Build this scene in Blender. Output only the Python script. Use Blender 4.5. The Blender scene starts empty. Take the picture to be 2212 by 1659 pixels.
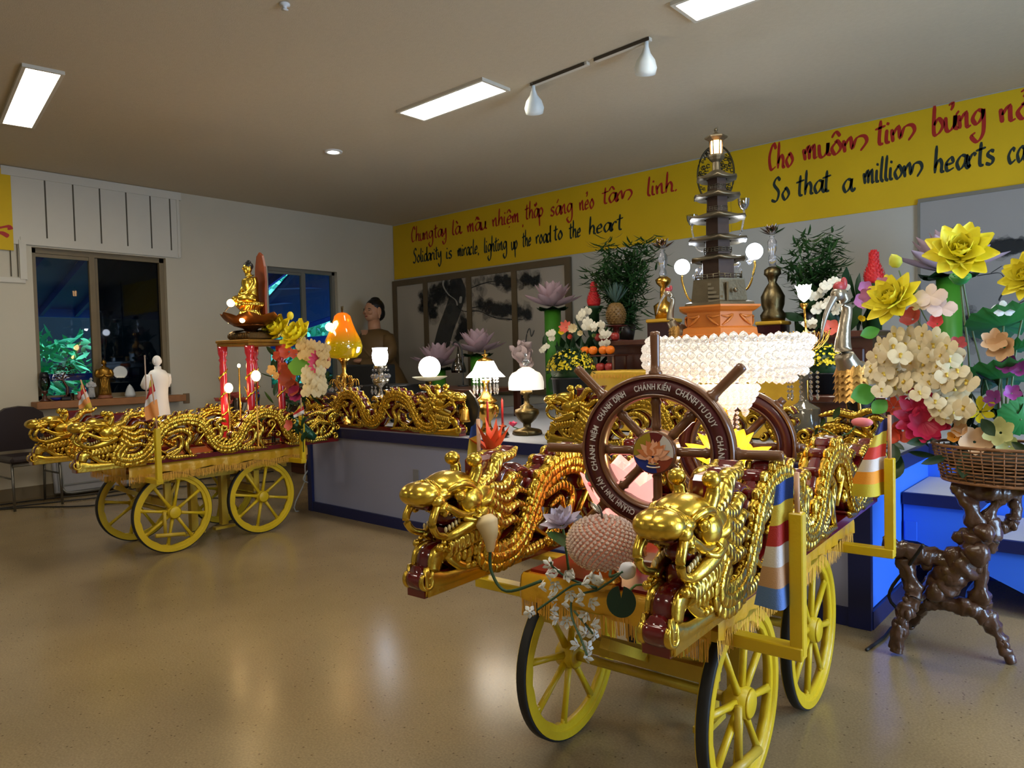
import bpy, bmesh, math, random
from mathutils import Vector as V, Matrix as M, Euler
R = math.radians
random.seed(7)
S = bpy.context.scene
C = S.collection
# ------------------------------------------------------------------ camera
YAW, PITCH, ROLL, FPX = -0.726241764, -0.0341324093, -0.024186532, 1559.40548
CAM = V((0, 0, 1.3))
cf = V((math.sin(YAW)*math.cos(PITCH), math.cos(YAW)*math.cos(PITCH), math.sin(PITCH)))
_r = cf.cross(V((0, 0, 1))).normalized(); _u = _r.cross(cf)
cr = _r*math.cos(ROLL) + _u*math.sin(ROLL); cu = _u*math.cos(ROLL) - _r*math.sin(ROLL)
cd = bpy.data.cameras.new('camera'); cam = bpy.data.objects.new('camera', cd); C.objects.link(cam)
cd.sensor_fit = 'HORIZONTAL'; cd.sensor_width = 36; cd.lens = 36*FPX/2212; cd.clip_start = 0.05
m = M.Identity(4)
for i in range(3):
    m[i][0] = cr[i]; m[i][1] = cu[i]; m[i][2] = -cf[i]; m[i][3] = CAM[i]
cam.matrix_world = m
S.camera = cam
# ------------------------------------------------------------------ view, world
vs = S.view_settings
vs.view_transform = 'Standard'; vs.look = 'None'; vs.gamma = 1; vs.use_curve_mapping = False
vs.exposure = 0.4
S.render.film_transparent = False
S.cycles.max_bounces = 8; S.cycles.sample_clamp_indirect = 4
S.cycles.use_denoising = True
W = bpy.data.worlds.new('world'); S.world = W; W.use_nodes = True
bg = W.node_tree.nodes['Background']; bg.inputs[0].default_value = (0.16, 0.42, 0.95, 1); bg.inputs[1].default_value = 1.0

def light(name, kind, loc, power, col=(1, 1, 1), size=0.1, size_y=None, rot=None):
    l = bpy.data.lights.new(name, kind); l.energy = power; l.color = col
    if kind == 'AREA':
        l.size = size
        if size_y: l.shape = 'RECTANGLE'; l.size_y = size_y
    elif kind == 'POINT': l.shadow_soft_size = size
    o = bpy.data.objects.new(name, l); C.objects.link(o); o.location = loc
    if rot: o.rotation_euler = rot
    return o
# cool daylight falling in through the open doorway on the right, out of the frame
light('doorway_daylight', 'AREA', (2.6, 3.2, 1.5), 150, (0.5, 0.72, 1.0), 1.6, 2.2, (R(90), 0, R(90)))
# ------------------------------------------------------------------ pixels to places
def ray(px, py):
    return cf + cr*((px-1106)/FPX) - cu*((py-829.5)/FPX)
def onY(px, py, Y): d = ray(px, py); return CAM + d*(Y/d.y)
def onX(px, py, X): d = ray(px, py); return CAM + d*(X/d.x)
def onZ(px, py, Z): d = ray(px, py); return CAM + d*((Z-CAM.z)/d.z)
def mpp(p): return (p-CAM).dot(cf)/FPX           # metres that one pixel of the photo covers at p
# ------------------------------------------------------------------ materials
def lin(c):
    return tuple(((x/255)/12.92 if x/255 <= .04045 else ((x/255+.055)/1.055)**2.4) for x in c)
MATS = {}
def mat(name, rgb, rough=.5, metal=0, var=.12, vs=8, bump=0, bs=40, emit=0, ecol=None, trans=0, alpha=1, coat=0, kind='noise', sheen=0, sub=0, ior=1.45):
    if name in MATS: return MATS[name]
    m = bpy.data.materials.new(name); m.use_nodes = True; MATS[name] = m
    nt = m.node_tree; N = nt.nodes; L = nt.links; b = N['Principled BSDF']
    col = lin(rgb); tc = N.new('ShaderNodeTexCoord')
    nz = N.new('ShaderNodeTexNoise'); nz.inputs['Scale'].default_value = vs; nz.inputs['Detail'].default_value = 4
    L.new(tc.outputs['Object'], nz.inputs['Vector'])
    mx = N.new('ShaderNodeMix'); mx.data_type = 'RGBA'
    mx.inputs[6].default_value = (*[max(0, x*(1-var)) for x in col], 1); mx.inputs[7].default_value = (*[min(1, x*(1+var)) for x in col], 1)
    L.new(nz.outputs[0], mx.inputs[0]); L.new(mx.outputs[2], b.inputs['Base Color'])
    b.inputs['Roughness'].default_value = rough; b.inputs['Metallic'].default_value = metal; b.inputs['IOR'].default_value = ior
    if trans: b.inputs['Transmission Weight'].default_value = trans
    if alpha < 1: b.inputs['Alpha'].default_value = alpha
    if coat: b.inputs['Coat Weight'].default_value = coat; b.inputs['Coat Roughness'].default_value = .08
    if sub: b.inputs['Subsurface Weight'].default_value = sub; b.inputs['Subsurface Radius'].default_value = (.02, .02, .02); b.inputs['Subsurface Scale'].default_value = .3
    if emit:
        b.inputs['Emission Strength'].default_value = emit; b.inputs['Emission Color'].default_value = (*(lin(ecol) if ecol else col), 1)
    if bump:
        bp = N.new('ShaderNodeBump'); bp.inputs['Strength'].default_value = bump; bp.inputs['Distance'].default_value = .01
        if kind == 'scales':
            t = N.new('ShaderNodeTexVoronoi'); t.inputs['Scale'].default_value = bs; L.new(tc.outputs['Object'], t.inputs['Vector']); o = t.outputs['Distance']
        elif kind == 'wave':
            t = N.new('ShaderNodeTexWave'); t.inputs['Scale'].default_value = bs; t.inputs['Distortion'].default_value = 3; L.new(tc.outputs['Object'], t.inputs['Vector']); o = t.outputs['Fac']
        else:
            t = N.new('ShaderNodeTexNoise'); t.inputs['Scale'].default_value = bs; t.inputs['Detail'].default_value = 3; L.new(tc.outputs['Object'], t.inputs['Vector']); o = t.outputs[0]
        L.new(o, bp.inputs['Height']); L.new(bp.outputs[0], b.inputs['Normal'])
    return m
def glassmat(name, rgb, rough=.03, mixin=.25):
    """thin clear glass: see-through with a fresnel shine"""
    if name in MATS: return MATS[name]
    m = bpy.data.materials.new(name); m.use_nodes = True; MATS[name] = m
    N = m.node_tree.nodes; L = m.node_tree.links; N.remove(N['Principled BSDF'])
    out = N['Material Output']; t = N.new('ShaderNodeBsdfTransparent'); t.inputs[0].default_value = (*lin(rgb), 1)
    g = N.new('ShaderNodeBsdfGlossy'); g.inputs['Roughness'].default_value = rough
    f = N.new('ShaderNodeLayerWeight'); f.inputs[0].default_value = mixin
    x = N.new('ShaderNodeMixShader'); L.new(f.outputs['Fresnel'], x.inputs[0]); L.new(t.outputs[0], x.inputs[1]); L.new(g.outputs[0], x.inputs[2]); L.new(x.outputs[0], out.inputs[0])
    return m
def shademat(name, rgb, strength, edge=.35):
    """lit glass or paper shade: glows, with a translucent coloured body"""
    if name in MATS: return MATS[name]
    return mat(name, rgb, .3, emit=strength, ecol=rgb, var=.05)
# ------------------------------------------------------------------ mesh building
def ortho(t, hint=V((0, 0, 1))):
    t = t.normalized()
    if abs(t.dot(hint)) > .95: hint = V((1, 0, 0)) if abs(t.x) < .9 else V((0, 1, 0))
    a = t.cross(hint).normalized(); return a, a.cross(t)
def catmull(P, n=6, closed=False):
    P = [V(p) for p in P]; out = []
    k = len(P); rng = range(k if closed else k-1)
    g = (lambda i: P[i % k]) if closed else (lambda i: P[max(0, min(k-1, i))])
    for i in rng:
        a, b, c, d = g(i-1), g(i), g(i+1), g(i+2)
        for j in range(n):
            t = j/n
            out.append(.5*((2*b) + (c-a)*t + (2*a-5*b+4*c-d)*t*t + (3*b-a-3*c+d)*t**3))
    if not closed: out.append(P[-1])
    return out
def lerpl(L, k):
    """resample the number list L to k values"""
    if not hasattr(L, '__len__'): return [L]*k
    o = []
    for i in range(k):
        f = i/(k-1)*(len(L)-1) if k > 1 else 0; a = int(min(f, len(L)-2)) if len(L) > 1 else 0
        o.append(L[a] + (L[min(a+1, len(L)-1)]-L[a])*(f-a))
    return o
class MB:
    def __init__(s): s.b = bmesh.new(); s.mi = 0
    def _f(s, vs):
        try: f = s.b.faces.new(vs); f.material_index = s.mi; f.smooth = True; return f
        except ValueError: pass
    def box(s, c, d, rot=None, bev=0):
        c = V(c); e = min(bev, min(d)*.45); g = []
        for sx in (-1, 1):
            for sy in (-1, 1):
                for sz in (-1, 1):
                    for k in ((0, 1, 2) if e else (0,)):
                        p = [sx*d[0]/2, sy*d[1]/2, sz*d[2]/2]
                        if e:
                            for q in range(3):
                                if q != k: p[q] -= (sx, sy, sz)[q]*e
                        p = V(p); g.append(s.b.verts.new(c + (rot @ p if rot else p)))
        I = lambda x, y, z, k: g[((x*4+y*2+z)*3+k) if e else (x*4+y*2+z)]
        F = []
        for k in range(3):
            a, b = (k+1) % 3, (k+2) % 3
            for sd in (0, 1):
                q = []
                for u, v in ((0, 0), (1, 0), (1, 1), (0, 1)):
                    w = [0, 0, 0]; w[k] = sd; w[a] = u; w[b] = v; q.append(I(*w, k))
                F.append(q if sd else q[::-1])
            if e:
                for u in (0, 1):
                    for v in (0, 1):
                        w0 = [0, 0, 0]; w0[a] = u; w0[b] = v; w1 = list(w0); w1[k] = 1
                        F.append([I(*w0, a), I(*w1, a), I(*w1, b), I(*w0, b)])
        if e:
            for x in (0, 1):
                for y in (0, 1):
                    for z in (0, 1): F.append([I(x, y, z, 0), I(x, y, z, 1), I(x, y, z, 2)])
        for q in F:
            f = s._f(q)
            if f: f.smooth = False
        return s
    def beam(s, a, b, w, h, hint=V((0, 0, 1))):
        a = V(a); b = V(b); t = (b-a); x, y = ortho(t, hint)
        rot = M((t.normalized(), x, y)).transposed()
        return s.box((a+b)/2, (t.length, w, h), rot)
    def tube(s, P, r, n=8, sm=0, closed=False, flat=None, hint=V((0, 0, 1)), cap=True, sq=False):
        """swept tube; r a number or list; flat=(fixed world axis, half width) makes the section a slab or an ellipse"""
        P = catmull(P, sm, closed) if sm else [V(p) for p in P]
        k = len(P); rr = lerpl(r, k); rings = []
        for i in range(k):
            t = (P[(i+1) % k]-P[i-1]) if closed else (P[min(i+1, k-1)]-P[max(i-1, 0)])
            if t.length < 1e-9: t = V((0, 0, 1))
            if flat:
                ax = flat[0]; a = ax.cross(t).normalized(); ring = []
                hw = flat[1]
                for j in range(n):
                    q = 2*math.pi*(j+.5)/n; cs, sn = math.cos(q), math.sin(q)
                    if sq: mxv = max(abs(cs), abs(sn)); cs, sn = cs/mxv, sn/mxv
                    ring.append(s.b.verts.new(P[i] + a*(rr[i]*cs) + ax*(hw*sn*(1 if sq else min(1, rr[i]/max(hw, 1e-6)*1.6)))))
            else:
                a, b2 = ortho(t, hint)
                ring = [s.b.verts.new(P[i] + (a*math.cos(2*math.pi*j/n) + b2*math.sin(2*math.pi*j/n))*rr[i]) for j in range(n)]
            rings.append(ring)
        for i in range(k if closed else k-1):
            A, B = rings[i], rings[(i+1) % k]
            for j in range(n): s._f((A[j], A[(j+1) % n], B[(j+1) % n], B[j]))
        if cap and not closed:
            s._f(rings[0][::-1]); s._f(rings[-1])
        return s
    def lathe(s, prof, n=24, loc=(0, 0, 0), mt=None, rib=0, ribn=12, cap=True):
        mt = mt or M.Translation(V(loc)); rings = []
        for r, z in prof:
            ring = []
            for j in range(n):
                a = 2*math.pi*j/n; q = r*(1+rib*math.cos(ribn*a))
                ring.append(s.b.verts.new(mt @ V((q*math.cos(a), q*math.sin(a), z))))
            rings.append(ring)
        for A, B in zip(rings, rings[1:]):
            for j in range(n): s._f((A[j], A[(j+1) % n], B[(j+1) % n], B[j]))
        if cap:
            if prof[0][0] > 1e-4: s._f(rings[0][::-1])
            if prof[-1][0] > 1e-4: s._f(rings[-1])
        return s
    def ell(s, c, d, rot=None, u=14, v=9):
        d = d if hasattr(d, '__len__') else (d, d, d); c = V(c); rings = []
        g = (lambda x, y, z: s.b.verts.new(c + (rot @ V((x*d[0], y*d[1], z*d[2])) if rot else V((x*d[0], y*d[1], z*d[2])))))
        t, b = g(0, 0, 1), g(0, 0, -1)
        for i in range(1, v):
            q = math.pi*i/v; rings.append([g(math.sin(q)*math.cos(2*math.pi*j/u), math.sin(q)*math.sin(2*math.pi*j/u), math.cos(q)) for j in range(u)])
        for j in range(u):
            k = (j+1) % u; s._f((t, rings[0][j], rings[0][k])); s._f((b, rings[-1][k], rings[-1][j]))
            for A, B in zip(rings, rings[1:]): s._f((A[j], B[j], B[k], A[k]))
        return s
    def gem(s, c, r, k=6, h=1.0, mt=None):
        """faceted crystal bead"""
        mt = mt or M.Translation(V(c)); P = [(.0, -h), (.62, -.62*h), (1, 0), (.62, .62*h), (0, h)]; rings = []
        for q, z in P[1:4]: rings.append([s.b.verts.new(mt @ V((r*q*math.cos(2*math.pi*(j+.5*(z == 0))/k), r*q*math.sin(2*math.pi*(j+.5*(z == 0))/k), r*z))) for j in range(k)])
        a, b = s.b.verts.new(mt @ V((0, 0, -r*h))), s.b.verts.new(mt @ V((0, 0, r*h))); F = []
        for j in range(k):
            n = (j+1) % k; F += [s._f((a, rings[0][n], rings[0][j])), s._f((b, rings[2][j], rings[2][n]))]
            for A, B in zip(rings, rings[1:]): F.append(s._f((A[j], A[n], B[n], B[j])))
        for f in F:
            if f: f.smooth = False
        return s
    def prism(s, poly, th, mt=None, smooth=False):
        """flat outline (x, z) extruded by th along y, centred"""
        mt = mt or M.Identity(4)
        A = [s.b.verts.new(mt @ V((x, -th/2, z))) for x, z in poly]; B = [s.b.verts.new(mt @ V((x, th/2, z))) for x, z in poly]
        k = len(poly)
        for f in (s._f(A), s._f(B[::-1])):
            if f: f.smooth = False
        for i in range(k):
            f = s._f((A[i], A[i-1], B[i-1], B[i]))
            if f: f.smooth = smooth
        return s
    def quad(s, *P):
        f = s._f([s.b.verts.new(V(p)) for p in P])
        if f: f.smooth = False
        return s
    def petal(s, mt, L, Wd, cup=.3, curl=.5, tip=1.0, nx=5, ny=7, wide=.5, wave=0):
        """one petal or leaf: grows along local +x, upper side +z; cup bends it across, curl bends it along"""
        g = []
        for i in range(ny):
            t = i/(ny-1)
            w = Wd*.5*(math.sin(math.pi*min(1, max(0, t**(math.log(.5)/math.log(wide)))))**(.75 if tip <= 1 else 1.1*tip) + (.12 if i == 0 else 0))
            if i == ny-1: w = Wd*(.02 if tip >= 1 else .07 if tip > .9 else .16)
            a = curl*t; x = L*(math.sin(a)/curl if abs(curl) > 1e-3 else t); z = L*((1-math.cos(a))/curl if abs(curl) > 1e-3 else 0)
            row = []
            for j in range(nx):
                q = (j/(nx-1)-.5)*2
                row.append(s.b.verts.new(mt @ V((x - math.sin(a)*cup*w*q*q, w*q, z + math.cos(a)*cup*w*q*q + wave*w*math.sin(6*t+3*q)))))
            g.append(row)
        for i in range(ny-1):
            for j in range(nx-1): s._f((g[i][j], g[i][j+1], g[i+1][j+1], g[i+1][j]))
        return s
    def mesh(s, name):
        me = bpy.data.meshes.new(name); bmesh.ops.recalc_face_normals(s.b, faces=s.b.faces); s.b.to_mesh(me); s.b.free(); return me
    def obj(s, name, mats, parent=None, loc=None, label=None):
        me = s.mesh(name)
        for q in (mats if isinstance(mats, (list, tuple)) else [mats]): me.materials.append(q)
        o = bpy.data.objects.new(name, me); C.objects.link(o)
        if parent: o.parent = parent
        if loc is not None: o.location = loc
        if label: o['label'] = label
        return o
def tag(o, label, cat, group=None, kind=None):
    o['label'] = label; o['category'] = cat
    if group: o['group'] = group
    if kind: o['kind'] = kind
    return o
def thing(name, label, cat, loc=(0, 0, 0), rz=0, group=None, rot=None):
    o = bpy.data.objects.new(name, None); C.objects.link(o); o.location = loc; o.rotation_euler = rot or (0, 0, rz); o.empty_display_size = .05
    return tag(o, label, cat, group)
def struct(name, mb, mt, parent=None):
    o = mb.obj(name, mt, parent)
    if not parent: o['kind'] = 'structure'
    return o
def dup(root, loc, rz=0, label=None, group=None, rot=None, scale=None):
    r = root.copy(); C.objects.link(r); r.location = loc; r.rotation_euler = rot or (0, 0, rz)
    if scale: r.scale = scale if hasattr(scale, '__len__') else (scale,)*3
    if label: r['label'] = label
    if group: r['group'] = group
    for ch in list(root.children):
        c = ch.copy(); C.objects.link(c); c.parent = r
        for g in ch.children:
            d = g.copy(); C.objects.link(d); d.parent = c
    return r
def look(d, up=V((0, 0, 1))):
    """rotation whose +x is d"""
    d = V(d).normalized(); a, b = ortho(d, up); return M((d, -a, b)).transposed().to_4x4()
# ------------------------------------------------------------------ palette
wall_m = mat('wall_paint', (196, 188, 168), .85, var=.04, vs=3, bump=.08, bs=220)
ceil_m = mat('ceiling_texture', (192, 180, 156), .95, var=.06, vs=30, bump=.25, bs=140)
trim_m = mat('trim_paint', (205, 200, 186), .7, var=.03)
sill_m = mat('sill_wood', (150, 100, 58), .5, var=.25, vs=14)
frame_m = mat('window_frame_tan', (120, 104, 74), .5)
gold = mat('gold_leaf', (214, 180, 70), .27, 1, .15, 14, .16, 45)
gold_scale = mat('gold_scales', (212, 176, 66), .27, 1, .15, 14, .5, 38, kind='scales')
gold_mane = mat('gold_grooved', (216, 182, 76), .26, 1, .15, 14, .35, 16, kind='wave')
lacq = mat('red_lacquer', (92, 14, 14), .18, 0, .2, 10, coat=.8)
yel = mat('yellow_enamel', (204, 172, 26), .35, 0, .14, 9, .12, 60)
yel_dirty = mat('yellow_enamel_dull', (186, 156, 44), .4, 0, .25, 6, .15, 60)
rubber = mat('black_rubber', (30, 30, 30), .6)
satin = mat('yellow_satin', (206, 156, 34), .32, .15, .2, 12, .4, 22)
fringe_m = mat('gold_fringe', (216, 158, 52), .55, 0, .3, 60)
brass = mat('brass', (196, 150, 66), .25, 1, .15, 12, .1, 40)
dkbrass = mat('dark_bronze', (96, 82, 54), .38, 1, .3, 14, .2, 50)
steel = mat('steel_grey', (150, 150, 150), .35, 1)
black = mat('black_plastic', (22, 24, 26), .4)
dkwood = mat('dark_wood', (70, 34, 22), .35, var=.3, vs=18, coat=.3)
white = mat('white_plaster', (226, 226, 224), .5, var=.03)
green = mat('leaf_green', (48, 104, 40), .45, var=.3, vs=14)
dkgreen = mat('leaf_dark_green', (24, 56, 24), .45, var=.3, vs=14)
stem_m = mat('stem_green', (66, 104, 52), .5)
crystal = mat('crystal_glass', (240, 240, 245), .03, 0, 0, trans=.92, ior=1.5)
glass = glassmat('clear_glass', (235, 238, 238))
# ================================================================== the room
XW, YW, ZC = -8.6, 7.05, 3.36
def floor_mat():
    m = bpy.data.materials.new('speckled_floor'); m.use_nodes = True; N = m.node_tree.nodes; L = m.node_tree.links; b = N['Principled BSDF']
    tc = N.new('ShaderNodeTexCoord')
    n1 = N.new('ShaderNodeTexNoise'); n1.inputs['Scale'].default_value = .9; n1.inputs['Detail'].default_value = 5
    n2 = N.new('ShaderNodeTexNoise'); n2.inputs['Scale'].default_value = 130; n2.inputs['Detail'].default_value = 2
    v = N.new('ShaderNodeTexVoronoi'); v.inputs['Scale'].default_value = 26
    for n in (n1, n2, v): L.new(tc.outputs['Object'], n.inputs['Vector'])
    r1 = N.new('ShaderNodeValToRGB'); r1.color_ramp.elements[0].position = .3; r1.color_ramp.elements[1].position = .72
    r1.color_ramp.elements[0].color = (*lin((126, 108, 78)), 1); r1.color_ramp.elements[1].color = (*lin((152, 132, 98)), 1)
    L.new(n1.outputs[0], r1.inputs[0])
    r2 = N.new('ShaderNodeValToRGB'); r2.color_ramp.elements[0].position = .35; r2.color_ramp.elements[1].position = .68
    r2.color_ramp.elements[0].color = (.84, .84, .84, 1); r2.color_ramp.elements[1].color = (1.08, 1.08, 1.08, 1); L.new(n2.outputs[0], r2.inputs[0])
    mx = N.new('ShaderNodeMix'); mx.data_type = 'RGBA'; mx.blend_type = 'MULTIPLY'; mx.inputs[0].default_value = 1
    L.new(r1.outputs[0], mx.inputs[6]); L.new(r2.outputs[0], mx.inputs[7])
    r3 = N.new('ShaderNodeValToRGB'); r3.color_ramp.elements[0].position = .07; r3.color_ramp.elements[1].position = .12
    r3.color_ramp.elements[0].color = (.30, .26, .20, 1); r3.color_ramp.elements[1].color = (1, 1, 1, 1); L.new(v.outputs['Distance'], r3.inputs[0])
    m2 = N.new('ShaderNodeMix'); m2.data_type = 'RGBA'; m2.blend_type = 'MULTIPLY'; m2.inputs[0].default_value = .8
    L.new(mx.outputs[2], m2.inputs[6]); L.new(r3.outputs[0], m2.inputs[7]); L.new(m2.outputs[2], b.inputs['Base Color'])
    r4 = N.new('ShaderNodeMapRange'); r4.inputs[3].default_value = .17; r4.inputs[4].default_value = .25; b.inputs['Specular IOR Level'].default_value = .32; L.new(n1.outputs[0], r4.inputs[0]); L.new(r4.outputs[0], b.inputs['Roughness'])
    bp = N.new('ShaderNodeBump'); bp.inputs['Strength'].default_value = .015; L.new(n2.outputs[0], bp.inputs['Height']); L.new(bp.outputs[0], b.inputs['Normal'])
    return m
XR, YF = 3.4, -4.2           # unseen right and rear walls
struct('floor', MB().box(((XW+XR)/2, (YW+YF)/2, -.05), (XR-XW+.4, YW-YF+.4, .1)), floor_mat())
struct('ceiling', MB().box(((XW+XR)/2, (YW+YF)/2, ZC+.05), (XR-XW+.4, YW-YF+.4, .1)), ceil_m)
struct('wall_back', MB().box(((XW+XR)/2, YW+.1, ZC/2), (XR-XW+.4, .2, ZC)), mat('wall_paint_back', (182, 180, 170), .85, var=.04, vs=3, bump=.08, bs=220))
struct('wall_rear', MB().box(((XW+XR)/2, YF-.1, ZC/2), (XR-XW+.4, .2, ZC)), wall_m)
w = MB()                     # right wall with the doorway the daylight comes through
w.box((XR+.1, (YF+2.2)/2, ZC/2), (.2, 2.2-YF, ZC)); w.box((XR+.1, (4.2+YW)/2, ZC/2), (.2, YW-4.2, ZC)); w.box((XR+.1, 3.2, (2.6+ZC)/2), (.2, 2, ZC-2.6))
struct('wall_right', w, wall_m)
# left wall with two window openings
W1 = (2.32, 3.667, .985, 2.572); W2 = (4.958, 6.03, 1.0, 2.588)
w = MB(); t = .18; xc = XW-t/2
def wallseg(y0, y1, z0, z1): w.box((xc, (y0+y1)/2, (z0+z1)/2), (t, y1-y0, z1-z0))
wallseg(YF, W1[0], 0, ZC); wallseg(W1[0], W1[1], 0, W1[2]); wallseg(W1[0], W1[1], W1[3], ZC); wallseg(W1[1], W2[0], 0, ZC)
wallseg(W2[0], W2[1], 0, W2[2]); wallseg(W2[0], W2[1], W2[3], ZC); wallseg(W2[1], YW+.2, 0, ZC)
struct('wall_left', w, wall_m)
pane_m = glassmat('window_glass', (215, 225, 230), .01, .28)
pane_d = glassmat('window_glass_screened', (96, 108, 112), .02, .28)
def window(n, y0, y1, z0, z1, split, fm, fw):
    x = XW-.10
    f = MB()
    for (a, b, cz, dz) in ((y0, y1, z0+fw/2, fw), (y0, y1, z1-fw/2, fw)): f.box((x, (a+b)/2, cz), (.07, b-a, dz))
    for yy in (y0+fw/2, y1-fw/2): f.box((x, yy, (z0+z1)/2), (.07, fw, z1-z0))
    o = struct('window_%d' % n, f, fm)
    s = MB(); s.box((x+.01, split, (z0+z1)/2), (.05, fw*1.1, z1-z0-2*fw)).box((x-.02, split+fw, (z0+z1)/2), (.03, fw*.8, z1-z0-2*fw))
    s.box((x+.012, (y0+split)/2, z1-fw*1.4), (.03, split-y0, fw*.7)); s.obj('sash', fm, o)
    MB().box((x, (y0+split)/2, (z0+z1)/2), (.006, split-y0-fw, z1-z0-2*fw)).obj('pane', pane_m, o)
    MB().box((x-.014, (split+y1)/2, (z0+z1)/2), (.006, y1-split-fw, z1-z0-2*fw)).obj('pane', pane_d if n == 1 else pane_m, o)
window(1, *W1, 2.90, frame_m, .05)
window(2, *W2, 5.52, mat('window_frame_grey', (120, 116, 104), .5), .045)
struct('trim_1', MB().box((XW+.05, (2.25+3.755)/2, .945), (.30, 3.755-2.25, .075), bev=.006), sill_m)     # wooden sill board
# board and batten panel over the first window
b = MB(); b.box((XW+.008, 2.97, 2.96), (.016, 1.72, .75)); b.box((XW+.014, 2.97, 3.31), (.03, 1.78, .09)); b.box((XW+.014, 3.0, 2.625), (.03, 1.56, .075)); b.box((XW+.012, 3.82, 2.96), (.026, .03, .73))
b.box((XW+.014, 2.235, 2.43), (.028, .06, .4)).box((XW+.010, 2.0, 2.22), (.02, .5, .05))
struct('trim_2', b, trim_m)
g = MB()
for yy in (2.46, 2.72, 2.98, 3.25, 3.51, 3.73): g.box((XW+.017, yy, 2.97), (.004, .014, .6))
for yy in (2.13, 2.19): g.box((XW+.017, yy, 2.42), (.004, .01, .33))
struct('trim_groove_shade', g, mat('groove_shadow', (84, 78, 66), .9))  # dark strips painted as the shade inside the panel grooves
struct('baseboard_left', MB().box((XW+.012, (YF+YW)/2, .06), (.024, YW-YF, .12)), mat('baseboard_tan', (120, 106, 82), .7))
# seam across the ceiling
# ceiling light panels
panel_e = mat('light_panel_white', (255, 255, 252), .5, emit=24, ecol=(255, 246, 228), var=0)
def panel(cx, cy, L, Wd, rz, label):
    t = thing('ceiling_light', label, 'ceiling light', (cx, cy, ZC), rz, 'white rectangular ceiling light panels')
    f = MB()
    for sx in (-1, 1): f.box((sx*(L/2+.012), 0, -.012), (.024, Wd+.048, .024))
    for sy in (-1, 1): f.box((0, sy*(Wd/2+.012), -.012), (L, .024, .024))
    f.obj('frame', trim_m, t); MB().box((0, 0, -.006), (L, Wd, .010)).obj('diffuser', panel_e, t)
panel(-6.36, 1.745, 1.40, .20, R(-8), 'white ceiling light panel at the left edge of the ceiling')
panel(-4.15, 4.03, .93, .26, 0, 'white ceiling light panel in the middle of the ceiling beside the track light')
panel(-1.6, 4.0, .98, .26, 0, 'white ceiling light panel cut by the top edge at upper right')
panel(1.0, 4.0, .98, .26, 0, 'white ceiling light panel beyond the right edge of the picture')
for x, y in ((-4.2, -1.6), (.4, -1.6), (-1.6, 1.2), (1.8, 1.6)): panel(x, y, 1.2, .3, 0, 'white ceiling light panel behind the viewer')
t = thing('recessed_downlight', 'small round lit downlight recessed in the ceiling', 'downlight', (-5.962, 4.182, ZC))
MB().lathe([(.055, 0), (.055, -.012), (.085, -.012), (.09, 0)], 24).obj('trim_ring', white, t)
MB().lathe([(.0, -.004), (.056, -.004)], 24, cap=False).obj('lamp_face', mat('downlight_lit', (255, 252, 240), .5, emit=14, var=0), t)
# track light
a, c = V((-3.506, 4.233, ZC)), V((-2.438, 4.174, ZC)); d = (c-a)
t = thing('track_light', 'white track light with two bulb shaped heads on the ceiling', 'track light', a)
MB().beam((0, 0, -.012), d*.52-V((0, 0, .012)), .035, .022).beam(d*.58-V((0, 0, .012)), d-V((0, 0, .012)), .035, .022).obj('track', trim_m, t)
MB().beam(V((.02, -.02, -.014)), d*.5+V((0, -.02, -.014)), .006, .02).beam(d*.58+V((0, -.02, -.014)), d+V((0, -.02, -.014)), .006, .02).obj('track_slot', mat('slot_dark', (70, 62, 50), .7), t)
for f in (.03, .97):
    mt = M.Translation(d*f+V((0, 0, -.03))) @ Euler((R(25), R(20), 0)).to_matrix().to_4x4()
    h = MB(); h.lathe([(.012, .03), (.016, -.02), (.03, -.06), (.06, -.10), (.075, -.15), (.066, -.19), (.0, -.195)], 20, mt=mt); h.obj('lamp_head', mat('track_head_white', (214, 222, 222), .4), t)
tag(MB().lathe([(.03, 0), (.03, -.01), (.012, -.014), (.012, -.03), (.02, -.034), (0, -.036)], 14).obj('sprinkler_head', white, loc=(-3.716, 2.309, ZC)), 'tiny white sprinkler head on the bare ceiling', 'sprinkler')
# ------------------------------------------------------------------ outside the windows
navy = mat('patio_navy_paint', (52, 84, 160), .6)
tag(MB().box((-13.6, 5, -.6), (10, 26, .1)).obj('patio_ground', mat('patio_ground', (70, 74, 60), .9)), 'dim patio ground outside the windows', 'ground', kind='structure')
t = thing('patio_roof', 'dark blue patio roof with rafters outside the big left window', 'roof', (-8.8, 3.2, 2.95))
rt = Euler((0, R(-16.5), 0)).to_matrix()
MB().box((-1.4, 0, -.36), (2.9, 5.6, .03), rt).obj('roof_deck', navy, t)
o = MB()
for k in range(13): o.box((-1.4, -2.64+k*.44, -.43), (2.9, .045, .1), rt)
o.obj('rafters', navy, t); MB().box((-2.8, 0, -.82), (.05, 5.6, .16)).obj('fascia', mat('fascia_light_blue', (90, 150, 235), .5), t)
for yy in (-2.2, 1.9): MB().box((-2.74, yy, -2.1), (.12, .12, 3)).obj('post', navy, t)
MB().box((-2.74, -.5, -1.75), (.06, 3.4, .1)).obj('railing', navy, t)
t = thing('porch_roof', 'blue porch roof with lines painted as lit rafter edges outside the far window', 'roof', (-8.8, 7.3, 2.95))
def pr(u, v, dz=0):      # u along the eave, v from the wall to the eave
    a = V((0, -1.5, -.02)).lerp(V((0, 2.4, -.02)), u); b = V((-2.8, -1.45, -1.36)).lerp(V((-2.8, 1.35, -.50)), u); p = a.lerp(b, v); p.z += dz; return p
o = MB(); A = [pr(0, 0), pr(1, 0), pr(1, 1), pr(0, 1)]
o.quad(*A); o.quad(*[p+V((0, 0, .04)) for p in A][::-1])
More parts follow.
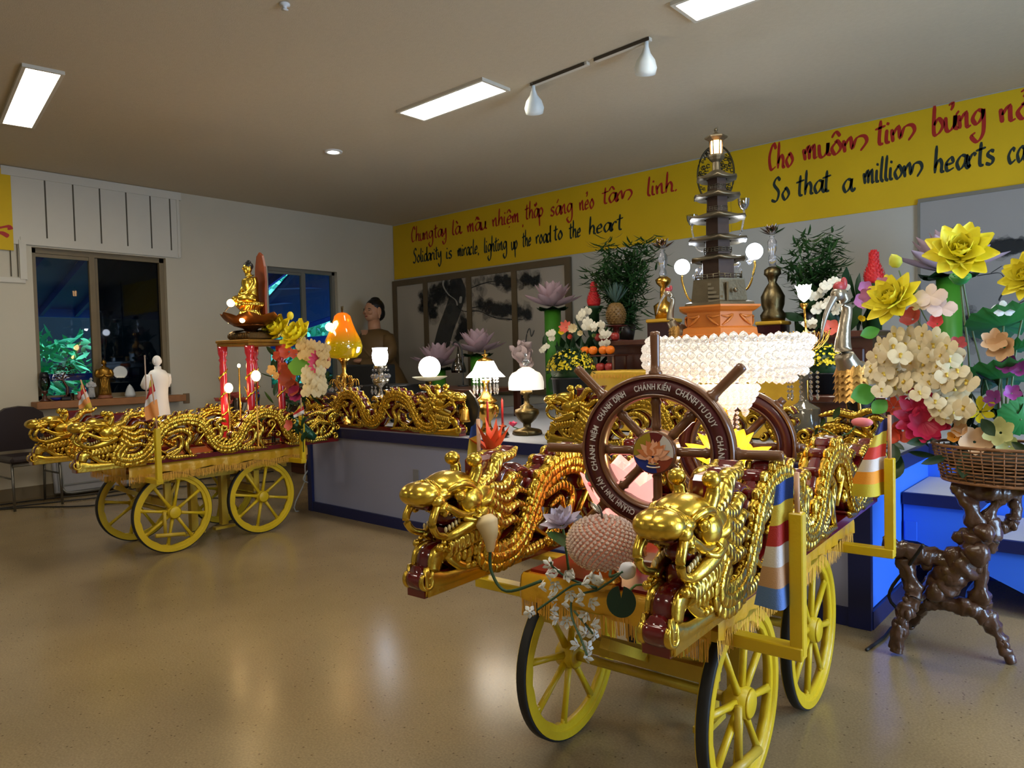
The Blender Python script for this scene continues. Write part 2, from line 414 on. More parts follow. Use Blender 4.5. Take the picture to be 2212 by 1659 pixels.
for i in range(4): o.quad(A[i], A[(i+1) % 4], A[(i+1) % 4]+V((0, 0, .04)), A[i]+V((0, 0, .04)))
o.obj('roof_deck', navy, t)
o = MB()
for v in (.2, .36, .52, .68, .84): o.beam(pr(0, v, -.012), pr(1, v, -.012), .022, .022)
ob = o.obj('lit_rafter_edges', mat('lit_edge_blue', (150, 186, 240), .5), t); ob['label'] = 'pale blue lines painted as lit rafter edges'  # pale blue puts the light on the rafter edges into the colour
MB().beam(pr(0, 1, -.02), pr(1, 1, -.02), .04, .05).obj('eave_strip', mat('eave_pale', (150, 190, 250), .5), t); MB().beam(pr(0, .985, -.085), pr(1, .985, -.085), .05, .08).obj('fascia', navy, t)
MB().beam((-2.8, -.9, -1.31), (-2.8, 1.7, -1.12), .06, .17).obj('crossbeam', navy, t)
for yy in (-.95, 1.75): MB().box((-2.8, yy, -1.75), (.12, .12, 2.3)).obj('post', navy, t)
def foliage(name, label, n, c, ext, col, cat='bush', ls=.16):
    f = MB()
    for k in range(n):
        p = V((c[0]+random.gauss(0, ext[0]), c[1]+random.uniform(-1, 1)*ext[1], c[2]+random.uniform(-1, 1)*ext[2]))
        f.petal(M.Translation(p) @ Euler((random.uniform(0, 6), random.uniform(-1, 1), random.uniform(0, 6))).to_matrix().to_4x4(), ls*random.uniform(.6, 1.5), ls*.35, .2, .6, nx=3, ny=4)
    return tag(f.obj(name, col), label, cat)
fm = mat('garden_leaves', (120, 214, 176), .6, var=.5, vs=2.5)
tag(MB().box((-17, -2, 2), (.2, 20.5, 7)).obj('garden_backdrop', mat('backdrop_dark', (16, 34, 44), .8, var=.3)), 'dark fence added to hide bright sky beyond the big window', 'backdrop')  # added dark backdrop, keeps bright sky out of the big window view
foliage('hedge', 'bright green garden foliage beyond the far window', 6500, (-13.6, 9.5, 1.5), (.45, 3.4, 2.2), fm, ls=.3)
foliage('bush', 'bright green bush seen through the lower left of the big window', 1500, (-12.6, 3.2, .6), (.3, .9, 1.2), mat('bush_leaves', (70, 180, 110), .6, var=.5, vs=2.5), ls=.2)
light('garden_sky', 'AREA', (-12.3, 8.2, 5.0), 1500, (.55, .85, 1), 3, 7, (0, R(-12), 0))
# ================================================================== stage and stairs
YS, ZS, XSL, XSR, YB = 3.58, .75, -5.59, -1.0, 4.75
lav = mat('stage_lavender_paint', (140, 145, 174), .6, var=.04, vs=2, bump=.05, bs=160)
navyt = mat('stage_navy_trim', (22, 30, 78), .45, var=.1)
blue = mat('stage_blue_paint', (52, 112, 226), .6, var=.05, vs=3)
stop = mat('stage_top_grey', (160, 164, 176), .5, var=.06, vs=5)
t = thing('stage', 'low lavender stage with navy edging along the back of the hall', 'stage', (XSL, YS, 0))
def SB(mb, x0, x1, y0, y1, z0, z1): mb.box(((x0+x1)/2-XSL, (y0+y1)/2-YS, (z0+z1)/2), (x1-x0, y1-y0, z1-z0)); return mb
SB(MB(), XSL, XSR, YS, YW-.01, 0, .71).obj('front_panel', lav, t)
b = SB(MB(), XSR, XSR+.02, YS, YB, .09, .69); SB(b, XSR, 3.3, YB, YW-.01, 0, .71); b.obj('side_panel', blue, t, label='bright blue painted side')
b = SB(MB(), XSL, XSR, YS, YW-.01, .71, ZS); SB(b, XSR, 3.3, YB, YW-.01, .71, ZS); b.obj('top_board', stop, t)
b = MB(); SB(b, XSL-.02, XSR+.03, YS-.025, YS, .675, .752); SB(b, XSR, XSR+.03, YS, YB-.03, .675, .752); SB(b, XSR, 3.3, YB-.03, YB, .675, .752)
SB(b, XSL-.02, XSR+.03, YS-.02, YS, 0, .085); SB(b, XSR+.01, XSR+.035, YS, YB, 0, .085); SB(b, XSL-.03, XSL+.035, YS-.024, YS+.05, 0, .70); SB(b, XSR-.07, XSR+.03, YS-.024, YS+.01, 0, .70)
SB(b, XSL-.02, XSL, YS, YW-.01, 0, .752); b.obj('edge_trim', navyt, t)
MB().box((1.42, -.004, .43), (.07, .008, .11), bev=.003).obj('wall_plate', mat('plate_grey', (120, 122, 132), .5), t)
t = thing('stage_stairs', 'blue stairs with grey treads going up to the stage on the right', 'stairs', (XSR+.03, 4.16, 0))
for k, z in enumerate((.56, .375, .19)):
    x0 = .30*k
    MB().box((x0+.15, .28, z-.006), (.30, .58, .012)).obj('tread', stop, t)
    b = MB(); b.box((x0+.17, -.02, z-.03), (.34, .025, .06)); b.box((x0+.327, .28, z-.03), (.025, .58, .06)); b.obj('nosing', navyt, t)
    MB().box((x0+.30, .29, z-.115), (.02, .56, .13)).obj('riser', blue, t)
MB().prism([(0, .55), (.31, .55), (.31, .365), (.61, .365), (.61, .18), (.92, .18), (.92, 0), (.80, 0), (.25, .24), (.06, .31), (0, .31)], .025, M.Translation((0, 0, 0))).obj('side_panel', blue, t)
MB().box((.035, -.016, .36), (.055, .012, .10)).obj('bracket', blue, t)
# ================================================================== parade carts
def wheel_parts(name, parent, loc):
    w = MB(); Rr = .272
    # rim: section swept round (outer flange, web), local axle along y
    def ring(r0, r1, hw, wob=0):
        n = 64; rings = []
        for k in range(n):
            a = 2*math.pi*k/n; q = r0 - (wob*(.5+.5*math.sin(a*13+math.sin(a*5)*2)) if wob else 0)
            rings.append([w.b.verts.new((math.cos(a)*r, y, math.sin(a)*r)) for r, y in ((q, -hw), (r1, -hw), (r1, hw), (q, hw))])
        for A, B in zip(rings, rings[1:]+rings[:1]):
            for j in range(4):
                f = w._f((A[j], A[(j+1) % 4], B[(j+1) % 4], B[j]))
                if f: f.smooth = (j % 2 == 1)
    ring(.232, Rr, .012, .006); ring(.25, Rr+.002, .021)
    for k in range(8):
        a = 2*math.pi*k/8+.2
        d = V((math.cos(a), 0, math.sin(a)))
        w.tube([d*.03, d*.12, d*.236], [.015, .010, .013], 6, flat=(V((0, 1, 0)), .012))
        w.tube([d*.2, d*.245], [.008, .022], 6, flat=(V((0, 1, 0)), .010))
    o = w.obj(name, yel, parent, loc)
    h = MB(); h.lathe([(.045, -.03), (.045, .03), (.036, .036), (.022, .036), (.022, .046), (0, .046)], 24, mt=Euler((R(90), 0, 0)).to_matrix().to_4x4()); h.lathe([(.036, -.036), (.045, -.03)], 24, mt=Euler((R(90), 0, 0)).to_matrix().to_4x4())
    h.obj('hub', yel, o)
    g = MB(); n = 64; rings = []
    for k in range(n):
        a = 2*math.pi*k/n; rings.append([g.b.verts.new((math.cos(a)*r, y, math.sin(a)*r)) for r, y in ((Rr+.001, -.019), (Rr+.010, -.014), (Rr+.010, .014), (Rr+.001, .019))])
    for A, B in zip(rings, rings[1:]+rings[:1]):
        for j in range(4): g._f((A[j], A[(j+1) % 4], B[(j+1) % 4], B[j]))
    g.obj('tyre', rubber, o)
    return o
def strip(mb, a, b, z, h, out, amp, n):
    """hanging cloth strip with soft folds between a and b (x, y)"""
    a = V((*a, 0)); b = V((*b, 0)); nrm = V((*out, 0)); rows = []
    for i in range(n+1):
        p = a.lerp(b, i/n); q = amp*math.sin(i*1.7)+amp*.6*math.sin(i*.61+1)
        hh = h*(1+.12*math.sin(i*.45))
        rows.append([mb.b.verts.new(p+nrm*(o2+q*f)+V((0, 0, z-hh*f))) for f, o2 in ((0, 0), (.12, .008), (.5, .012), (1, .010))])
    for A, B in zip(rows, rows[1:]):
        for j in range(3): mb._f((A[j], B[j], B[j+1], A[j+1]))
def strands(mb, a, b, z, h, out, step=.0042):
    a = V((*a, 0)); b = V((*b, 0)); nrm = V((*out, 0)); L = (b-a).length; d = (b-a)/L; n = int(L/step)
    for i in range(n):
        p = a+d*(i*step)+nrm*(.011+random.uniform(-.002, .003)); zz = z-h*.0+.006*math.sin(i*.09); hh = h*random.uniform(.8, 1.15); sw = d*random.uniform(-.003, .003)+nrm*random.uniform(-.004, .004)
        w = d*step*.36; t = nrm*.0015
        mb._f([mb.b.verts.new(q) for q in (p-w+V((0, 0, zz)), p+w+V((0, 0, zz)), p+w+sw+V((0, 0, zz-hh)), p-w+sw+V((0, 0, zz-hh)))])
def make_cart(loc, rz, label):
    t = thing('parade_cart', label, 'cart', loc, rz, None)
    for x in (.36, -.33):
        for y in (.30, -.30): wheel_parts('wheel', t, (x, y, .282))
        MB().tube([(x, -.28, .282), (x, .28, .282)], .016, 10).obj('axle', yel_dirty, t)
    b = MB(); b.box((-.02, .05, .632), (1.38, .60, .034), bev=.006); b.obj('bed', mat('bed_orange_enamel', (196, 120, 20), .35, var=.15), t)
    MB().box((-.02, .04, .653), (1.34, .56, .010)).obj('bed_lining', mat('bed_red_lining', (120, 22, 20), .4, var=.2, vs=10), t)
    c = MB(); x, xb, y, yb = .672, -.712, .352, -.252
    E4 = (((x, y), (xb, y), (0, 1)), ((xb, yb), (x, yb), (0, -1)), ((x, yb), (x, y), (1, 0)), ((xb, y), (xb, yb), (-1, 0)))
    for a, b2, o in E4: strip(c, a, b2, .652, .075, o, .006, 60 if o[0] == 0 else 30)
    sk = c.obj('satin_skirt', satin, t)
    c = MB()
    for a, b2, o in E4: strands(c, a, b2, .580, .055, o)
    c.obj('fringe', fringe_m, sk)
    f = MB()
    for xx in (.36, -.33):
        f.box((xx, 0, .34), (.05, .46, .05))
        for yy in (.22, -.22): f.box((xx, yy, .48), (.045, .03, .27)); f.beam((xx, yy, .36), (xx-.14*(1 if xx > 0 else -1), yy, .60), .02, .02)
    f.box((0, .22, .50), (1.2, .03, .04)).box((0, -.22, .50), (1.2, .03, .04))
    f.beam((.36, 0, .34), (.62, 0, .47), .03, .03)
    f.obj('undercarriage', yel_dirty, t)
    for x in (.55, -.56):
        MB().box((x, 0, .545), (.045, 1.08, .034), bev=.003).obj('outrigger', yel, t)
        for y in (.525, -.525): MB().box((x, y, .72), (.034, .034, .36), bev=.003).obj('post', yel, t)
    b = MB()
    for xx in (.45, -.05, -.5): b.box((xx, -.30, .638), (.05, .16, .022), bev=.003)
    b.obj('rail_bracket', yel_dirty, t)
    # jack stands below the bed
    for x in (.12, -.12):
        MB().box((x, .1, .33), (.05, .05, .5)).box((x, .1, .06), (.16, .05, .02)).obj('jack_stand', yel_dirty, t)
    MB().tube([(.50, .33, .145), (.30, .33, .12)], .014, 10).tube([(.43, .32, .14), (.43, .32, .30)], .012, 8).obj('pull_handle', yel_dirty, t)
    return t
RZ1, RZ2 = R(-88.0), R(-86.7)
CT1, CT2 = V((-5.47, 2.53, 0)), V((-1.22, 2.33, 0))
cart1 = make_cart(CT1, RZ1, 'yellow wheeled parade cart at the left carrying the lotus lamp table')
cart2 = dup(cart1, CT2, RZ2, 'yellow wheeled parade cart in the right foreground carrying the spoked wheels')
def on_cart(c, rz, x, y, z=.658):
    return c + V((x*math.cos(rz)-y*math.sin(rz), x*math.sin(rz)+y*math.cos(rz), z))
# ================================================================== carved dragon rails
YA = V((0, 1, 0))
def U(P): return [V((1.03-u, 0, v)) for u, v in P]
def make_rail(label, cat='dragon carving'):
    t = thing('dragon_rail', label, cat, (0, 0, 0), 0, 'carved gilded dragon rails')
    red, rel, mane, body = MB(), MB(), MB(), MB()
    HW = .033
    def el(P, r, mb=None, sm=5, rd=.92, dep=.014, n=8, off=.032):
        mb = mb or rel; P = U(P)
        Q = catmull(P, sm) if sm else P
        red.tube(Q, [q*rd for q in lerpl(r, len(Q))], 8, flat=(YA, HW), sq=True)
        for s in (1, -1):
            mb.tube([p+YA*(s*off) for p in Q], r, n, flat=(YA, dep))
    # ---- base plank with scroll toe
    red.box((-.0, 0, .016), (2.0, .066, .032))
    for s in (1, -1):
        rel.box((.78, s*.036, .020), (.42, .010, .038), bev=.003)
        MB_dummy = None
    el([(.034, .044), (.05, .044)], [.044, .044], dep=.008)
    el([(.05, .045), (.12, .03), (.25, .028), (.40, .016)], [.034, .026, .020, .008], dep=.010)
    el([(.07, .07), (.085, .105), (.125, .110), (.15, .08), (.20, .05), (.30, .04)], [.024, .032, .026, .018, .014, .006], dep=.010)
    def spiral(u, v, r, turns=1.3, a0=0, sgn=1, th=.011, tail=None):
        P = []
        n = 14
        for i in range(n):
            f = i/(n-1); a = a0+sgn*turns*2*math.pi*f; q = r*(1-.8*f)
            P.append((u+q*math.cos(a), v+q*math.sin(a)))
        if tail: P = tail+P
        el(P, [th*.6, th, th, th*.8, th*.5], sm=2)
    spiral(.045, .044, .028, 1.1, 2.2, 1, .007)
    for u in (.205, .23, .255, .28): # beads
        for s in (1, -1): rel.ell((1.03-u, s*.038, .052), .011, u=8, v=6)
    # ---- body: coils from neck to tail
    SP = [(.36, .17), (.30, .12), (.28, .07), (.34, .045), (.42, .055), (.48, .10), (.53, .17), (.58, .235), (.66, .275), (.76, .285), (.85, .255), (.90, .18), (.94, .10), (1.0, .06), (1.08, .06), (1.14, .11), (1.19, .19), (1.26, .26), (1.36, .285), (1.46, .255), (1.51, .18), (1.55, .10), (1.61, .06), (1.69, .07), (1.76, .13), (1.83, .18), (1.90, .17), (1.98, .13)]
    rb = [.042, .046, .05, .05, .048, .044, .042, .042, .043, .044, .043, .04, .038, .04, .042, .04, .038, .04, .042, .04, .037, .035, .035, .033, .03, .026, .02, .012]
    P = U(SP); Q = catmull(P, 6); rr = lerpl(rb, len(Q))
    red.tube(Q, [q*.95 for q in rr], 8, flat=(YA, HW), sq=True)
    for s in (1, -1): body.tube([p+YA*(s*.030) for p in Q], [q*.96 for q in rr], 12, flat=(YA, .022))
    # raised scales laid along the coils
    for i in range(4, len(Q)-6, 1):
        tg = (Q[i+1]-Q[i-1]).normalized(); nm = V((-tg.z, 0, tg.x)); r = rr[i]
        for s in (1, -1):
            for k in (-1, 0, 1):
                o = nm*(k*r*.55) + tg*((i % 2)*.008*k)
                dep = .030+.022*math.sqrt(max(0, 1-(k*.55)**2))*.94
                body.ell(Q[i]+o+YA*(s*dep), (r*.36, .005, r*.36), u=8, v=5)
    # belly plates
    for i in range(6, len(Q)-8, 2):
        tg = (Q[i+1]-Q[i-1]).normalized(); nm = V((-tg.z, 0, tg.x)); r = rr[i]
        for s in (1, -1):
            c0 = Q[i]-nm*r*.86
            rel.tube([c0+YA*(s*.034), c0+nm*r*.22+YA*(s*.05)], [.006, .004], 5)
    # dorsal flames along the outside of the humps
    for i in range(30, len(Q)-12, 4):
        tg = (Q[i+1]-Q[i-1]).normalized(); nm = V((-tg.z, 0, tg.x))
        if nm.z < 0: nm = -nm
        if nm.z < .35 and Q[i].z < .15: continue
        b0 = Q[i]+nm*rr[i]*.8; L = .034
        pts = [b0, b0+nm*L*.55-V((L*.3, 0, 0)), b0+nm*L*.8-V((L*1.1, 0, 0))]
        red.tube(pts, [.014, .010, .003], 8, sm=4, flat=(YA, HW), sq=True)
        for s in (1, -1): mane.tube([p+YA*(s*.033) for p in pts], [.014, .011, .002], 8, sm=4, flat=(YA, .012))
    # flame locks, cloud scrolls and claws filling the hollows
    for u0, f in ((.50, 1), (1.06, 1), (1.62, .9)):
        el([(u0+.10, .19*f), (u0+.20, .215*f), (u0+.27, .17*f), (u0+.24, .10*f), (u0+.27, .035)], [.014, .02, .018, .02, .010], mane)
        el([(u0+.13, .15*f), (u0+.19, .17*f), (u0+.21, .12*f), (u0+.17, .06*f), (u0+.10, .03)], [.006, .014, .017, .016, .006], mane)
        el([(u0+.08, .04), (u0+.02, .028), (u0-.06, .03), (u0-.10, .045)], [.016, .022, .016, .003], mane)
        el([(u0+.09, .05), (u0+.15, .028), (u0+.23, .028), (u0+.31, .02)], [.012, .02, .014, .004], mane)
        spiral(u0+.05, .135, .030, 1.2, 3.6, -1, .011, [(u0+.10, .06), (u0+.05, .09)])
        spiral(u0+.345, .20, .034, 1.2, -.5, 1, .012, [(u0+.30, .10)])
        spiral(u0+.40, .115, .022, 1.1, 1.5, -1, .009)
        for k in range(3):                                                    # claw
            el([(u0+.185, .085), (u0+.165-.03*k, .055), (u0+.145-.035*k, .018)], [.012, .009, .004], mane)
            for s in (1, -1): rel.ell((1.03-(u0+.147-.035*k), s*.036, .030), .010, u=8, v=6)
    # crest scrolls over the troughs
    for u0 in (.98, 1.56):
        el([(u0+.0, .12), (u0+.02, .18), (u0-.02, .235), (u0+.03, .265), (u0+.06, .24)], [.016, .02, .016, .014, .004], mane)
        spiral(u0+.045, .20, .026, 1.2, 2.0, 1, .010)
    # tail end bracket
    el([(1.76, .05), (1.86, .045), (1.95, .07), (1.99, .13), (1.95, .19), (1.99, .235), (2.04, .22)], [.012, .02, .02, .02, .02, .018, .006], mane)
    el([(1.74, .235), (1.82, .255), (1.90, .24), (1.96, .265), (2.02, .26)], [.006, .016, .018, .016, .004], mane)
    spiral(1.885, .105, .036, 1.3, .5, 1, .012); spiral(2.0, .045, .028, 1.2, 2.5, -1, .012)
    # ---- mane locks behind the head
    for a in ([(.30, .27), (.37, .255), (.42, .285), (.48, .27)], [(.31, .25), (.38, .215), (.44, .24), (.51, .215)], [(.31, .225), (.38, .18), (.44, .195), (.52, .165)], [(.29, .20), (.36, .145), (.42, .15), (.48, .115)]):
        el(a, [.022, .022, .016, .003], mane, dep=.026)
    el([(.255, .275), (.32, .30), (.36, .345), (.42, .35), (.455, .372)], [.02, .022, .022, .014, .004], mane, dep=.026)     # antler
    red.box((1.03-.31, 0, .325), (.10, .05, .07), bev=.012)
    for k, u in enumerate((.36, .42)): red.tube(U([(u, .24), (u+.04, .30), (u+.10, .29)]), [.02, .018, .006], 8, sm=4, flat=(YA, HW), sq=True)
    # ---- head
    hd = MB()
    for s in (1, -1):
        hd.ell((1.03-.17, s*.006, .292), (.078, .056, .040), u=20, v=12)
        hd.ell((1.03-.058, s*.012, .281), (.052, .048, .034), u=20, v=12); hd.tube([(1.03-.075, s*.004, .316), (1.03-.07, s*.04, .304), (1.03-.068, s*.058, .284)], [.004, .005, .003], 6, sm=3); hd.tube([(1.03-.098, s*.004, .312), (1.03-.095, s*.036, .300), (1.03-.092, s*.052, .284)], [.005, .006, .003], 6, sm=3); hd.ell((1.03-.075, s*.052, .264), (.024, .016, .018)); hd.ell((1.03-.105, s*.020, .276), (.05, .040, .024)); hd.ell((1.03-.022, s*.026, .288), (.007, .006, .006), u=8, v=6)
        hd.tube([(1.03-.235, s*.036, .29), (1.03-.25, s*.042, .325), (1.03-.243, s*.044, .355)], [.020, .017, .014], 10, sm=4); hd.ell((1.03-.238, s*.044, .358), (.025, .022, .021), u=16, v=10)   # ball horn
        hd.tube([(1.03-.11, s*.05, .285), (1.03-.15, s*.062, .30), (1.03-.20, s*.06, .292), (1.03-.235, s*.05, .27)], [.004, .010, .011, .004], 8, sm=4)          # brow
        hd.ell((1.03-.155, s*.060, .268), (.020, .014, .016)); hd.ell((1.03-.152, s*.071, .268), (.010, .006, .009))                                        # eye
        hd.ell((1.03-.215, s*.045, .245), (.05, .03, .04)); hd.ell((1.03-.26, s*.032, .25), (.06, .034, .045))                                               # cheek
        hd.tube([(1.03-.075, s*.040, .262), (1.03-.10, s*.050, .245), (1.03-.125, s*.054, .232), (1.03-.16, s*.052, .213), (1.03-.20, s*.052, .205), (1.03-.25, s*.052, .215), (1.03-.28, s*.05, .235)], [.010, .013, .012, .013, .012, .010, .006], 8, sm=4)   # curling upper lip
        hd.tube([(1.03-.105, s*.05, .25), (1.03-.085, s*.056, .24), (1.03-.092, s*.058, .225), (1.03-.11, s*.056, .232)], [.012, .011, .009, .004], 8, sm=4)
        hd.tube([(1.03-.100, s*.034, .150), (1.03-.13, s*.046, .158), (1.03-.17, s*.05, .168), (1.03-.22, s*.05, .185), (1.03-.27, s*.046, .205)], [.008, .016, .021, .026, .026], 10, sm=4)   # lower jaw
        hd.tube([(1.03-.17, s*.058, .20), (1.03-.205, s*.068, .19), (1.03-.235, s*.066, .20), (1.03-.22, s*.064, .215)], [.006, .010, .011, .004], 8, sm=4)      # tusk curl
        hd.tube([(1.03-.24, s*.05, .225), (1.03-.275, s*.062, .235), (1.03-.31, s*.055, .262)], [.012, .016, .004], 8, sm=4)                                     # ear
        for k in range(7):                                                                                                                                  # forehead curls
            a = k*.9; hd.tube([(1.03-.11-.017*k, s*.006, .322-.0022*(k-3)**2), (1.03-.118-.017*k, s*.03, .316-.0022*(k-3)**2), (1.03-.105-.017*k, s*.046, .298-.002*(k-3)**2)], [.003, .005, .003], 6, sm=3)
    for k in range(7):                                                                                                                                      # beard
        f = k/6
        for s in (1, -1):
            u0 = .125+.125*f
            mane.tube([(1.03-u0, s*.04, .158+.02*f), (1.03-u0-.006, s*.046, .13+.02*f), (1.03-u0+.004, s*.046, .105+.02*f), (1.03-u0+.018, s*.04, .095+.026*f)], [.010, .013, .011, .003], 8, sm=4)
    for s in (1, -1):                                                                                                                                       # throat struts
        mane.tube([(1.03-.215, s*.03, .15), (1.03-.225, s*.034, .11), (1.03-.21, s*.03, .06)], [.012, .009, .014], 8, sm=4)
        mane.tube([(1.03-.275, s*.03, .17), (1.03-.262, s*.034, .12), (1.03-.28, s*.03, .08)], [.010, .008, .010], 8, sm=4)
    for u in (.165, .19, .215, .24): 
        for s in (1, -1): rel.ell((1.03-u, s*.036, .09), (.012, .012, .02), u=8, v=6)
    h = hd.obj('head', gold, t)
    mth = MB(); mth.ell((1.03-.185, 0, .205), (.075, .042, .034)); mth.box((1.03-.09, 0, .250), (.09, .07, .022), bev=.008); mth.box((1.03-.165, 0, .12), (.06, .060, .10), bev=.01)
    mth.obj('mouth', lacq, h, label='dark red open mouth')
    th = MB()
    for s in (1, -1):
        for k in range(7): th.ell((1.03-.112-.014*k, s*.042, .176+.004*k), (.005, .005, .009), u=6, v=5)
        for k in range(4): th.ell((1.03-.125-.016*k, s*.046, .222-.006*k), (.004, .004, .008), u=6, v=5)
    th.obj('teeth', mat('ivory_teeth', (226, 206, 150), .3, .3), h)
    for s in (1, -1):
        wk = MB(); q = U([(.085, .262), (.062, .235), (.050, .205), (.070, .172), (.112, .155), (.135, .13), (.125, .112), (.095, .132)])
        wk.tube([p+YA*(s*(.046+.006*math.sin(i))) for i, p in enumerate(q)], [.014, .012, .011, .010, .010, .009, .008, .007], 10, sm=5)
        e = q[-1]+YA*(s*.046)
        for dx, dz, r in ((.012, .0, .012), (-.004, .010, .008), (.0, -.008, .007)): wk.ell(e+V((dx, 0, dz)), r, u=10, v=7)
        wk.obj('whisker', gold, h)
    red.obj('red_core', lacq, t, label='dark red lacquered edges'); rel.obj('carved_relief', gold, t); mane.obj('flames', gold_mane, t); body.obj('dragon_body', gold_scale, t)
    return t
rail = make_rail('gilded dragon rail on the camera side of the left cart, head pointing left')
rail.location = on_cart(CT1, RZ1, 0, .36, .65); rail.rotation_euler = (0, 0, RZ1)
dup(rail, on_cart(CT1, RZ1, .02, -.36, .65), RZ1, 'gilded dragon rail on the window side of the left cart, half hidden by its twin')
dup(rail, on_cart(CT2, RZ2, .02, -.36, .65), RZ2, 'gilded dragon rail on the left side of the right cart, beside a red flower')
dup(rail, on_cart(CT2, RZ2, 0, .36, .65), RZ2, 'gilded dragon rail nearest the viewer, head below the spoked wheel')
dup(rail, (-4.74, 3.66, .752), 0, 'gilded dragon rail on the left stage edge with its head facing right')
dup(rail, (-1.93, 3.66, .752), R(180), 'gilded dragon rail on the stage edge behind the spoked wheel')
# ================================================================== banners with brush lettering
ban_m = mat('banner_yellow', (214, 176, 6), .7, var=.10, vs=2, bump=.1, bs=30)
redink = mat('red_ink', (168, 34, 24), .6, var=.15, vs=20)
blkink = mat('black_ink', (22, 40, 36), .6, var=.2, vs=20)
GL = {
 'a': '.95,.9 .5,1 .1,.5 .35,0 .8,.4 .95,1 .88,.3 1.1,0 1.3,.25', 'b': '.2,2 .12,.1 .5,-.03 .85,.5 .5,1 .15,.6', 'c': '.85,.85 .5,1 .1,.5 .35,0 .9,.2',
 'd': '.8,.9 .4,1 .1,.45 .35,0 .8,.4 1,2 .88,.3 1.1,0', 'e': '.1,.5 .75,.6 .6,1 .15,.6 .25,.05 .85,.2', 'g': '.85,.9 .45,1 .1,.5 .4,.1 .8,.5 .9,1 .9,-.5 .45,-1.1 .0,-.7 .3,-.45',
 'h': '.3,2.1 .1,0|.1,.4 .5,1 .75,.7 .72,.1 1,.05', 'i': '.15,1 .1,.15 .4,.05|.2,1.3 .28,1.5', 'j': '', 'k': '.2,2 .1,0|.7,.95 .2,.5 .8,0', 'l': '.3,2 .1,.3 .4,.0',
 'm': '.0,.9 .15,0|.12,.5 .45,1.05 .5,0|.5,.5 .9,1.05 .95,.1 1.2,.1', 'n': '.05,.95 .15,0|.13,.5 .6,1.05 .68,.1 1,.1', 'o': '.55,1 .1,.5 .4,0 .85,.45 .55,1 .35,.9',
 'p': '.1,1 .15,-1.1|.12,.6 .5,1 .85,.6 .5,.05 .15,.2', 'r': '.05,.95 .15,0|.13,.5 .5,1 .78,.85', 's': '.75,.9 .4,1 .2,.7 .65,.35 .45,0 .0,.12', 't': '.4,1.75 .25,.2 .6,.03|-.1,1.15 .8,1.3',
 'u': '.05,1 .1,.15 .4,0 .75,.4 .8,1 .78,.2 1.05,.05', 'v': '.05,1 .35,0 .8,1', 'y': '.05,1 .15,.4 .5,.3 .8,1 .78,-.5 .35,-1.05 0,-.6',
 'C': '.9,1.6 .6,2.05 .1,1.1 .25,.05 .85,.2', 'S': '1,1.75 .65,2.05 .25,1.5 .8,.75 .5,0 -.1,.15', 'N': '.05,.95 .15,0|.13,.5 .6,1.05 .75,.2 1.1,.9 1.7,.95 1.9,.5 1.4,-.1', ',': '.2,.05 .1,-.3', '.': '.1,.12 .2,.0'}
ADV = {'i': .5, 'l': .5, 't': .75, 'm': 1.3, ',': .4, '.': .4, 'r': .85, 's': .9, 'S': 1.15, 'C': 1.0, 'N': 2.0}
MARK = {'^': '.1,1.3 .45,1.7 .8,1.3', '`': '.25,1.75 .6,1.35', "'": '.3,1.35 .65,1.8', '?': '.3,1.75 .6,1.9 .6,1.6 .45,1.4', '_': '.42,-.35 .5,-.45', '+': '.85,1.0 1.1,1.25', '(': '.15,1.6 .45,1.35 .75,1.65'}
def ribbon(mb, P2, f, wd):
    Q = catmull([V((x, y, 0)) for x, y in P2], 5); k = len(Q); prev = None
    for i, q in enumerate(Q):
        t = (Q[min(i+1, k-1)]-Q[max(0, i-1)]); t.normalize(); a = math.atan2(t.y, t.x)
        w = wd*(.34+.66*abs(math.sin(a-R(25))))*(.55 if i in (0, k-1) else 1); n = V((-t.y, t.x, 0))
        A, B = q+n*w*.5, q-n*w*.5
        cur = (mb.b.verts.new(f(A.x, A.y)), mb.b.verts.new(f(B.x, B.y)))
        if prev: mb._f((prev[0], prev[1], cur[1], cur[0]))
        prev = cur
def word(mb, txt, a, b, xh, wd=.2):
    """txt in glyphs, marks after their letter; a to b is the baseline in world space"""
    a = V(a); b = V(b); x = 0; items = []
    for ch in txt:
        if ch in MARK: items.append((MARK[ch], lx, .9)); continue
        lx = x; items.append((GL[ch], x, 1)); x += ADV.get(ch, 1.02)
    d = (b-a)/(x+.25)
    for g, ox, k in items:
        for st in g.split('|'):
            if st:
                pts = [tuple(map(float, p.split(','))) for p in st.split()]
                ribbon(mb, [(px+ox, py) for px, py in pts], lambda u, v: a+d*u+V((0, 0, v*xh)), wd*k*(xh/d.length)**.5)
def banner(label, x0, x1, z0, z1):
    t = thing('banner', label, 'banner', ((x0+x1)/2, YW-.004, (z0+z1)/2))
    MB().box((0, 0, 0), (x1-x0, .006, z1-z0)).obj('cloth', ban_m, t); return t
def line(t, name, ink, words, xh, wd):
    mb = MB(); Y = YW-.0085
    for w, p0, p1, py in words:
        a = onY(p0, py, Y); k = (188-487)/1363*.8
        b = onY(p1, py+(p1-p0)*-.17, Y); b.z = a.z
        word(mb, w, a-t.location, b-t.location, xh, wd)
    mb.obj(name, ink, t)
t = banner('long yellow wall banner whose black line begins with Solidarity', -8.58, -3.22, 2.545, 3.345)
line(t, 'red_lettering', redink, [('Chung', 889, 938, 523), ('tay_', 938, 968, 514), ('la`', 977, 998, 508), ('ma^`u', 1010, 1055, 502), ('nhie^_m', 1064, 1126, 490), (',', 1128, 1134, 486), ("tha('p", 1135, 1177, 474), ("sa'ng", 1189, 1240, 467), ('ne?o', 1252, 1287, 455), ('ta^N', 1302, 1371, 441), ('linh.', 1398, 1470, 424)], .105, .27)
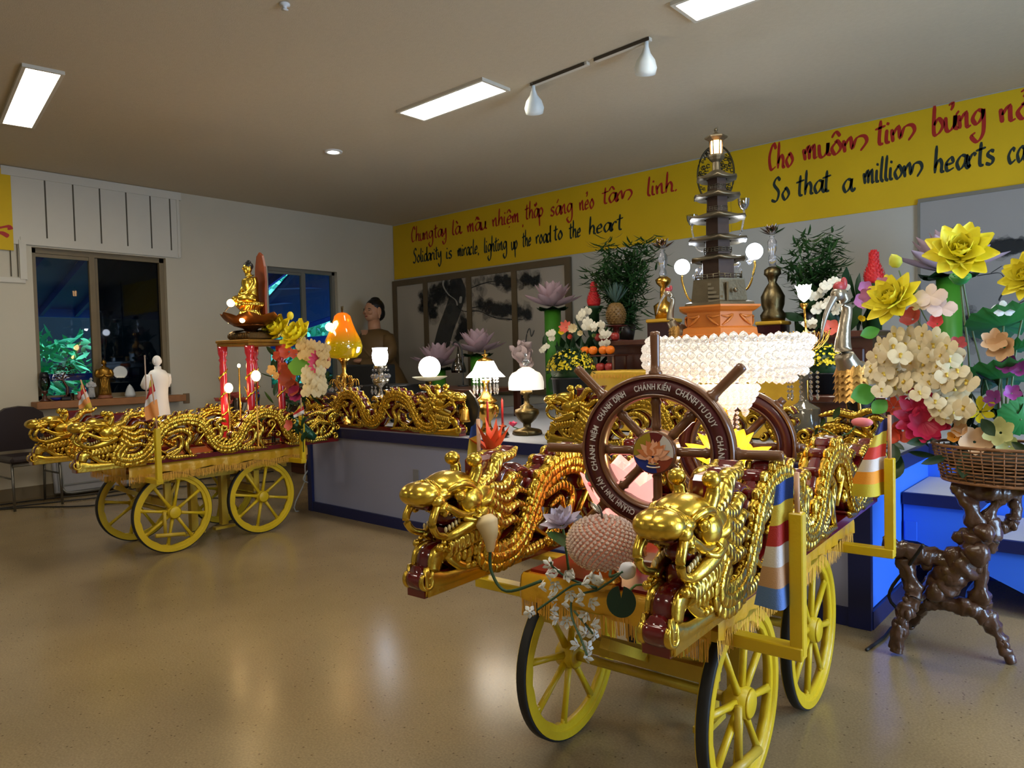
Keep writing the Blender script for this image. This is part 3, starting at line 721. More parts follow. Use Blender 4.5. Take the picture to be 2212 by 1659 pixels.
line(t, 'black_lettering', blkink, [('Solidarity', 893, 956, 568), ('is', 964, 980, 559), ('miracle,', 989, 1037, 554), ('lighting', 1046, 1097, 546), ('up', 1105, 1120, 539), ('the', 1129, 1150, 533), ('road', 1158, 1192, 527), ('to', 1197, 1219, 519), ('the', 1230, 1258, 515), ('heart', 1272, 1350, 507)], .10, .29)
t = banner('long yellow wall banner whose black line begins with So that', -3.215, 1.6, 2.55, 3.35)
line(t, 'red_lettering', redink, [('Cho', 1661, 1720, 368), ('muo^N', 1736, 1882, 347), ('tiN', 1893, 1985, 314), ('bu+?ng', 2014, 2135, 290), ('no?+', 2160, 2240, 266)], .12, .30)
line(t, 'black_lettering', blkink, [('So', 1668, 1712, 436), ('that', 1722, 1800, 424), ('a', 1820, 1847, 416), ('millioN', 1866, 1999, 398), ('hearts', 2017, 2158, 375), ('can', 2177, 2240, 353)], .11, .29)
t = thing('banner', 'end of a yellow banner on the window wall at the left picture edge', 'banner', (XW+.022, 1.5, 2.92))
MB().box((0, 0, 0), (.006, 1.32, .81)).obj('cloth', ban_m, t)
mb = MB()
for st in ('.44,.05 .50,.10 .54,.16', '.46,-.22 .55,-.19 .62,-.17 .64,-.2', '.44,-.33 .50,-.26 .56,-.24 .62,-.27', '.40,-.30 .47,-.38'):
    ribbon(mb, [tuple(map(float, p.split(','))) for p in st.split()], lambda u, v: V((.0045, u, v)), .05)
mb.obj('red_lettering', redink, t)
# ================================================================== ink painting screens
paper = mat('screen_paper', (176, 170, 160), .8, var=.05, vs=2)
def wash(name, rgb, a):
    return mat(name, rgb, .9, alpha=a, var=.3, vs=12)
inkd, inkm, inkl = wash('ink_dark', (56, 58, 60), .8), wash('ink_mid', (70, 72, 74), .17), wash('ink_light', (80, 82, 84), .09)
def blobs(mb, cx, cy, rx, ry, n, r, Y, t, lim=None):
    for k in range(n):
        q = random.gauss(0, .45), random.gauss(0, .45); px, py = cx+q[0]*rx, cy+q[1]*ry
        c = onY(px, py, Y)-t; s = r*random.uniform(.5, 1.3); m = 9; off = random.uniform(0, 6)
        c.y -= random.uniform(0, .003)
        if lim and (not lim[0] < c.x < lim[1] or c.z > lim[2]): continue
        mb._f([mb.b.verts.new(c+V((math.cos(off+2*math.pi*i/m), 0, math.sin(off+2*math.pi*i/m)))*s*random.uniform(.6, 1.2)) for i in range(m)])
def inkline(mb, P, wd, Y, t):
    k = mpp(onY(*P[0], Y)); ribbon(mb, [(p[0], p[1]) for p in P], lambda u, v: onY(u, v, Y)-t, wd)
X0, X1, zt, zb = -8.58, -5.25, 2.515, .85
t = thing('painted_screen', 'four panel ink painting of a pine tree in a brown frame', 'painting', ((X0+X1)/2, YW-.02, 0))
xs = [X0]+[onY(px, 620, YW).x for px in (923, 1017, 1115)]+[X1]
MB().box((0, .0, (zt+zb)/2), (X1-X0, .016, zt-zb)).obj('paper', paper, t)
b = MB(); cx0 = (X0+X1)/2
for i, x in enumerate(xs): b.box((x-cx0+(.035 if i == 0 else -.035 if i == 4 else 0), -.012, (zt+zb)/2), (.085, .035, zt-zb))
for z in (zt-.04, zb+.04): b.box((0, -.0115, z), (X1-X0, .034, .085))
b.obj('frame', mat('screen_frame_brown', (98, 84, 62), .6), t)
Yp = YW-.0295; L0 = t.location
k = MB()
inkline(k, [(948, 770), (962, 715), (975, 680), (985, 650), (990, 625), (982, 600)], 34, Yp, L0)
inkline(k, [(985, 655), (1000, 672), (1035, 672), (1065, 685), (1110, 690)], 4, Yp, L0); inkline(k, [(1018, 665), (1045, 662), (1070, 668)], 3, Yp, L0); inkline(k, [(1018, 622), (1045, 612), (1075, 608), (1108, 622)], 3, Yp, L0)
inkline(k, [(1055, 612), (1080, 617), (1105, 618)], 2, Yp, L0); inkline(k, [(1045, 676), (1080, 690), (1130, 690)], 2.5, Yp, L0)
k.obj('ink_branches', inkd, t)
k = MB()
for a in ((960, 640, 45, 35, 60), (985, 615, 60, 40, 90), (1065, 597, 60, 22, 70), (1100, 612, 30, 16, 30), (1050, 660, 35, 12, 40), (1090, 672, 50, 14, 70), (1135, 680, 20, 8, 16), (918, 655, 22, 22, 22), (1000, 700, 22, 40, 30)): blobs(k, *a, .07, Yp-.003, L0, (-1.58, 1.58, 2.40))
k.obj('ink_needles', inkm, t)
k = MB()
for a in ((950, 620, 60, 50, 50), (1150, 602, 30, 22, 26), (1000, 720, 40, 40, 30), (930, 670, 30, 30, 26)): blobs(k, *a, .09, Yp-.007, L0, (-1.55, 1.55, 2.38))
k.obj('ink_wash', inkl, t)
k = MB(); inkline(k, [(962, 596), (957, 615), (968, 635), (984, 648), (988, 660)], 4, Yp-.0106, L0); inkline(k, [(996, 640), (994, 655)], 6, Yp-.0106, L0); k.obj('pale_bark', mat('ink_pale', (150, 150, 148), .9), t)
t = thing('painted_screen', 'grey ink landscape panel behind the big bouquet at the right', 'painting', (.2, YW-.02, 0))
MB().box((0, 0, 1.75), (3.43, .016, 1.62)).obj('paper', mat('screen_paper_grey', (150, 148, 146), .8, var=.08, vs=1.5), t)
MB().box((0, -.006, 2.575), (3.43, .02, .03)).box((-1.71, -.006, 1.75), (.02, .02, 1.62)).obj('edging', mat('panel_edge', (120, 116, 104), .7), t)
k = MB(); L0 = t.location
inkline(k, [(2110, 596), (2135, 592), (2160, 590), (2172, 605), (2180, 620), (2200, 618)], 3, Yp, L0); inkline(k, [(2182, 612), (2162, 640), (2158, 650)], 4, Yp, L0); inkline(k, [(2155, 655), (2175, 668), (2212, 650), (2240, 640)], 3, Yp, L0); inkline(k, [(2140, 590), (2165, 574)], 2, Yp, L0)
k.obj('ink_branches', inkd, t)
k = MB()
for a in ((2170, 532, 70, 18, 90), (2070, 510, 60, 14, 30), (2090, 710, 40, 40, 50)): blobs(k, *a, .05, Yp-.003, L0)
k.obj('ink_needles', inkm, t)
# ================================================================== along the window wall
outlet = tag(MB().box((0, 0, 0), (.012, .075, .12), bev=.003).obj('outlet_plate', mat('plate_tan', (120, 96, 66), .5), loc=(XW+.006, 3.84, .93)), 'tan outlet plate on the wall right of the window sill', 'outlet')
t = thing('banquet_chair', 'dark padded banquet chair against the wall at the left edge', 'chair', (-8.12, 2.08, 0), R(4))
fab = mat('chair_vinyl_dark', (40, 30, 32), .45, var=.15); cm = mat('chair_frame_grey', (112, 110, 104), .35, .8)
MB().box((.04, 0, .47), (.42, .44, .07), bev=.025).obj('seat', fab, t)
MB().prism([(-.21, -.2), (.21, -.2), (.225, .05), (.2, .16), (.12, .215), (0, .23), (-.12, .215), (-.2, .16), (-.225, .05)], .05, M.Translation((-.20, 0, .73)) @ Euler((0, 0, R(90))).to_matrix().to_4x4() @ Euler((R(6), 0, 0)).to_matrix().to_4x4()).obj('backrest', fab, t)
MB().box((-.178, 0, .925), (.02, .10, .014), bev=.004).obj('hand_grip', mat('grip_grey', (130, 128, 122), .4), t)
for sx, sy in ((.22, .2), (.22, -.2), (-.2, .2), (-.2, -.2)): MB().tube([(sx*.9, sy, .44), (sx*1.02, sy, 0)], .012, 8).obj('leg', cm, t)
MB().tube([(.22, .2, .42), (.22, -.2, .42)], .010, 8).tube([(-.2, .2, .3), (.21, .2, .3)], .009, 8).tube([(-.2, -.2, .3), (.21, -.2, .3)], .009, 8).obj('stretcher', cm, t)
gr = mat('folding_table_grey', (142, 142, 146), .6, var=.1, vs=20); mt_ = mat('folding_table_frame', (120, 120, 118), .4, .6)
for n, (x, y0, tl) in enumerate(((-8.36, 2.36, R(-9)), (-8.50, 2.46, R(-6)))):
    t = thing('folding_table', ('grey folded table leaning on the wall below the window, nearer one', 'grey folded table leaning behind the other folded table')[n], 'folding table', (x, y0, 0), rot=(0, tl, 0))
    MB().box((0, .5, .37), (.035, 1.0, .66), bev=.01).obj('table_panel', gr, t)
    b = MB(); b.tube([(.03, .06, .62), (.03, .06, .10), (.03, .09, .04), (.03, .15, .03), (.03, .98, .03)], .016, 8); b.box((.022, .06, .36), (.02, .05, .6)); b.box((.022, .5, .12), (.01, .84, .016)); b.obj('leg_frame', mt_, t)
# sill ornaments
zs = .984
def sillp(px): p = onX(px, 850, XW+.04); return V((XW+.05, p.y, zs))
p = sillp(96); t = thing('oil_lamp', 'dark oil lamp with smoked glass at the left end of the window sill', 'oil lamp', p)
MB().lathe([(.05, 0), (.05, .01), (.02, .03), (.014, .07), (.03, .09), (.03, .11)], 20).obj('base', dkwood, t); MB().lathe([(.028, .112), (.05, .15), (.055, .20), (.045, .245)], 20, cap=False).obj('glass_bowl', glassmat('smoked_glass', (150, 148, 135), .05, .4), t)
MB().lathe([(.044, .245), (.046, .262), (.03, .30), (0, .30)], 20).obj('cap', black, t)
p = sillp(121); tag(MB().lathe([(.02, 0), (.04, .008), (.06, .03), (.057, .032), (.035, .014), (0, .012)], 24).obj('blue_dish', mat('cobalt_glaze', (20, 40, 140), .15, coat=1), loc=p), 'shallow cobalt blue dish on the window sill', 'dish')
p = sillp(152); tag(MB().lathe([(.03, 0), (.032, .07), (.028, .072), (.026, .01), (0, .008)], 20).obj('tumbler', glass, loc=p), 'small clear glass tumbler on the window sill', 'glass')
p = sillp(172); tag(MB().lathe([(.025, 0), (.034, .03), (.02, .06), (.026, .085), (0, .085)], 20).obj('pink_vase', mat('pink_glaze', (196, 130, 124), .25), loc=p), 'tiny pink vase on the window sill behind the flag', 'vase')
def standing_figure(name, label, p, h, body_m, base_m, head_m, hair_m=None, rz=0):
    """robed standing figure, continuous robe, folded hands, face to local +x"""
    t = thing(name, label, 'statue', p, rz); k = h
    b = MB()
    b.lathe([(.0, .08), (.150, .08), (.155, .12), (.135, .3), (.125, .42), (.13, .55), (.15, .66), (.145, .73), (.10, .79), (.05, .81), (.045, .85), (.0, .86)], 20, mt=M.Diagonal((k*.8, k, k, 1)))
    for s in (1, -1): b.tube([(.0, s*.14*k, .73*k), (.05*k, s*.17*k, .60*k), (.12*k, s*.06*k, .58*k), (.13*k, s*.01*k, .63*k)], [.05*k, .055*k, .045*k, .02*k], 10, sm=4)
    for q in range(5): b.tube([(.10*k, .09*k-.045*k*q, .52*k), (.125*k, .06*k-.03*k*q, .32*k), (.118*k, .09*k-.04*k*q, .1*k)], [.012*k, .02*k, .010*k], 6, sm=4)
    b.obj('robe', body_m, t)
    hd = MB(); hd.ell((.012*k, 0, .925*k), (.062*k, .056*k, .075*k)); hd.ell((.075*k, 0, .915*k), (.012*k, .010*k, .018*k)); hd.ell((.066*k, 0, .888*k), (.010*k, .02*k, .005*k))
    for s in (1, -1): hd.ell((.0, s*.056*k, .92*k), (.014*k, .008*k, .03*k)); hd.ell((.066*k, s*.022*k, .938*k), (.008*k, .012*k, .004*k))
    hd.obj('head', head_m, t)
    if hair_m:
        hr = MB(); hr.ell((-.008*k, 0, .95*k), (.064*k, .058*k, .06*k)); hr.ell((-.008*k, 0, 1.0*k), (.03*k, .03*k, .03*k)); hr.obj('hair', hair_m, t)
    MB().lathe([(.17*k, 0), (.18*k, .03*k), (.14*k, .06*k), (.16*k, .08*k), (0, .08*k)], 20).obj('pedestal', base_m, t)
    return t
bronze = mat('antique_gold', (170, 128, 52), .35, .9, .25, 20, .2, 60)
standing_figure('standing_statue', 'small gilded standing statue in the middle of the window sill', sillp(226), .42, bronze, mat('clay_base', (150, 96, 70), .6), bronze, black, R(-20))
standing_figure('standing_statue', 'tiny pale standing statue left of the gilded one on the sill', sillp(197), .23, mat('pale_stone', (180, 184, 190), .5), black, mat('pale_stone', (180, 184, 190), .5), None, R(-20))
p = sillp(280); t = MB(); t.lathe([(.05, 0), (.055, .03), (.04, .08), (.022, .12), (.0, .145)], 14, rib=.08, ribn=5)
tag(t.obj('white_rock', mat('quartz_white', (196, 204, 208), .35), loc=p), 'pointed white stone ornament on the window sill', 'ornament')
p = sillp(357); tag(MB().lathe([(.03, 0), (.05, .06), (.055, .12), (.03, .19), (.02, .21), (.035, .235), (0, .235)], 20).obj('dark_vase', mat('dark_bronze_vase', (52, 48, 40), .4, .5), loc=p), 'dark bronze vase at the right end of the window sill', 'vase')
# bonsai silhouette on the sill
t = thing('bonsai', 'dark bonsai tree ornament standing on the window sill', 'bonsai', V((XW+.09, sillp(138).y+.0, zs)))
MB().box((0, 0, .02), (.06, .09, .04), bev=.008).obj('tray', black, t); MB().tube([(0, 0, .03), (.01, .02, .12), (0, -.02, .22), (0, .01, .30)], [.018, .014, .011, .006], 8, sm=4).tube([(0, -.01, .2), (0, -.09, .24)], [.008, .004], 6).tube([(0, 0, .24), (0, .09, .26)], [.008, .004], 6).obj('trunk', dkwood, t)
f = MB()
for c0 in ((0, 0, .33), (0, -.06, .26), (0, .06, .28), (0, .04, .36), (0, -.05, .34)):
    for k in range(45): f.petal(M.Translation(V(c0)+V((random.gauss(0, .015), random.gauss(0, .03), random.gauss(0, .02)))) @ Euler((random.uniform(0, 6), 0, random.uniform(0, 6))).to_matrix().to_4x4(), .03, .012, nx=3, ny=3)
f.obj('foliage', mat('bonsai_dark', (44, 36, 28), .7, var=.4), t)
t = thing('orchid_pot', 'pot of coral pink flowers by the wall behind the left cart', 'potted plant', (-8.25, 4.25, .0))
MB().lathe([(.13, .0), (.16, .62), (.15, .62), (0, .60)], 20).obj('stand_pot', mat('brown_pot', (92, 60, 44), .5), t)
f = MB()
for k in range(14): f.petal(M.Translation((0, 0, .6)) @ Euler((0, R(-40-random.random()*40), k*.9)).to_matrix().to_4x4(), .4, .035, .3, .8, nx=3)
f.obj('leaves', mat('bronze_leaves', (86, 66, 48), .5), t)
f = MB()
for k in range(9):
    c0 = V((random.gauss(0, .10), random.gauss(0, .16), .82+random.random()*.2))
    for j in range(5): f.petal(M.Translation(c0) @ Euler((R(30), R(-30), j*1.26+k)).to_matrix().to_4x4(), .07, .06, .3, .4, tip=.8)
f.obj('blossoms', mat('coral_petals', (206, 104, 92), .5), t)
# cables on the floor
cab = mat('cable_black', (30, 28, 26), .5)
for n, (P, lb) in enumerate((([(-8.4, 1.2), (-8.35, 2.2), (-8.2, 2.8), (-8.25, 3.6), (-8.0, 4.6)], 'black cable along the wall below the folded tables'), ([(-8.3, 1.3), (-8.1, 2.1), (-7.95, 2.7), (-7.9, 3.4), (-7.3, 4.2)], 'black cable on the floor, middle one of three'), ([(-8.2, 1.5), (-8.0, 2.0), (-7.6, 2.35), (-7.3, 2.9), (-6.6, 3.6)], 'black cable on the floor nearest to the left cart wheels'))):
    tag(MB().tube([(x, y, .008) for x, y in P], .007, 6, sm=8).obj('floor_cable', cab), lb, 'cable')
tag(MB().tube([onX(675, 985, -5.62), onX(668, 1010, -5.62), onX(655, 1035, -5.6), onX(668, 1042, -5.62), onX(676, 1030, -5.62)], .006, 6, sm=5).tube([onX(676, 960, -5.62), onX(660, 1000, -5.62), onX(658, 1040, -5.62), V((-5.66, 3.45, .006)), V((-5.7, 3.9, .006))], .006, 6, sm=5).obj('power_cord', mat('cord_white', (170, 168, 160), .5)), 'pale power cord hanging between the left cart and the stage', 'cord')
tag(MB().tube([V((-.70, 3.3, .50)), V((-.76, 3.36, .40)), V((-.86, 3.42, .22)), V((-.80, 3.6, .06)), V((-.90, 3.66, .008)), V((-.90, 3.5, .008)), V((-.92, 3.3, .008))], .007, 6, sm=6).obj('power_cord', cab), 'dark cord hanging beside the blue stage corner', 'cord')
# ================================================================== things standing on the stage
def pl(px, py, Y): p = onY(px, py, Y); return p, mpp(p)
def sp(prof, s): return [(r*s, h*s) for r, h in prof]
warm = (255, 214, 150)
lit = mat('lit_frosted_glass', (255, 250, 238), .4, emit=9, ecol=(255, 248, 232), var=0)
lit_w = mat('lit_warm_crystal', (250, 248, 246), .04, trans=.75, emit=.08, ecol=(255, 240, 220), var=0)
led = mat('led_bulb_white', (240, 246, 255), .4, emit=16, ecol=(225, 236, 255), var=0)
bulb = mat('lit_bulb_warm', (255, 226, 160), .4, emit=22, ecol=(255, 214, 140), var=0)
def glow(name, p, w, col=(1, .86, .62), r=.03): light(name, 'POINT', p, w, col, r)
def gems(mb, pts, r, k=5, h=1.0):
    for p in pts: mb.gem(p, r, k, h)
# tables
t = thing('altar_table', 'tall dark wooden altar table at the back of the stage', 'table', (-2.55, 5.75, ZS+.002))
MB().box((0, 0, .665), (2.3, .84, .05), bev=.01).obj('tabletop', dkwood, t); MB().box((0, .02, .32), (2.2, .74, .64)).obj('cabinet_body', dkwood, t)
b = MB()
for x in (-.82, -.27, .27, .82): b.box((x, -.36, .34), (.46, .03, .46), bev=.01)
b.obj('door_panel', mat('dark_wood_panel', (56, 26, 18), .35, var=.3, vs=18), t)
cloth_y = mat('yellow_altar_cloth', (206, 164, 44), .5, var=.15, vs=10, bump=.3, bs=18)
t = thing('cloth_table', 'lower altar table covered with a yellow satin cloth', 'table', (-2.42, 4.75, ZS+.002))
MB().box((0, 0, .22), (1.66, .5, .43), bev=.01).obj('table_frame', dkwood, t)
c = MB(); n = 60; rows = []
P = [(-.86, -.29), (.86, -.29), (.86, .29), (-.86, .29)]
per = []
for i in range(4):
    a, b2 = V((*P[i], 0)), V((*P[(i+1) % 4], 0))
    for k in range(n//4*2): per.append(a.lerp(b2, k/(n//4*2)))
top = [c.b.verts.new((p.x, p.y, .442)) for p in per]; c._f(top)
for z, f in ((.43, 1.004), (.30, 1.012), (.12, 1.018), (.01, 1.02)):
    nx = [c.b.verts.new((p.x*f, p.y*(f+.012*math.sin(i*1.4)*(z < .4)), z)) for i, p in enumerate(per)]
    for i in range(len(per)): c._f((top[i], top[(i+1) % len(per)], nx[(i+1) % len(per)], nx[i]))
    top = nx
c.obj('tablecloth', cloth_y, t)
c = MB()
for i in range(60): c.box((-.84+i*.0285, -.303, .405), (.012, .004, .03*random.uniform(.6, 1.2)))
c.obj('tassel_trim', fringe_m, t)
def low_table(label, x0, x1, y0, y1, h):
    t = thing('low_table', label, 'table', ((x0+x1)/2, (y0+y1)/2, ZS+.002)); w, d = x1-x0, y1-y0
    MB().box((0, 0, h-.02), (w, d, .04), bev=.006).obj('tabletop', dkwood, t); MB().box((0, -d/2+.03, h-.08), (w-.06, .02, .08)).obj('apron', dkwood, t)
    for sx in (-1, 1):
        for sy in (-1, 1): MB().box((sx*(w/2-.05), sy*(d/2-.05), (h-.04)/2), (.05, .05, h-.04)).obj('leg', dkwood, t)
    return t
low_table('long reddish low table behind the stage lamps at the left', -5.54, -4.55, 4.62, 5.3, .285)
low_table('short dark low table behind the crane at the right', -1.52, -1.06, 4.2, 4.46, .30)
tag(MB().box((0, 0, .17), (.46, .42, .34), bev=.01).obj('speaker_stand_box', black, loc=(-5.35, 4.36, ZS+.002)), 'low black plinth under the lamps behind the left dragon', 'plinth')
# speaker box
t = thing('sideboard', 'dark low sideboard in the gap between the window wall and the stage', 'sideboard', (-6.75, 4.98, 0))
MB().box((0, 0, .93), (2.1, .7, .10), bev=.01).box((0, .02, .45), (2.0, .62, .88)).obj('cabinet_body', dkwood, t)
b = MB()
for x in (-.75, -.25, .25, .75): b.box((x, -.30, .46), (.44, .02, .74), bev=.006)
b.obj('door', mat('dark_wood_panel', (56, 26, 18), .35, var=.3, vs=18), t)
tag(MB().box((0, 0, .42), (.75, .75, .84), bev=.01).obj('plinth', dkwood, loc=(-7.78, 6.2, 0)), 'dark plinth under the painted monk statue in the corner', 'plinth')
p, s = pl(800, 858, 4.95); t = thing('loudspeaker', 'black loudspeaker box behind the pear shaped lamp', 'speaker', (p.x+.48, 4.95, .982))
MB().box((-.48, 0, .15), (.55, .30, .30), bev=.015).obj('cabinet', black, t); MB().box((-.48, -.152, .15), (.50, .008, .26), bev=.003).obj('grille', mat('grille_black', (14, 15, 17), .7, bump=.4, bs=200), t)
MB().lathe([(.03, 0), (.034, .006), (0, .008)], 20, mt=M.Translation((-.42, -.156, .06)) @ Euler((R(90), 0, 0)).to_matrix().to_4x4() @ M.Diagonal((1.4, .6, 1, 1))).obj('badge', steel, t)
# seated statue at the back left
p, s = pl(815, 845, 6.2); t = thing('monk_statue', 'painted statue of a seated monk in a brown robe with black hair at the back', 'statue', (p.x, 6.2, .842), R(-88), None); t.scale = (1.22,)*3
skin = mat('statue_skin', (190, 140, 108), .5, var=.06); robe = mat('statue_robe', (104, 80, 46), .55, var=.15, vs=8, bump=.2, bs=14)
b = MB(); b.lathe([(.36, 0), (.38, .12), (.30, .28), (.22, .40), (.235, .56), (.225, .66), (.15, .73), (.07, .755)], 24, mt=M.Diagonal((.85, 1.05, 1, 1)))
for sy in (1, -1): b.tube([(0, sy*.21, .66), (.05, sy*.29, .48), (.17, sy*.18, .36), (.22, sy*.03, .38)], [.07, .08, .07, .05], 12, sm=4); b.tube([(.05, sy*.2, .12), (.3, sy*.25, .10), (.3, sy*.02, .12)], [.14, .12, .08], 12, sm=4)
b.tube([(.15, -.15, .70), (.19, -.02, .58), (.16, .10, .44)], [.02, .02, .02], 8, sm=4); b.obj('robe', robe, t)
b = MB(); b.tube([(.01, 0, .70), (.02, 0, .86)], [.075, .065], 14); b.ell((.025, 0, .95), (.105, .092, .125), u=20, v=14); b.ell((.06, 0, .895), (.07, .07, .06)); b.tube([(.118, 0, .975), (.142, 0, .935), (.128, 0, .925)], [.008, .016, .006], 8, sm=3)
for sy in (1, -1): b.ell((.015, sy*.094, .945), (.03, .014, .05)); b.ell((.018, sy*.096, .895), (.014, .010, .03)); b.ell((.10, sy*.042, .935), (.03, .03, .03))
b.ell((.24, 0, .40), (.07, .06, .03)); b.prism([(-.05, .0), (.05, .0), (.0, -.16)], .02, M.Translation((.155, 0, .74)) @ Euler((0, 0, R(90))).to_matrix().to_4x4())
b.obj('body', skin, t)
b = MB()
for sy in (1, -1): b.tube([(.115, sy*.022, .972), (.118, sy*.042, .978), (.105, sy*.066, .970)], [.004, .005, .003], 6, sm=3); b.ell((.117, sy*.043, .957), (.006, .016, .005))
b.obj('eyes_brows', black, t)
tag_ = MB(); tag_.ell((.124, 0, .893), (.010, .024, .007)); tag_.obj('lips', mat('lip_red', (150, 66, 54), .4), t)
b = MB(); b.ell((-.005, 0, .995), (.112, .098, .105), u=20, v=12); b.ell((-.01, 0, 1.075), (.06, .056, .04)); b.ell((-.045, 0, .93), (.075, .09, .09)); b.obj('hair', mat('statue_hair', (20, 18, 18), .4, bump=.5, bs=60), t)
# ------------------------------------------------------------------ lamps
def stand_on(px, Y, z): p = onY(px, 850, Y); return V((p.x, Y, z))
# pear lamp
p, s = pl(745, 860, 3.86)
t = thing('pear_lamp', 'amber glass pear shaped lamp glowing orange on a tall crystal stand', 'lamp', (p.x, 3.86, ZS+.002))
o = p.z-ZS-.002
pear = [(8, 0), (28, 2), (38, 12), (41, 26), (37, 42), (28, 60), (21, 78), (17, 92), (10, 98), (0, 100)]
m = bpy.data.materials.new('amber_glass'); m.use_nodes = True; N = m.node_tree.nodes; L = m.node_tree.links; b_ = N['Principled BSDF']
tc = N.new('ShaderNodeTexCoord'); sx = N.new('ShaderNodeSeparateXYZ'); rm = N.new('ShaderNodeValToRGB'); L.new(tc.outputs['Generated'], sx.inputs[0]); L.new(sx.outputs[2], rm.inputs[0])
rm.color_ramp.elements[0].position = .3; rm.color_ramp.elements[0].color = (*lin((150, 130, 10)), 1); rm.color_ramp.elements[1].position = .75; rm.color_ramp.elements[1].color = (*lin((250, 130, 20)), 1)
L.new(rm.outputs[0], b_.inputs['Base Color']); b_.inputs['Roughness'].default_value = .06; b_.inputs['Transmission Weight'].default_value = .55; b_.inputs['Coat Weight'].default_value = .6
L.new(rm.outputs[0], b_.inputs['Emission Color']); b_.inputs['Emission Strength'].default_value = .28
MB().lathe([(r*s, o+85*s+h*s) for r, h in pear], 28).obj('pear_glass', m, t)
k = MB()
for dx in (-3, 1, 4): k.tube([(dx*.4*s, 0, o+183*s), (dx*s, 0, o+198*s)], [1.3*s, .9*s], 6)
k.obj('stem', dkbrass, t)
k = MB(); k.ell((-.4*s*10, -30*s, o+153*s), 9*s); k.ell((8*s, -23*s, o+160*s), 5*s); k.obj('bulb', bulb, t)
MB().lathe([(30*s, 0), (30*s, 6*s), (8*s, 12*s), (5*s, o*.5), (6*s, o*.8), (5*s, o+10*s), (9*s, o+14*s), (4*s, o+20*s), (5*s, o+40*s), (9*s, o+50*s), (4*s, o+56*s), (5*s, o+70*s), (8*s, o+78*s), (16*s, o+86*s)], 18).obj('stand', brass, t)
k = MB(); g = MB()
for q in range(8):
    a = q*math.pi/4; d = V((math.cos(a), math.sin(a), 0))
    k.tube([d*3*s+V((0, 0, o+8*s)), d*14*s+V((0, 0, o+22*s)), d*24*s+V((0, 0, o+40*s)), d*30*s+V((0, 0, o+36*s)), d*31*s+V((0, 0, o+26*s))], 1.3*s, 6, sm=4)
    k.tube([d*8*s+V((0, 0, o+44*s)), d*15*s+V((0, 0, o+48*s)), d*17*s+V((0, 0, o+36*s)), d*12*s+V((0, 0, o+30*s))], 1.2*s, 6, sm=4)
    g.gem(d*31*s+V((0, 0, o+20*s)), 3.4*s, 5, 1.6); g.gem(d*17*s+V((0, 0, o+8*s)), 2.8*s, 5, 1.8)
k.obj('scroll_arm', brass, t); g.obj('crystal_drop', crystal, t)
glow('pear_lamp_light', V((p.x, 3.7, p.z+.5)), 1.6, (1, .55, .15))
# hurricane lamp with a white glass and crystals
p, s = pl(824, 870, 4.1); t = thing('hurricane_lamp', 'silver lamp with bright white glass chimney and hanging crystal drops', 'lamp', (p.x, 4.1, ZS+.002)); zo = p.z-ZS
MB().lathe([(22*s, 0), (22*s, zo*.3), (8*s, zo*.4), (6*s, zo), (20*s, zo+4*s), (14*s, zo+10*s), (5*s, zo+24*s), (4*s, zo+32*s), (16*s, zo+40*s), (19*s, zo+50*s), (5*s, zo+56*s), (6*s, zo+68*s), (15*s, zo+74*s), (15*s, zo+80*s)], 24).obj('silver_stand', mat('silver_plate', (190, 184, 170), .18, 1), t)
MB().lathe([(11*s, zo+80*s), (16*s, zo+90*s), (17.5*s, zo+102*s), (15.5*s, zo+112*s), (16.5*s, zo+118*s)], 24, cap=False).obj('glass_chimney', led, t)
g = MB()
for q in range(10):
    a = q*math.pi/5; d = V((math.cos(a), math.sin(a), 0))
    g.gem(d*17*s+V((0, 0, zo+70*s)), 2.2*s, 5, 1.2); g.gem(d*17*s+V((0, 0, zo+57*s)), 6*s, 8, 1); g.gem(d*20*s+V((0, 0, zo+34*s)), 2*s, 5, 1.2); g.gem(d*20*s+V((0, 0, zo+24*s)), 3.2*s, 5, 2.2)
g.obj('crystal_drop', crystal, t)
# globe lamp on a dish
p, s = pl(930, 872, 4.5); t = thing('globe_lamp', 'round white glowing globe lamp on a wide cream dish', 'lamp', (p.x, 4.5, ZS+.002)); zo = p.z-ZS
MB().lathe([(16*s, 0), (16*s, 4*s), (4*s, 8*s), (3*s, zo), (3*s, zo+44*s), (5*s, zo+48*s)], 18).obj('stand', brass, t)
MB().lathe([(4*s, zo+48*s), (22*s, zo+50*s), (38*s, zo+57*s), (37.5*s, zo+58.5*s), (18*s, zo+54*s), (0, zo+53*s)], 30, rib=.015, ribn=12).obj('dish', mat('cream_ceramic', (236, 226, 190), .3), t)
k = MB()
for q in range(8): k.petal(M.Translation((0, 0, zo+56*s)) @ Euler((0, R(-50), q*.785)).to_matrix().to_4x4() @ M.Translation((12*s, 0, 0)), 16*s, 14*s, .3, .3, nx=3, ny=4)
k.obj('petal_cup', mat('cream_ceramic', (236, 226, 190), .3), t)
MB().ell((0, 0, zo+78*s), 23.5*s, u=28, v=18).obj('globe', lit, t)
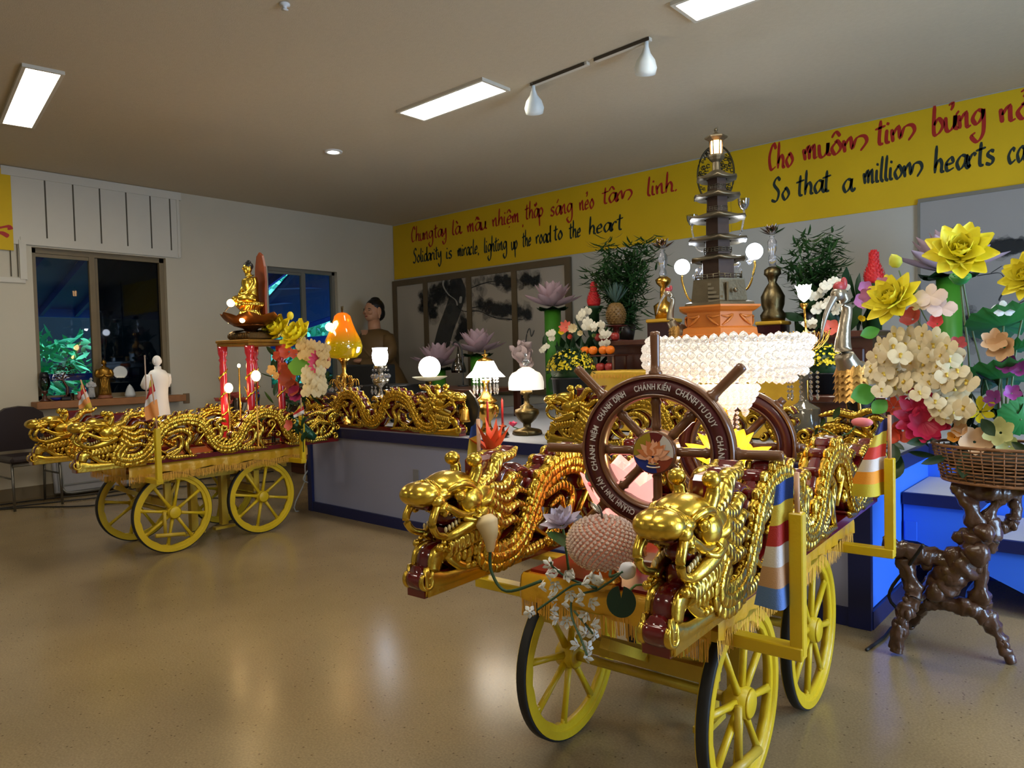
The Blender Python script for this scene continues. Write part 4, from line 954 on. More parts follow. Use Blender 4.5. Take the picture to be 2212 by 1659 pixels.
# brass lamp with a flared white shade and crystal prisms
p, s = pl(1052, 935, 3.98); t = thing('table_lamp', 'brass urn table lamp with flared white shade and long crystal prisms', 'lamp', (p.x, 3.98, ZS+.002)); zo = p.z-ZS
MB().lathe([(16*s, 0), (17*s, zo+4*s), (10*s, zo+14*s), (9*s, zo+24*s), (20*s, zo+38*s), (27*s, zo+52*s), (25*s, zo+60*s), (17*s, zo+64*s), (24*s, zo+66*s), (24*s, zo+70*s), (12*s, zo+80*s), (6*s, zo+90*s), (5*s, zo+104*s), (10*s, zo+112*s), (7*s, zo+116*s)], 26).obj('brass_urn', brass, t)
k = MB()
for q in (1, -1): k.tube([(q*24*s, 0, zo+58*s), (q*32*s, 0, zo+56*s), (q*33*s, 0, zo+44*s), (q*26*s, 0, zo+34*s)], [2.5*s, 3*s, 3*s, 2*s], 8, sm=4)
k.obj('urn_handle', brass, t)
MB().lathe([(42*s, zo+120*s), (36*s, zo+126*s), (28*s, zo+134*s), (22*s, zo+146*s), (18*s, zo+154*s)], 36, rib=.035, ribn=12, cap=False).obj('lamp_shade', lit, t)
MB().lathe([(18*s, zo+154*s), (15*s, zo+158*s), (7*s, zo+161*s), (3*s, zo+164*s), (8*s, zo+168*s), (2*s, zo+170*s), (1.5*s, zo+178*s), (0, zo+179*s)], 20).obj('finial', brass, t)
g = MB()
for q in range(16):
    a = q*math.pi/8; d = V((math.cos(a), math.sin(a), 0))
    for h in (116, 110): g.gem(d*26*s+V((0, 0, zo+h*s)), 2.6*s, 5, 1)
    g.gem(d*26*s+V((0, 0, zo+94*s)), 2.2*s, 5, 5.5)
g.obj('crystal_prism', crystal, t)
glow('table_lamp_light', V((p.x, 3.80, p.z+.30)), 1.6)
# dark bronze lamp with a ribbed crystal dome
p, s = pl(1139, 932, 3.98); t = thing('table_lamp', 'dark bronze oil style lamp with a ribbed crystal dome shade', 'lamp', (p.x, 3.98, ZS+.002)); zo = p.z-ZS
MB().lathe([(30*s, 0), (31*s, 8*s), (27*s, 11*s), (8*s, 15*s), (9*s, 24*s), (20*s, 34*s), (27*s, 46*s), (25*s, 54*s), (14*s, 58*s), (15*s, 61*s), (6*s, 66*s), (5*s, 78*s), (8*s, 80*s), (6*s, 84*s), (14*s, 88*s), (12*s, 96*s)], 28).obj('bronze_body', dkbrass, t)
k = MB()
for q in range(4): k.tube([(27*s*math.cos(q*1.57+.7), 27*s*math.sin(q*1.57+.7), 8*s), (30*s*math.cos(q*1.57+.7), 30*s*math.sin(q*1.57+.7), 0.2*s)], [4*s, 3*s], 8)
k.obj('foot', dkbrass, t)
ld = mat('lit_cut_crystal', (255, 246, 226), .15, emit=.55, ecol=(255, 244, 226), var=0)
MB().lathe([(37*s, 97*s), (37.5*s, 112*s), (35*s, 124*s), (29*s, 133*s), (20*s, 137*s), (16*s, 141*s), (7*s, 146*s), (4*s, 146*s)], 64, rib=.03, ribn=32, cap=False).obj('dome_shade', ld, t)
MB().lathe([(12*s, 96*s), (15*s, 104*s), (10*s, 116*s), (0, 120*s)], 18).obj('chimney', lit, t)
g = MB(); g.gem((0, 0, 156*s), 9*s, 8); g.gem((0, 0, 170*s), 3.5*s, 6, 1.8); g.obj('crystal_finial', crystal, t)
glow('dome_lamp_light', V((p.x, 3.80, p.z+.30)), 1.4)
# bell on a black stand
p, s = pl(1008, 948, 3.66); t = thing('temple_bell', 'small brass bell hanging in a black lacquered stand on the stage edge', 'bell', (onY(1008, 900, 3.74).x, 3.74, ZS+.002), R(18)); zo = 0
MB().prism([(-20*s, 0), (20*s, 0), (22*s, 10*s), (14*s, 22*s), (24*s, 40*s), (27*s, 62*s), (18*s, 82*s), (4*s, 98*s), (-8*s, 94*s), (-22*s, 76*s), (-26*s, 52*s), (-20*s, 30*s), (-14*s, 18*s)], 8*s, M.Translation((0, 10*s, 0))).box((0, 8*s, 3*s), (48*s, 30*s, 6*s), bev=2*s).obj('stand', black, t)
MB().lathe([(0, 64*s), (9*s, 63*s), (12*s, 56*s), (13*s, 36*s), (15*s, 30*s), (13*s, 30*s), (0, 40*s)], 22, mt=M.Translation((0, -12*s, 0))).tube([(0, -12*s, 62*s), (-3*s, -12*s, 72*s), (3*s, -12*s, 72*s), (0, -12*s, 62*s)], 1.5*s, 6, sm=4).tube([(0, -12*s, 74*s), (0, 6*s, 78*s)], 1.5*s, 6).obj('bell', brass, t)
MB().tube([(-8*s, -6*s, 92*s), (-18*s, -14*s, 78*s)], 1.5*s, 6).obj('mallet', mat('pale_wood', (190, 160, 120), .5), t)
for px, Y, lb in ((1052, 3.70, 'red candle in a brass holder in front of the brass lamp'), (1084, 3.86, 'red candle in a brass holder next to the pink flower')):
    q = onY(px, 850, Y); s = mpp(V((q.x, Y, 1)))
    t = thing('candle', lb, 'candle', (q.x, Y, ZS+.002))
    MB().lathe([(12*s, 0), (12*s, 2*s), (4*s, 4*s), (4*s, 16*s), (9*s, 18*s), (9*s, 20*s), (5*s, 22*s)], 16).obj('holder', mat('copper_holder', (130, 62, 40), .3, .8), t)
    MB().lathe([(2.6*s, 20*s), (2.4*s, 76*s), (.5*s, 78*s), (.5*s, 81*s)], 12).obj('wax_stick', mat('red_wax', (196, 44, 40), .35, sub=.3), t)
q = onY(1100, 850, 4.05); t = thing('pink_flower', 'small pink paper flower lying on the stage between two lamps', 'flower', (q.x-.06, 4.15, ZS+.03))
k = MB()
for j in range(9): k.petal(Euler((0, R(-25-15*(j % 2)), j*.7)).to_matrix().to_4x4(), .055, .04, .3, .5, nx=3, ny=4)
k.obj('petals', mat('hot_pink', (226, 70, 110), .5), t); MB().tube([(0, 0, 0), (.06, .03, -.02), (.14, .05, -.025)], .004, 6, sm=3).obj('stem', stem_m, t)
# low black dish with gold
p = V((-3.47, 3.74, ZS+.002)); tag(MB().lathe([(.05, 0), (.085, .012), (.075, .035), (.06, .04), (0, .036)], 24).obj('incense_dish', mat('black_gold', (40, 34, 18), .3, .5, .6, 40), loc=p), 'dark round dish on the stage beside the candles', 'dish')
# ------------------------------------------------------------------ giant lotus flowers on green columns
mauve = mat('lotus_mauve', (202, 176, 190), .6, var=.06, vs=6)
def lotus_head(mb, z, Rr, mt=None, layers=((9, 6, 1.08), (9, 36, .95), (8, 58, .88), (5, 76, .75)), wd=.46, cup=.45, curl=.5, tip=1.0):
    mt = mt or M.Identity(4)
    for i, (n, tilt, L) in enumerate(layers):
        for k in range(n):
            mb.petal(mt @ M.Translation((0, 0, z)) @ Euler((0, R(-tilt+random.uniform(-4, 4)), 2*math.pi*(k+.5*(i % 2))/n+random.uniform(-.06, .06))).to_matrix().to_4x4() @ M.Translation((Rr*.12, 0, 0)), Rr*L, Rr*wd, cup, curl, tip, 5, 8, .45)
def giant_lotus(label, px, py, Y, rpx, z0, colpx):
    p, s = pl(px, py, Y); t = thing('giant_lotus', label, 'lotus', (p.x, Y, z0), 0, 'giant mauve lotuses on green columns'); h = p.z-z0
    k = MB(); lotus_head(k, h-.30*rpx*s, rpx*s); k.obj('petals', mauve, t)
    k = MB()
    for j in range(7): k.petal(M.Translation((0, 0, h-.34*rpx*s)) @ Euler((0, R(12), j*.9)).to_matrix().to_4x4(), rpx*s*.62, rpx*s*.6, -.3, .5)
    k.obj('sepals', dkgreen, t)
    MB().lathe([(colpx*s, 0), (colpx*s, (h-.4*rpx*s)*.55), (colpx*s*1.03, (h-.4*rpx*s)*.56), (colpx*s, (h-.4*rpx*s)*.57), (colpx*s, h-.4*rpx*s)], 20).obj('green_column', mat('column_green', (62, 130, 34), .45, var=.2, vs=4), t)
    return t
giant_lotus('giant mauve lotus behind the round globe lamp', 947, 775, 6.3, 56, 0, 15)
giant_lotus('giant mauve lotus in front of the pine painting, above the brass lamp', 1032, 745, 6.25, 56, 0, 17)
giant_lotus('giant mauve lotus highest at the right end of the pine painting', 1193, 645, 6.3, 58, ZS+.002, 18)
giant_lotus('giant mauve lotus at the right behind the yellow lotus blooms', 2050, 558, 6.3, 98, ZS+.002, 25)
t = giant_lotus('mauve lotus partly hidden behind the left bouquet', 722, 795, 6.5, 50, 0, 14)
# lantern hanging from a thin hook
p, s = pl(985, 855, 5.2); t = thing('hook_stand', 'thin dark shepherd hook holding a small glass lantern', 'hook stand', (p.x+.05, 5.2, ZS+.287 if p.x > -5.5 else ZS))
MB().tube([(.06, 0, 0), (.06, 0, .30), (.04, 0, .40), (-.02, 0, .455), (-.07, 0, .445), (-.075, 0, .42)], .008, 8, sm=5).lathe([(.06, 0), (.06, .01), (0, .012)], 16, loc=(.06, 0, 0)).obj('hook', black, t)
MB().lathe([(.075, .14), (.08, .17), (.06, .24), (.02, .30), (.004, .41)], 16).obj('glass_lantern', glassmat('lantern_glass', (190, 186, 176), .05, .45), t)
# crumpled pale cloth flower bundle
p, s = pl(1130, 800, 5.6); t = thing('tissue_flower', 'pale pink tissue flower with a curled wire behind the crystal dome lamp', 'flower', (p.x, 5.6, ZS+.002)); h = p.z-ZS
k = MB()
for j in range(26): k.petal(M.Translation((random.gauss(0, .05), 0, h+.10+random.gauss(0, .06))) @ Euler((random.uniform(-.6, .6), R(-60)+random.uniform(-.7, .7), random.uniform(0, 6))).to_matrix().to_4x4(), .16, .14, .5, .6, wave=.2)
k.obj('petals', mat('tissue_pink', (196, 176, 176), .7), t); MB().tube([(0, 0, 0), (0, 0, h)], .03, 10).tube([(.03, 0, h+.2), (.06, 0, h+.36), (.10, 0, h+.42), (.12, 0, h+.34), (.16, 0, h+.40)], .006, 6, sm=5).obj('wire', black, t)
# ------------------------------------------------------------------ altar offerings
ZA = ZS+.002+.691
def flower5(mb, mt, r, w=.9, tilt=20, n=5, cup=.25, tip=.8):
    for k in range(n): mb.petal(mt @ Euler((0, R(-tilt), 2*math.pi*k/n)).to_matrix().to_4x4() @ M.Translation((r*.08, 0, 0)), r, r*w, cup, .5, tip, 4, 5, .6)
wp = mat('white_petals', (226, 222, 202), .55, var=.05, sub=.15); yc = mat('yellow_center', (216, 170, 40), .5)
def bush(label, name, cat, px, py, Y, z0, h, rx, n, leaf, L, stems=9, lean=.25, pot=None):
    p, s = pl(px, py, Y); t = thing(name, label, cat, (p.x, Y, z0))
    k = MB(); lf = MB()
    for j in range(stems):
        a = random.uniform(0, 6.28); top = V((math.cos(a)*rx*random.uniform(.2, 1), math.sin(a)*rx*.6*random.uniform(.2, 1), h*random.uniform(.6, 1)))
        P = [V((0, 0, .05))+V((math.cos(a), math.sin(a), 0))*.03, top*.5+V((0, 0, h*.1)), top]
        Q = catmull(P, 5); k.tube(Q, [.006, .003], 6)
        for i, q in enumerate(Q[2:]):
            for m in range(max(1, n//(stems*8))):
                d = Euler((random.uniform(-.5, .5), random.uniform(-.2, 1.0), random.uniform(0, 6.28))).to_matrix().to_4x4()
                c0 = q+V((random.gauss(0, rx*.12), random.gauss(0, rx*.10), random.gauss(0, h*.035)))
                lf.petal(M.Translation(c0) @ d, L*random.uniform(.6, 1.3), L*.16, .2, .8, nx=3, ny=4)
    k.obj('stems', stem_m, t); lf.obj('foliage', leaf, t)
    MB().lathe(pot or [(.07, 0), (.10, .16), (.09, .16), (.08, .14), (0, .14)], 20).obj('pot', mat('dark_pot', (36, 26, 22), .4), t)
    return t
bl = mat('bamboo_leaves', (44, 78, 34), .5, var=.4, vs=8)
bush('tall bushy bamboo plant left of the pagoda, in front of the wall', 'bamboo_plant', 'plant', 1352, 740, 5.9, ZA, .95, .36, 1500, bl, .15, 16)
bush('tall bamboo plant right of the pagoda, above the tulip lamp', 'bamboo_plant', 'plant', 1758, 690, 5.7, ZA, .80, .25, 1000, bl, .13, 12)
# pineapple and fruit tower
p, s = pl(1332, 760, 5.5); t = thing('pineapple', 'pineapple with spiky crown standing on the altar', 'pineapple', (p.x, 5.5, ZA+.14))
k = MB(); k.lathe([(.045, 0), (.075, .03), (.085, .09), (.075, .16), (.045, .20), (0, .205)], 20)
for i in range(9):
    for j in range(13):
        a = 2*math.pi*(j+.5*(i % 2))/13; z = .02+i*.02; r = .084-.03*((z-.09)/.09)**2
        k.gem((math.cos(a)*r, math.sin(a)*r, z), .013, 4, .9)
k.obj('fruit', mat('pineapple_skin', (112, 84, 42), .5, var=.3, vs=30), t)
k = MB()
for j in range(34): k.petal(M.Translation((0, 0, .20)) @ Euler((0, R(-30-50*(j/34)), j*2.4)).to_matrix().to_4x4(), .19, .03, .4, .5, tip=1.4, nx=3)
k.obj('crown', mat('pineapple_crown', (66, 92, 84), .5, var=.3), t)
tag(MB().lathe([(.10, 0), (.10, .006), (.03, .012), (.03, .12), (.10, .134), (.10, .138), (0, .138)], 24).obj('fruit_stand', mat('fruit_stand_red', (86, 30, 22), .3, coat=.5), loc=(p.x, 5.5, ZA)), 'small dark red pedestal under the pineapple', 'stand')
apple_p = [(0, .006), (.022, .0), (.036, .014), (.041, .036), (.036, .058), (.020, .070), (.006, .064), (0, .060)]
def fruit(name, label, c, rgb, sc, grp, first={}):
    key = name
    if key not in first:
        t = thing(name, label, name.split('_')[-1], c, 0, grp)
        MB().lathe([(r*1.0, z) for r, z in apple_p] if name == 'apple' else [(0, 0), (.02, .003), (.036, .018), (.041, .038), (.036, .058), (.02, .072), (0, .074)], 18).obj('flesh', mat(name+'_skin', rgb, .3, var=.2, vs=20, bump=.1 if name != 'apple' else 0, bs=200), t)
        MB().tube([(0, 0, .058), (.003, 0, .08)] if name == 'apple' else [(0, 0, .072), (0, 0, .078)], .003, 6).obj('stalk', dkwood, t); first[key] = t; return t
    return dup(first[key], c, random.uniform(0, 6), label, grp)
xf = onY(1320, 750, 5.42).x
for k, (dx, dy, dz, lb) in enumerate(((-.10, -.13, 0, 'red apple at the left end of the apple row under the pineapple'), (-.02, -.14, 0, 'red apple in the middle of the row under the pineapple'), (.07, -.13, 0, 'red apple at the right end of the row under the pineapple'))):
    fruit('apple', lb, (p.x+dx, 5.5+dy, ZA), (150, 46, 40), 1, 'red apples on the altar')
t = thing('fruit_rack', 'dark two tier fruit rack in front of the altar', 'rack', (xf+.05, 5.2, ZS+.002))
b = MB()
for z in (.42, .56): b.box((0, 0, z), (.40, .22, .012), bev=.003)
b.obj('shelf', dkwood, t)
for sx in (-1, 1):
    for sy in (-1, 1): MB().box((sx*.18, sy*.09, .28), (.02, .02, .56)).obj('leg', dkwood, t)
for k, (dx, lb) in enumerate(((-.12, 'orange at the left end of the upper tier of the fruit rack'), (-.035, 'second orange from the left on the fruit rack'), (.07, 'third orange from the left on the fruit rack'), (.14, 'orange at the right end of the upper tier of the fruit rack'))): fruit('orange', lb, (xf+.05+dx, 5.12, ZS+.572), (232, 120, 24), 1, 'oranges on the fruit rack')
for k, (dx, lb) in enumerate(((-.13, 'dark red apple at the left of the lower rack tier'), (-.05, 'dark red apple second from left on the lower rack tier'), (.04, 'dark red apple third from left on the lower rack tier'), (.13, 'dark red apple at the right of the lower rack tier'))): fruit('apple', lb, (xf+.05+dx, 5.12, ZS+.43), (120, 34, 34), 1, 'red apples on the fruit rack')
# red cones covered with scales
def redcone(label, px, pyb, Y, hpx, z0):
    p, s = pl(px, pyb, Y); t = thing('red_cone', label, 'ornament', (p.x, Y, z0)); h = hpx*s; zz = p.z-z0
    k = MB()
    prof = [(.30, 0), (.36, .12), (.36, .25), (.28, .45), (.18, .65), (.15, .85), (.16, .95), (0, 1)]
    k.lathe([(r*h*.75, zz+z*h) for r, z in prof], 18)
    for i in range(15):
        f = i/15; r = lerpl([q[0] for q in prof], 16)[i]*h*.75
        for j in range(11):
            a = 2*math.pi*(j+.5*(i % 2))/11; k.petal(M.Translation((math.cos(a)*r*.96, math.sin(a)*r*.96, zz+f*h)) @ Euler((0, R(-66), a)).to_matrix().to_4x4(), h*.11, h*.09, -.3, .2, nx=3, ny=3)
    k.obj('scaled_cone', mat('red_scales', (196, 34, 36), .5, var=.2, vs=20), t)
    k = MB(); k.lathe([(.05, 0), (.05, zz*.9), (.10, zz)], 14); k.obj('holder', dkgreen, t); return t
redcone('red scaly cone ornament left of the first bamboo plant', 1283, 662, 5.75, 52, ZA)
redcone('red scaly cone ornament standing above the crane on the right', 1888, 614, 5.5, 72, ZA)
# flower bouquets on the altar
def orchid(mb, mt, r):
    """white moth orchid bloom facing +x of mt: two broad side petals, three sepals, a lip"""
    for a, w, L in ((90, 1.15, 1), (-90, 1.15, 1), (0, .7, .95), (140, .7, .9), (-140, .7, .9)):
        mb.petal(mt @ Euler((R(a), 0, 0)).to_matrix().to_4x4() @ Euler((0, R(-78), 0)).to_matrix().to_4x4(), r*L, r*w, .12, .35, .7, 4, 5, .58)
def altar_bouquet(label, px, py, Y, spread, n_or, n_lf, sc, z0, extra):
    p, s = pl(px, py, Y); t = thing('flower_bouquet', label, 'bouquet', (p.x, Y, z0)); h = p.z-z0
    lf = MB()
    for j in range(n_lf): lf.petal(M.Translation((random.gauss(0, spread*.3), random.gauss(0, .06), h*.55+random.gauss(0, .12))) @ Euler((random.uniform(-.8, .8), R(-50)+random.uniform(-.6, .8), random.uniform(0, 6.3))).to_matrix().to_4x4(), .22*sc, .08*sc, .3, .7, nx=3, ny=5)
    lf.obj('leaves', dkgreen, t)
    k = MB()
    for (dx, dy, r) in extra['white'] if 'white' in extra else []:
        for q in range(4): orchid(k, M.Translation(onY(px+dx+random.uniform(-9, 9), py+dy+random.uniform(-9, 9), Y-.12)-V((p.x, Y, z0))+V((0, -random.uniform(0, .06), 0))) @ look(V((random.uniform(-.3, .7), -1, random.uniform(-.3, .4)))), r*s)
    k.obj('white_orchids', wp, t)
    for nm, m, L in extra['other']:
        k = MB()
        for dx, dy, r, n, tl in L: flower5(k, M.Translation(onY(px+dx, py+dy, Y-.2)-V((p.x, Y, z0))) @ look(V((.4, -1, .3))) @ Euler((0, R(90), 0)).to_matrix().to_4x4(), r*s, .5 if n > 6 else .9, tl, n)
        k.obj(nm, m, t)
    MB().lathe([(.08, 0), (.12, h*.2), (.09, h*.45), (.11, h*.5), (.10, h*.5), (0, h*.4)], 20).obj('vase', mat('dark_vase_glaze', (46, 30, 26), .3), t)
    return t
coral = mat('coral_petal', (214, 104, 84), .5, var=.15); pinkp = mat('pink_petal', (214, 120, 128), .5); orangep = mat('orange_petal', (220, 110, 40), .5); yel_p = mat('yellow_petal', (228, 204, 40), .5, var=.1); cream = mat('cream_petal', (206, 190, 150), .55); limep = mat('lime_calla', (160, 180, 120), .5)
altar_bouquet('bouquet of white orchids and mixed flowers left of the pineapple', 1255, 720, 5.45, .42, 0, 70, 1, ZS+.002, {'white': [(10, -42, 11), (22, -18, 11), (42, -12, 9), (55, 0, 8), (60, 25, 8), (-62, 8, 9), (-72, 30, 8)], 'other': [('coral_flowers', coral, [(-32, -12, 16, 8, 20), (-22, 10, 11, 5, 50)]), ('yellow_flower', yel_p, [(-40, -2, 10, 5, 30)]), ('cream_flowers', cream, [(-16, -8, 14, 9, 30), (0, 2, 10, 6, 40)]), ('lime_calla', limep, [(30, 8, 12, 4, 60)])]})
altar_bouquet('bouquet of white orchids left of the crane on the right', 1800, 700, 5.5, .4, 0, 60, 1, ZA, {'white': [(-35, -65, 11), (-15, -80, 11), (5, -85, 11), (20, -80, 10), (-25, -35, 11), (-45, -5, 10), (-48, 20, 10), (10, -30, 10), (-10, -42, 10)], 'other': [('coral_flowers', coral, [(-6, 10, 20, 5, 20), (10, -60, 18, 7, 30)]), ('mauve_flowers', mat('mauve_petal', (176, 110, 150), .5), [(68, -75, 18, 5, 30), (62, -45, 22, 5, 30)]), ('yellow_flower', yel_p, [(62, -8, 12, 5, 50)])]})
# chrysanthemum pots
def mums(label, px, py, Y, rpx, z0, pot_h):
    p, s = pl(px, py, Y); t = thing('chrysanthemum_pot', label, 'potted plant', (p.x, Y, z0)); Rr = rpx*s; zc = p.z-z0
    MB().lathe([(Rr*.62, 0), (Rr*.8, zc-Rr*.35), (Rr*.84, zc-Rr*.35), (Rr*.84, zc-Rr*.28), (Rr*.75, zc-Rr*.3), (0, zc-Rr*.35)], 24).obj('pot', black, t)
    lf = MB(); fl = MB()
    for j in range(420):
        u = random.random(); a = random.uniform(0, 6.283); th = math.acos(1-1.15*u); d = V((math.sin(th)*math.cos(a), math.sin(th)*math.sin(a), math.cos(th)*.85))
        lf.petal(M.Translation(d*Rr*.9+V((0, 0, zc))) @ look(d+V((random.gauss(0, .5), random.gauss(0, .5), random.gauss(0, .5)))), Rr*.22, Rr*.12, .2, .4, nx=3, ny=3)
    lf.ell((0, 0, zc), (Rr*.86, Rr*.86, Rr*.72)); lf.obj('leaves', dkgreen, t)
    for j in range(360):
        u = random.random()**.8; a = random.uniform(0, 6.283); th = math.acos(1-.95*u); d = V((math.sin(th)*math.cos(a), math.sin(th)*math.sin(a), math.cos(th)*.86))
        mt = M.Translation(d*Rr*1.0+V((0, 0, zc))) @ look(d) @ Euler((0, R(90), 0)).to_matrix().to_4x4(); r = Rr*.062
        for q in range(6): fl.petal(mt @ Euler((0, R(-15), q*1.047)).to_matrix().to_4x4(), r, r*.8, .1, .3, .8, 3, 3)
    ob = fl.obj('yellow_blooms', mat('mum_yellow', (224, 200, 28), .5, var=.15, vs=40), t); ob['kind'] = 'stuff'
    return t
mums('black pot of small yellow chrysanthemums behind the stage dragon', 1233, 800, 4.12, 52, ZS+.002, 0)
mums('black pot of small yellow chrysanthemums behind the crane', 1782, 790, 4.42, 52, ZS+.304, 0)
# ================================================================== pagoda, candelabra, cranes on the altar
p, s = pl(1553, 735, 4.75); zc = ZS+.002+.444
metal = mat('pagoda_bronze', (108, 98, 78), .36, .75, .2, 16, .15, 60); metal2 = mat('pagoda_dark', (72, 54, 44), .4, .5, .2, 20)
owood = mat('orange_wood', (200, 116, 44), .35, var=.15, vs=10, coat=.3)
t = thing('wood_pedestal', 'carved orange wood pedestal under the bronze pagoda', 'pedestal', (p.x, 4.75, zc), R(28)); zp = p.z-zc
def poly(n, r, a0=0): return [(r*math.cos(a0+2*math.pi*k/n), r*math.sin(a0+2*math.pi*k/n)) for k in range(n)]
def nprism(mb, prof, n, a0=0, loc=(0, 0, 0)):
    rings = []
    for r, z in prof: rings.append([mb.b.verts.new(V(loc)+V((x, y, z))) for x, y in poly(n, r, a0)])
    for A, B in zip(rings, rings[1:]):
        for j in range(n):
            f = mb._f((A[j], A[(j+1) % n], B[(j+1) % n], B[j]))
            if f: f.smooth = False
    for q in (rings[0][::-1], rings[-1]):
        f = mb._f(q)
        if f: f.smooth = False
    return mb
b = MB(); nprism(b, [(95*s, 0), (95*s, zp+10*s), (88*s, zp+12*s), (86*s, zp+24*s), (76*s, zp+28*s), (76*s, zp+58*s), (86*s, zp+62*s), (95*s, zp+68*s), (95*s, zp+72*s)], 6, R(30)); b.obj('hexagonal_body', owood, t)
b = MB()
for k in range(6):
    a = R(60*k+60); mt = Euler((0, 0, a+R(90))).to_matrix().to_4x4() @ M.Translation((0, -67*s, zp+42*s))
    for q in (1, -1): b.tube([mt @ V((q*36*s, 0, 8*s)), mt @ V((q*22*s, -2*s, 6*s)), mt @ V((q*8*s, 0, 10*s)), mt @ V((q*20*s, -2*s, -2*s)), mt @ V((q*34*s, 0, -12*s))], [1*s, 3*s, 1.5*s, 3*s, 1*s], 6, sm=4)
b.obj('carved_brackets', owood, t)
zt = zc+zp+72*s+.001
t = thing('pagoda', 'tall bronze pagoda model with a lit lantern on top', 'pagoda', (p.x, 4.75, zt), R(28)); H0 = lambda py: (725-72-py)*s+0
hy = lambda py: max(0, (653-py)*s)
b = MB(); nprism(b, [(82*s, 0), (80*s, 6*s), (66*s, 10*s), (60*s, hy(600)), (60*s, hy(597))], 6, R(30))
for k in range(5): b.box((-8*s, -60*s+4*s*k, 8*s+9*s*k), (30*s, 16*s, 5*s), Euler((0, 0, R(-2))).to_matrix())
b.box((16*s, -56*s, 24*s), (4*s, 14*s, 46*s)); b.lathe([(5*s, 0), (5*s, 3*s)], 14, mt=M.Translation((32*s, -56*s, 30*s)) @ Euler((R(90), 0, 0)).to_matrix().to_4x4()); b.obj('stair_base', metal, t)
tiers = [(597, 552, 26, 54), (543, 511, 20, 58), (502, 464, 19, 56), (456, 418, 17, 46), (410, 379, 15, 40)]
for i, (yb, yt, hw, rw) in enumerate(tiers):
    z0, z1 = hy(yb), hy(yt); w = hw*s*1.42
    nprism(MB(), [(w, z0-(12*s if i else 0)), (w, z1)], 6, R(30)).obj('storey', metal2, t)
    o = MB(); z = z1-2*s; rows = []
    for f, q, dz in ((1, 0, 0), (.72, 0, 6*s), (.4, 0, 13*s), (.30, 0, 17*s)):
        row = []
        for k in range(24):
            a = R(30)+2*math.pi*k/24; c6 = abs(math.cos(3*(a-R(30)))); up = (4*s*c6**6 if f == 1 else 0)
            r = rw*s*f*1.12*(.92+.10*c6**2); row.append(o.b.verts.new((r*math.cos(a), r*math.sin(a), z+dz+up)))
        rows.append(row)
    base = [o.b.verts.new((v.co.x*.97, v.co.y*.97, v.co.z-3*s)) for v in rows[0]]; inn = [o.b.verts.new((w*math.cos(R(30)+2*math.pi*k/24), w*math.sin(R(30)+2*math.pi*k/24), z-1*s)) for k in range(24)]
    for A, B in zip([inn, base]+rows, [base]+rows):
        for k in range(24): o._f((A[k], A[(k+1) % 24], B[(k+1) % 24], B[k]))
    for k in range(36):
        a = 2*math.pi*k/36; r0 = rw*s*.88; o.tube([(r0*math.cos(a), r0*math.sin(a), z+2.5*s), (r0*.42*math.cos(a), r0*.42*math.sin(a), z+12.5*s)], 1.1*s, 4)
    o.obj('tiled_roof', metal, t)
    if i < 4:
        g = MB(); zr = z+16*s; rr = hw*s*1.25
        for k in range(6):
            A, B = V((*poly(6, rr, R(30))[k], zr)), V((*poly(6, rr, R(30))[(k+1) % 6], zr))
            for dz in (1, 5, 9): g.tube([A+V((0, 0, dz*s)), B+V((0, 0, dz*s))], .8*s, 4)
            for q in range(5): g.tube([A.lerp(B, q/4), A.lerp(B, q/4)+V((0, 0, 9*s))], .9*s, 4)
        g.obj('railing', metal, t)
g = MB(); zr = 0; rr = 54*s; zr = hy(597)
for k in range(6):
    A, B = V((*poly(6, rr, R(30))[k], zr)), V((*poly(6, rr, R(30))[(k+1) % 6], zr))
    for dz in (5, 10): g.tube([A+V((0, 0, dz*s)), B+V((0, 0, dz*s))], .9*s, 4)
    for q in range(5): g.tube([A.lerp(B, q/4), A.lerp(B, q/4)+V((0, 0, (16 if q == 0 else 10)*s))], 1.3*s, 5)
g.obj('railing', metal, t)
b = MB(); nprism(b, [(20*s, hy(372)), (16*s, hy(368)), (9*s, hy(362)), (8*s, hy(345)), (14*s, hy(340)), (18*s, hy(334)), (18*s, hy(330))], 12); b.obj('neck', metal, t)
nprism(MB(), [(10.5*s, hy(330)), (11*s, hy(298))], 6).obj('lit_lantern', mat('lantern_lit_orange', (255, 190, 120), .4, emit=9, ecol=(255, 190, 120), var=0), t)
b = MB()
for k in range(6): x, y = poly(6, 12*s, 0)[k]; b.tube([(x, y, hy(330)), (x*1.15, y*1.15, hy(296))], 1.3*s, 5)
nprism(b, [(14*s, hy(300)), (24*s, hy(294)), (24*s, hy(291)), (10*s, hy(286)), (3*s, hy(281)), (2*s, hy(279))], 6); b.ell((0, 0, hy(276)), 4*s); b.tube([(0, 0, hy(274)), (4*s, 0, hy(270))], [1.5*s, .5*s], 5); b.obj('lantern_roof', metal, t)
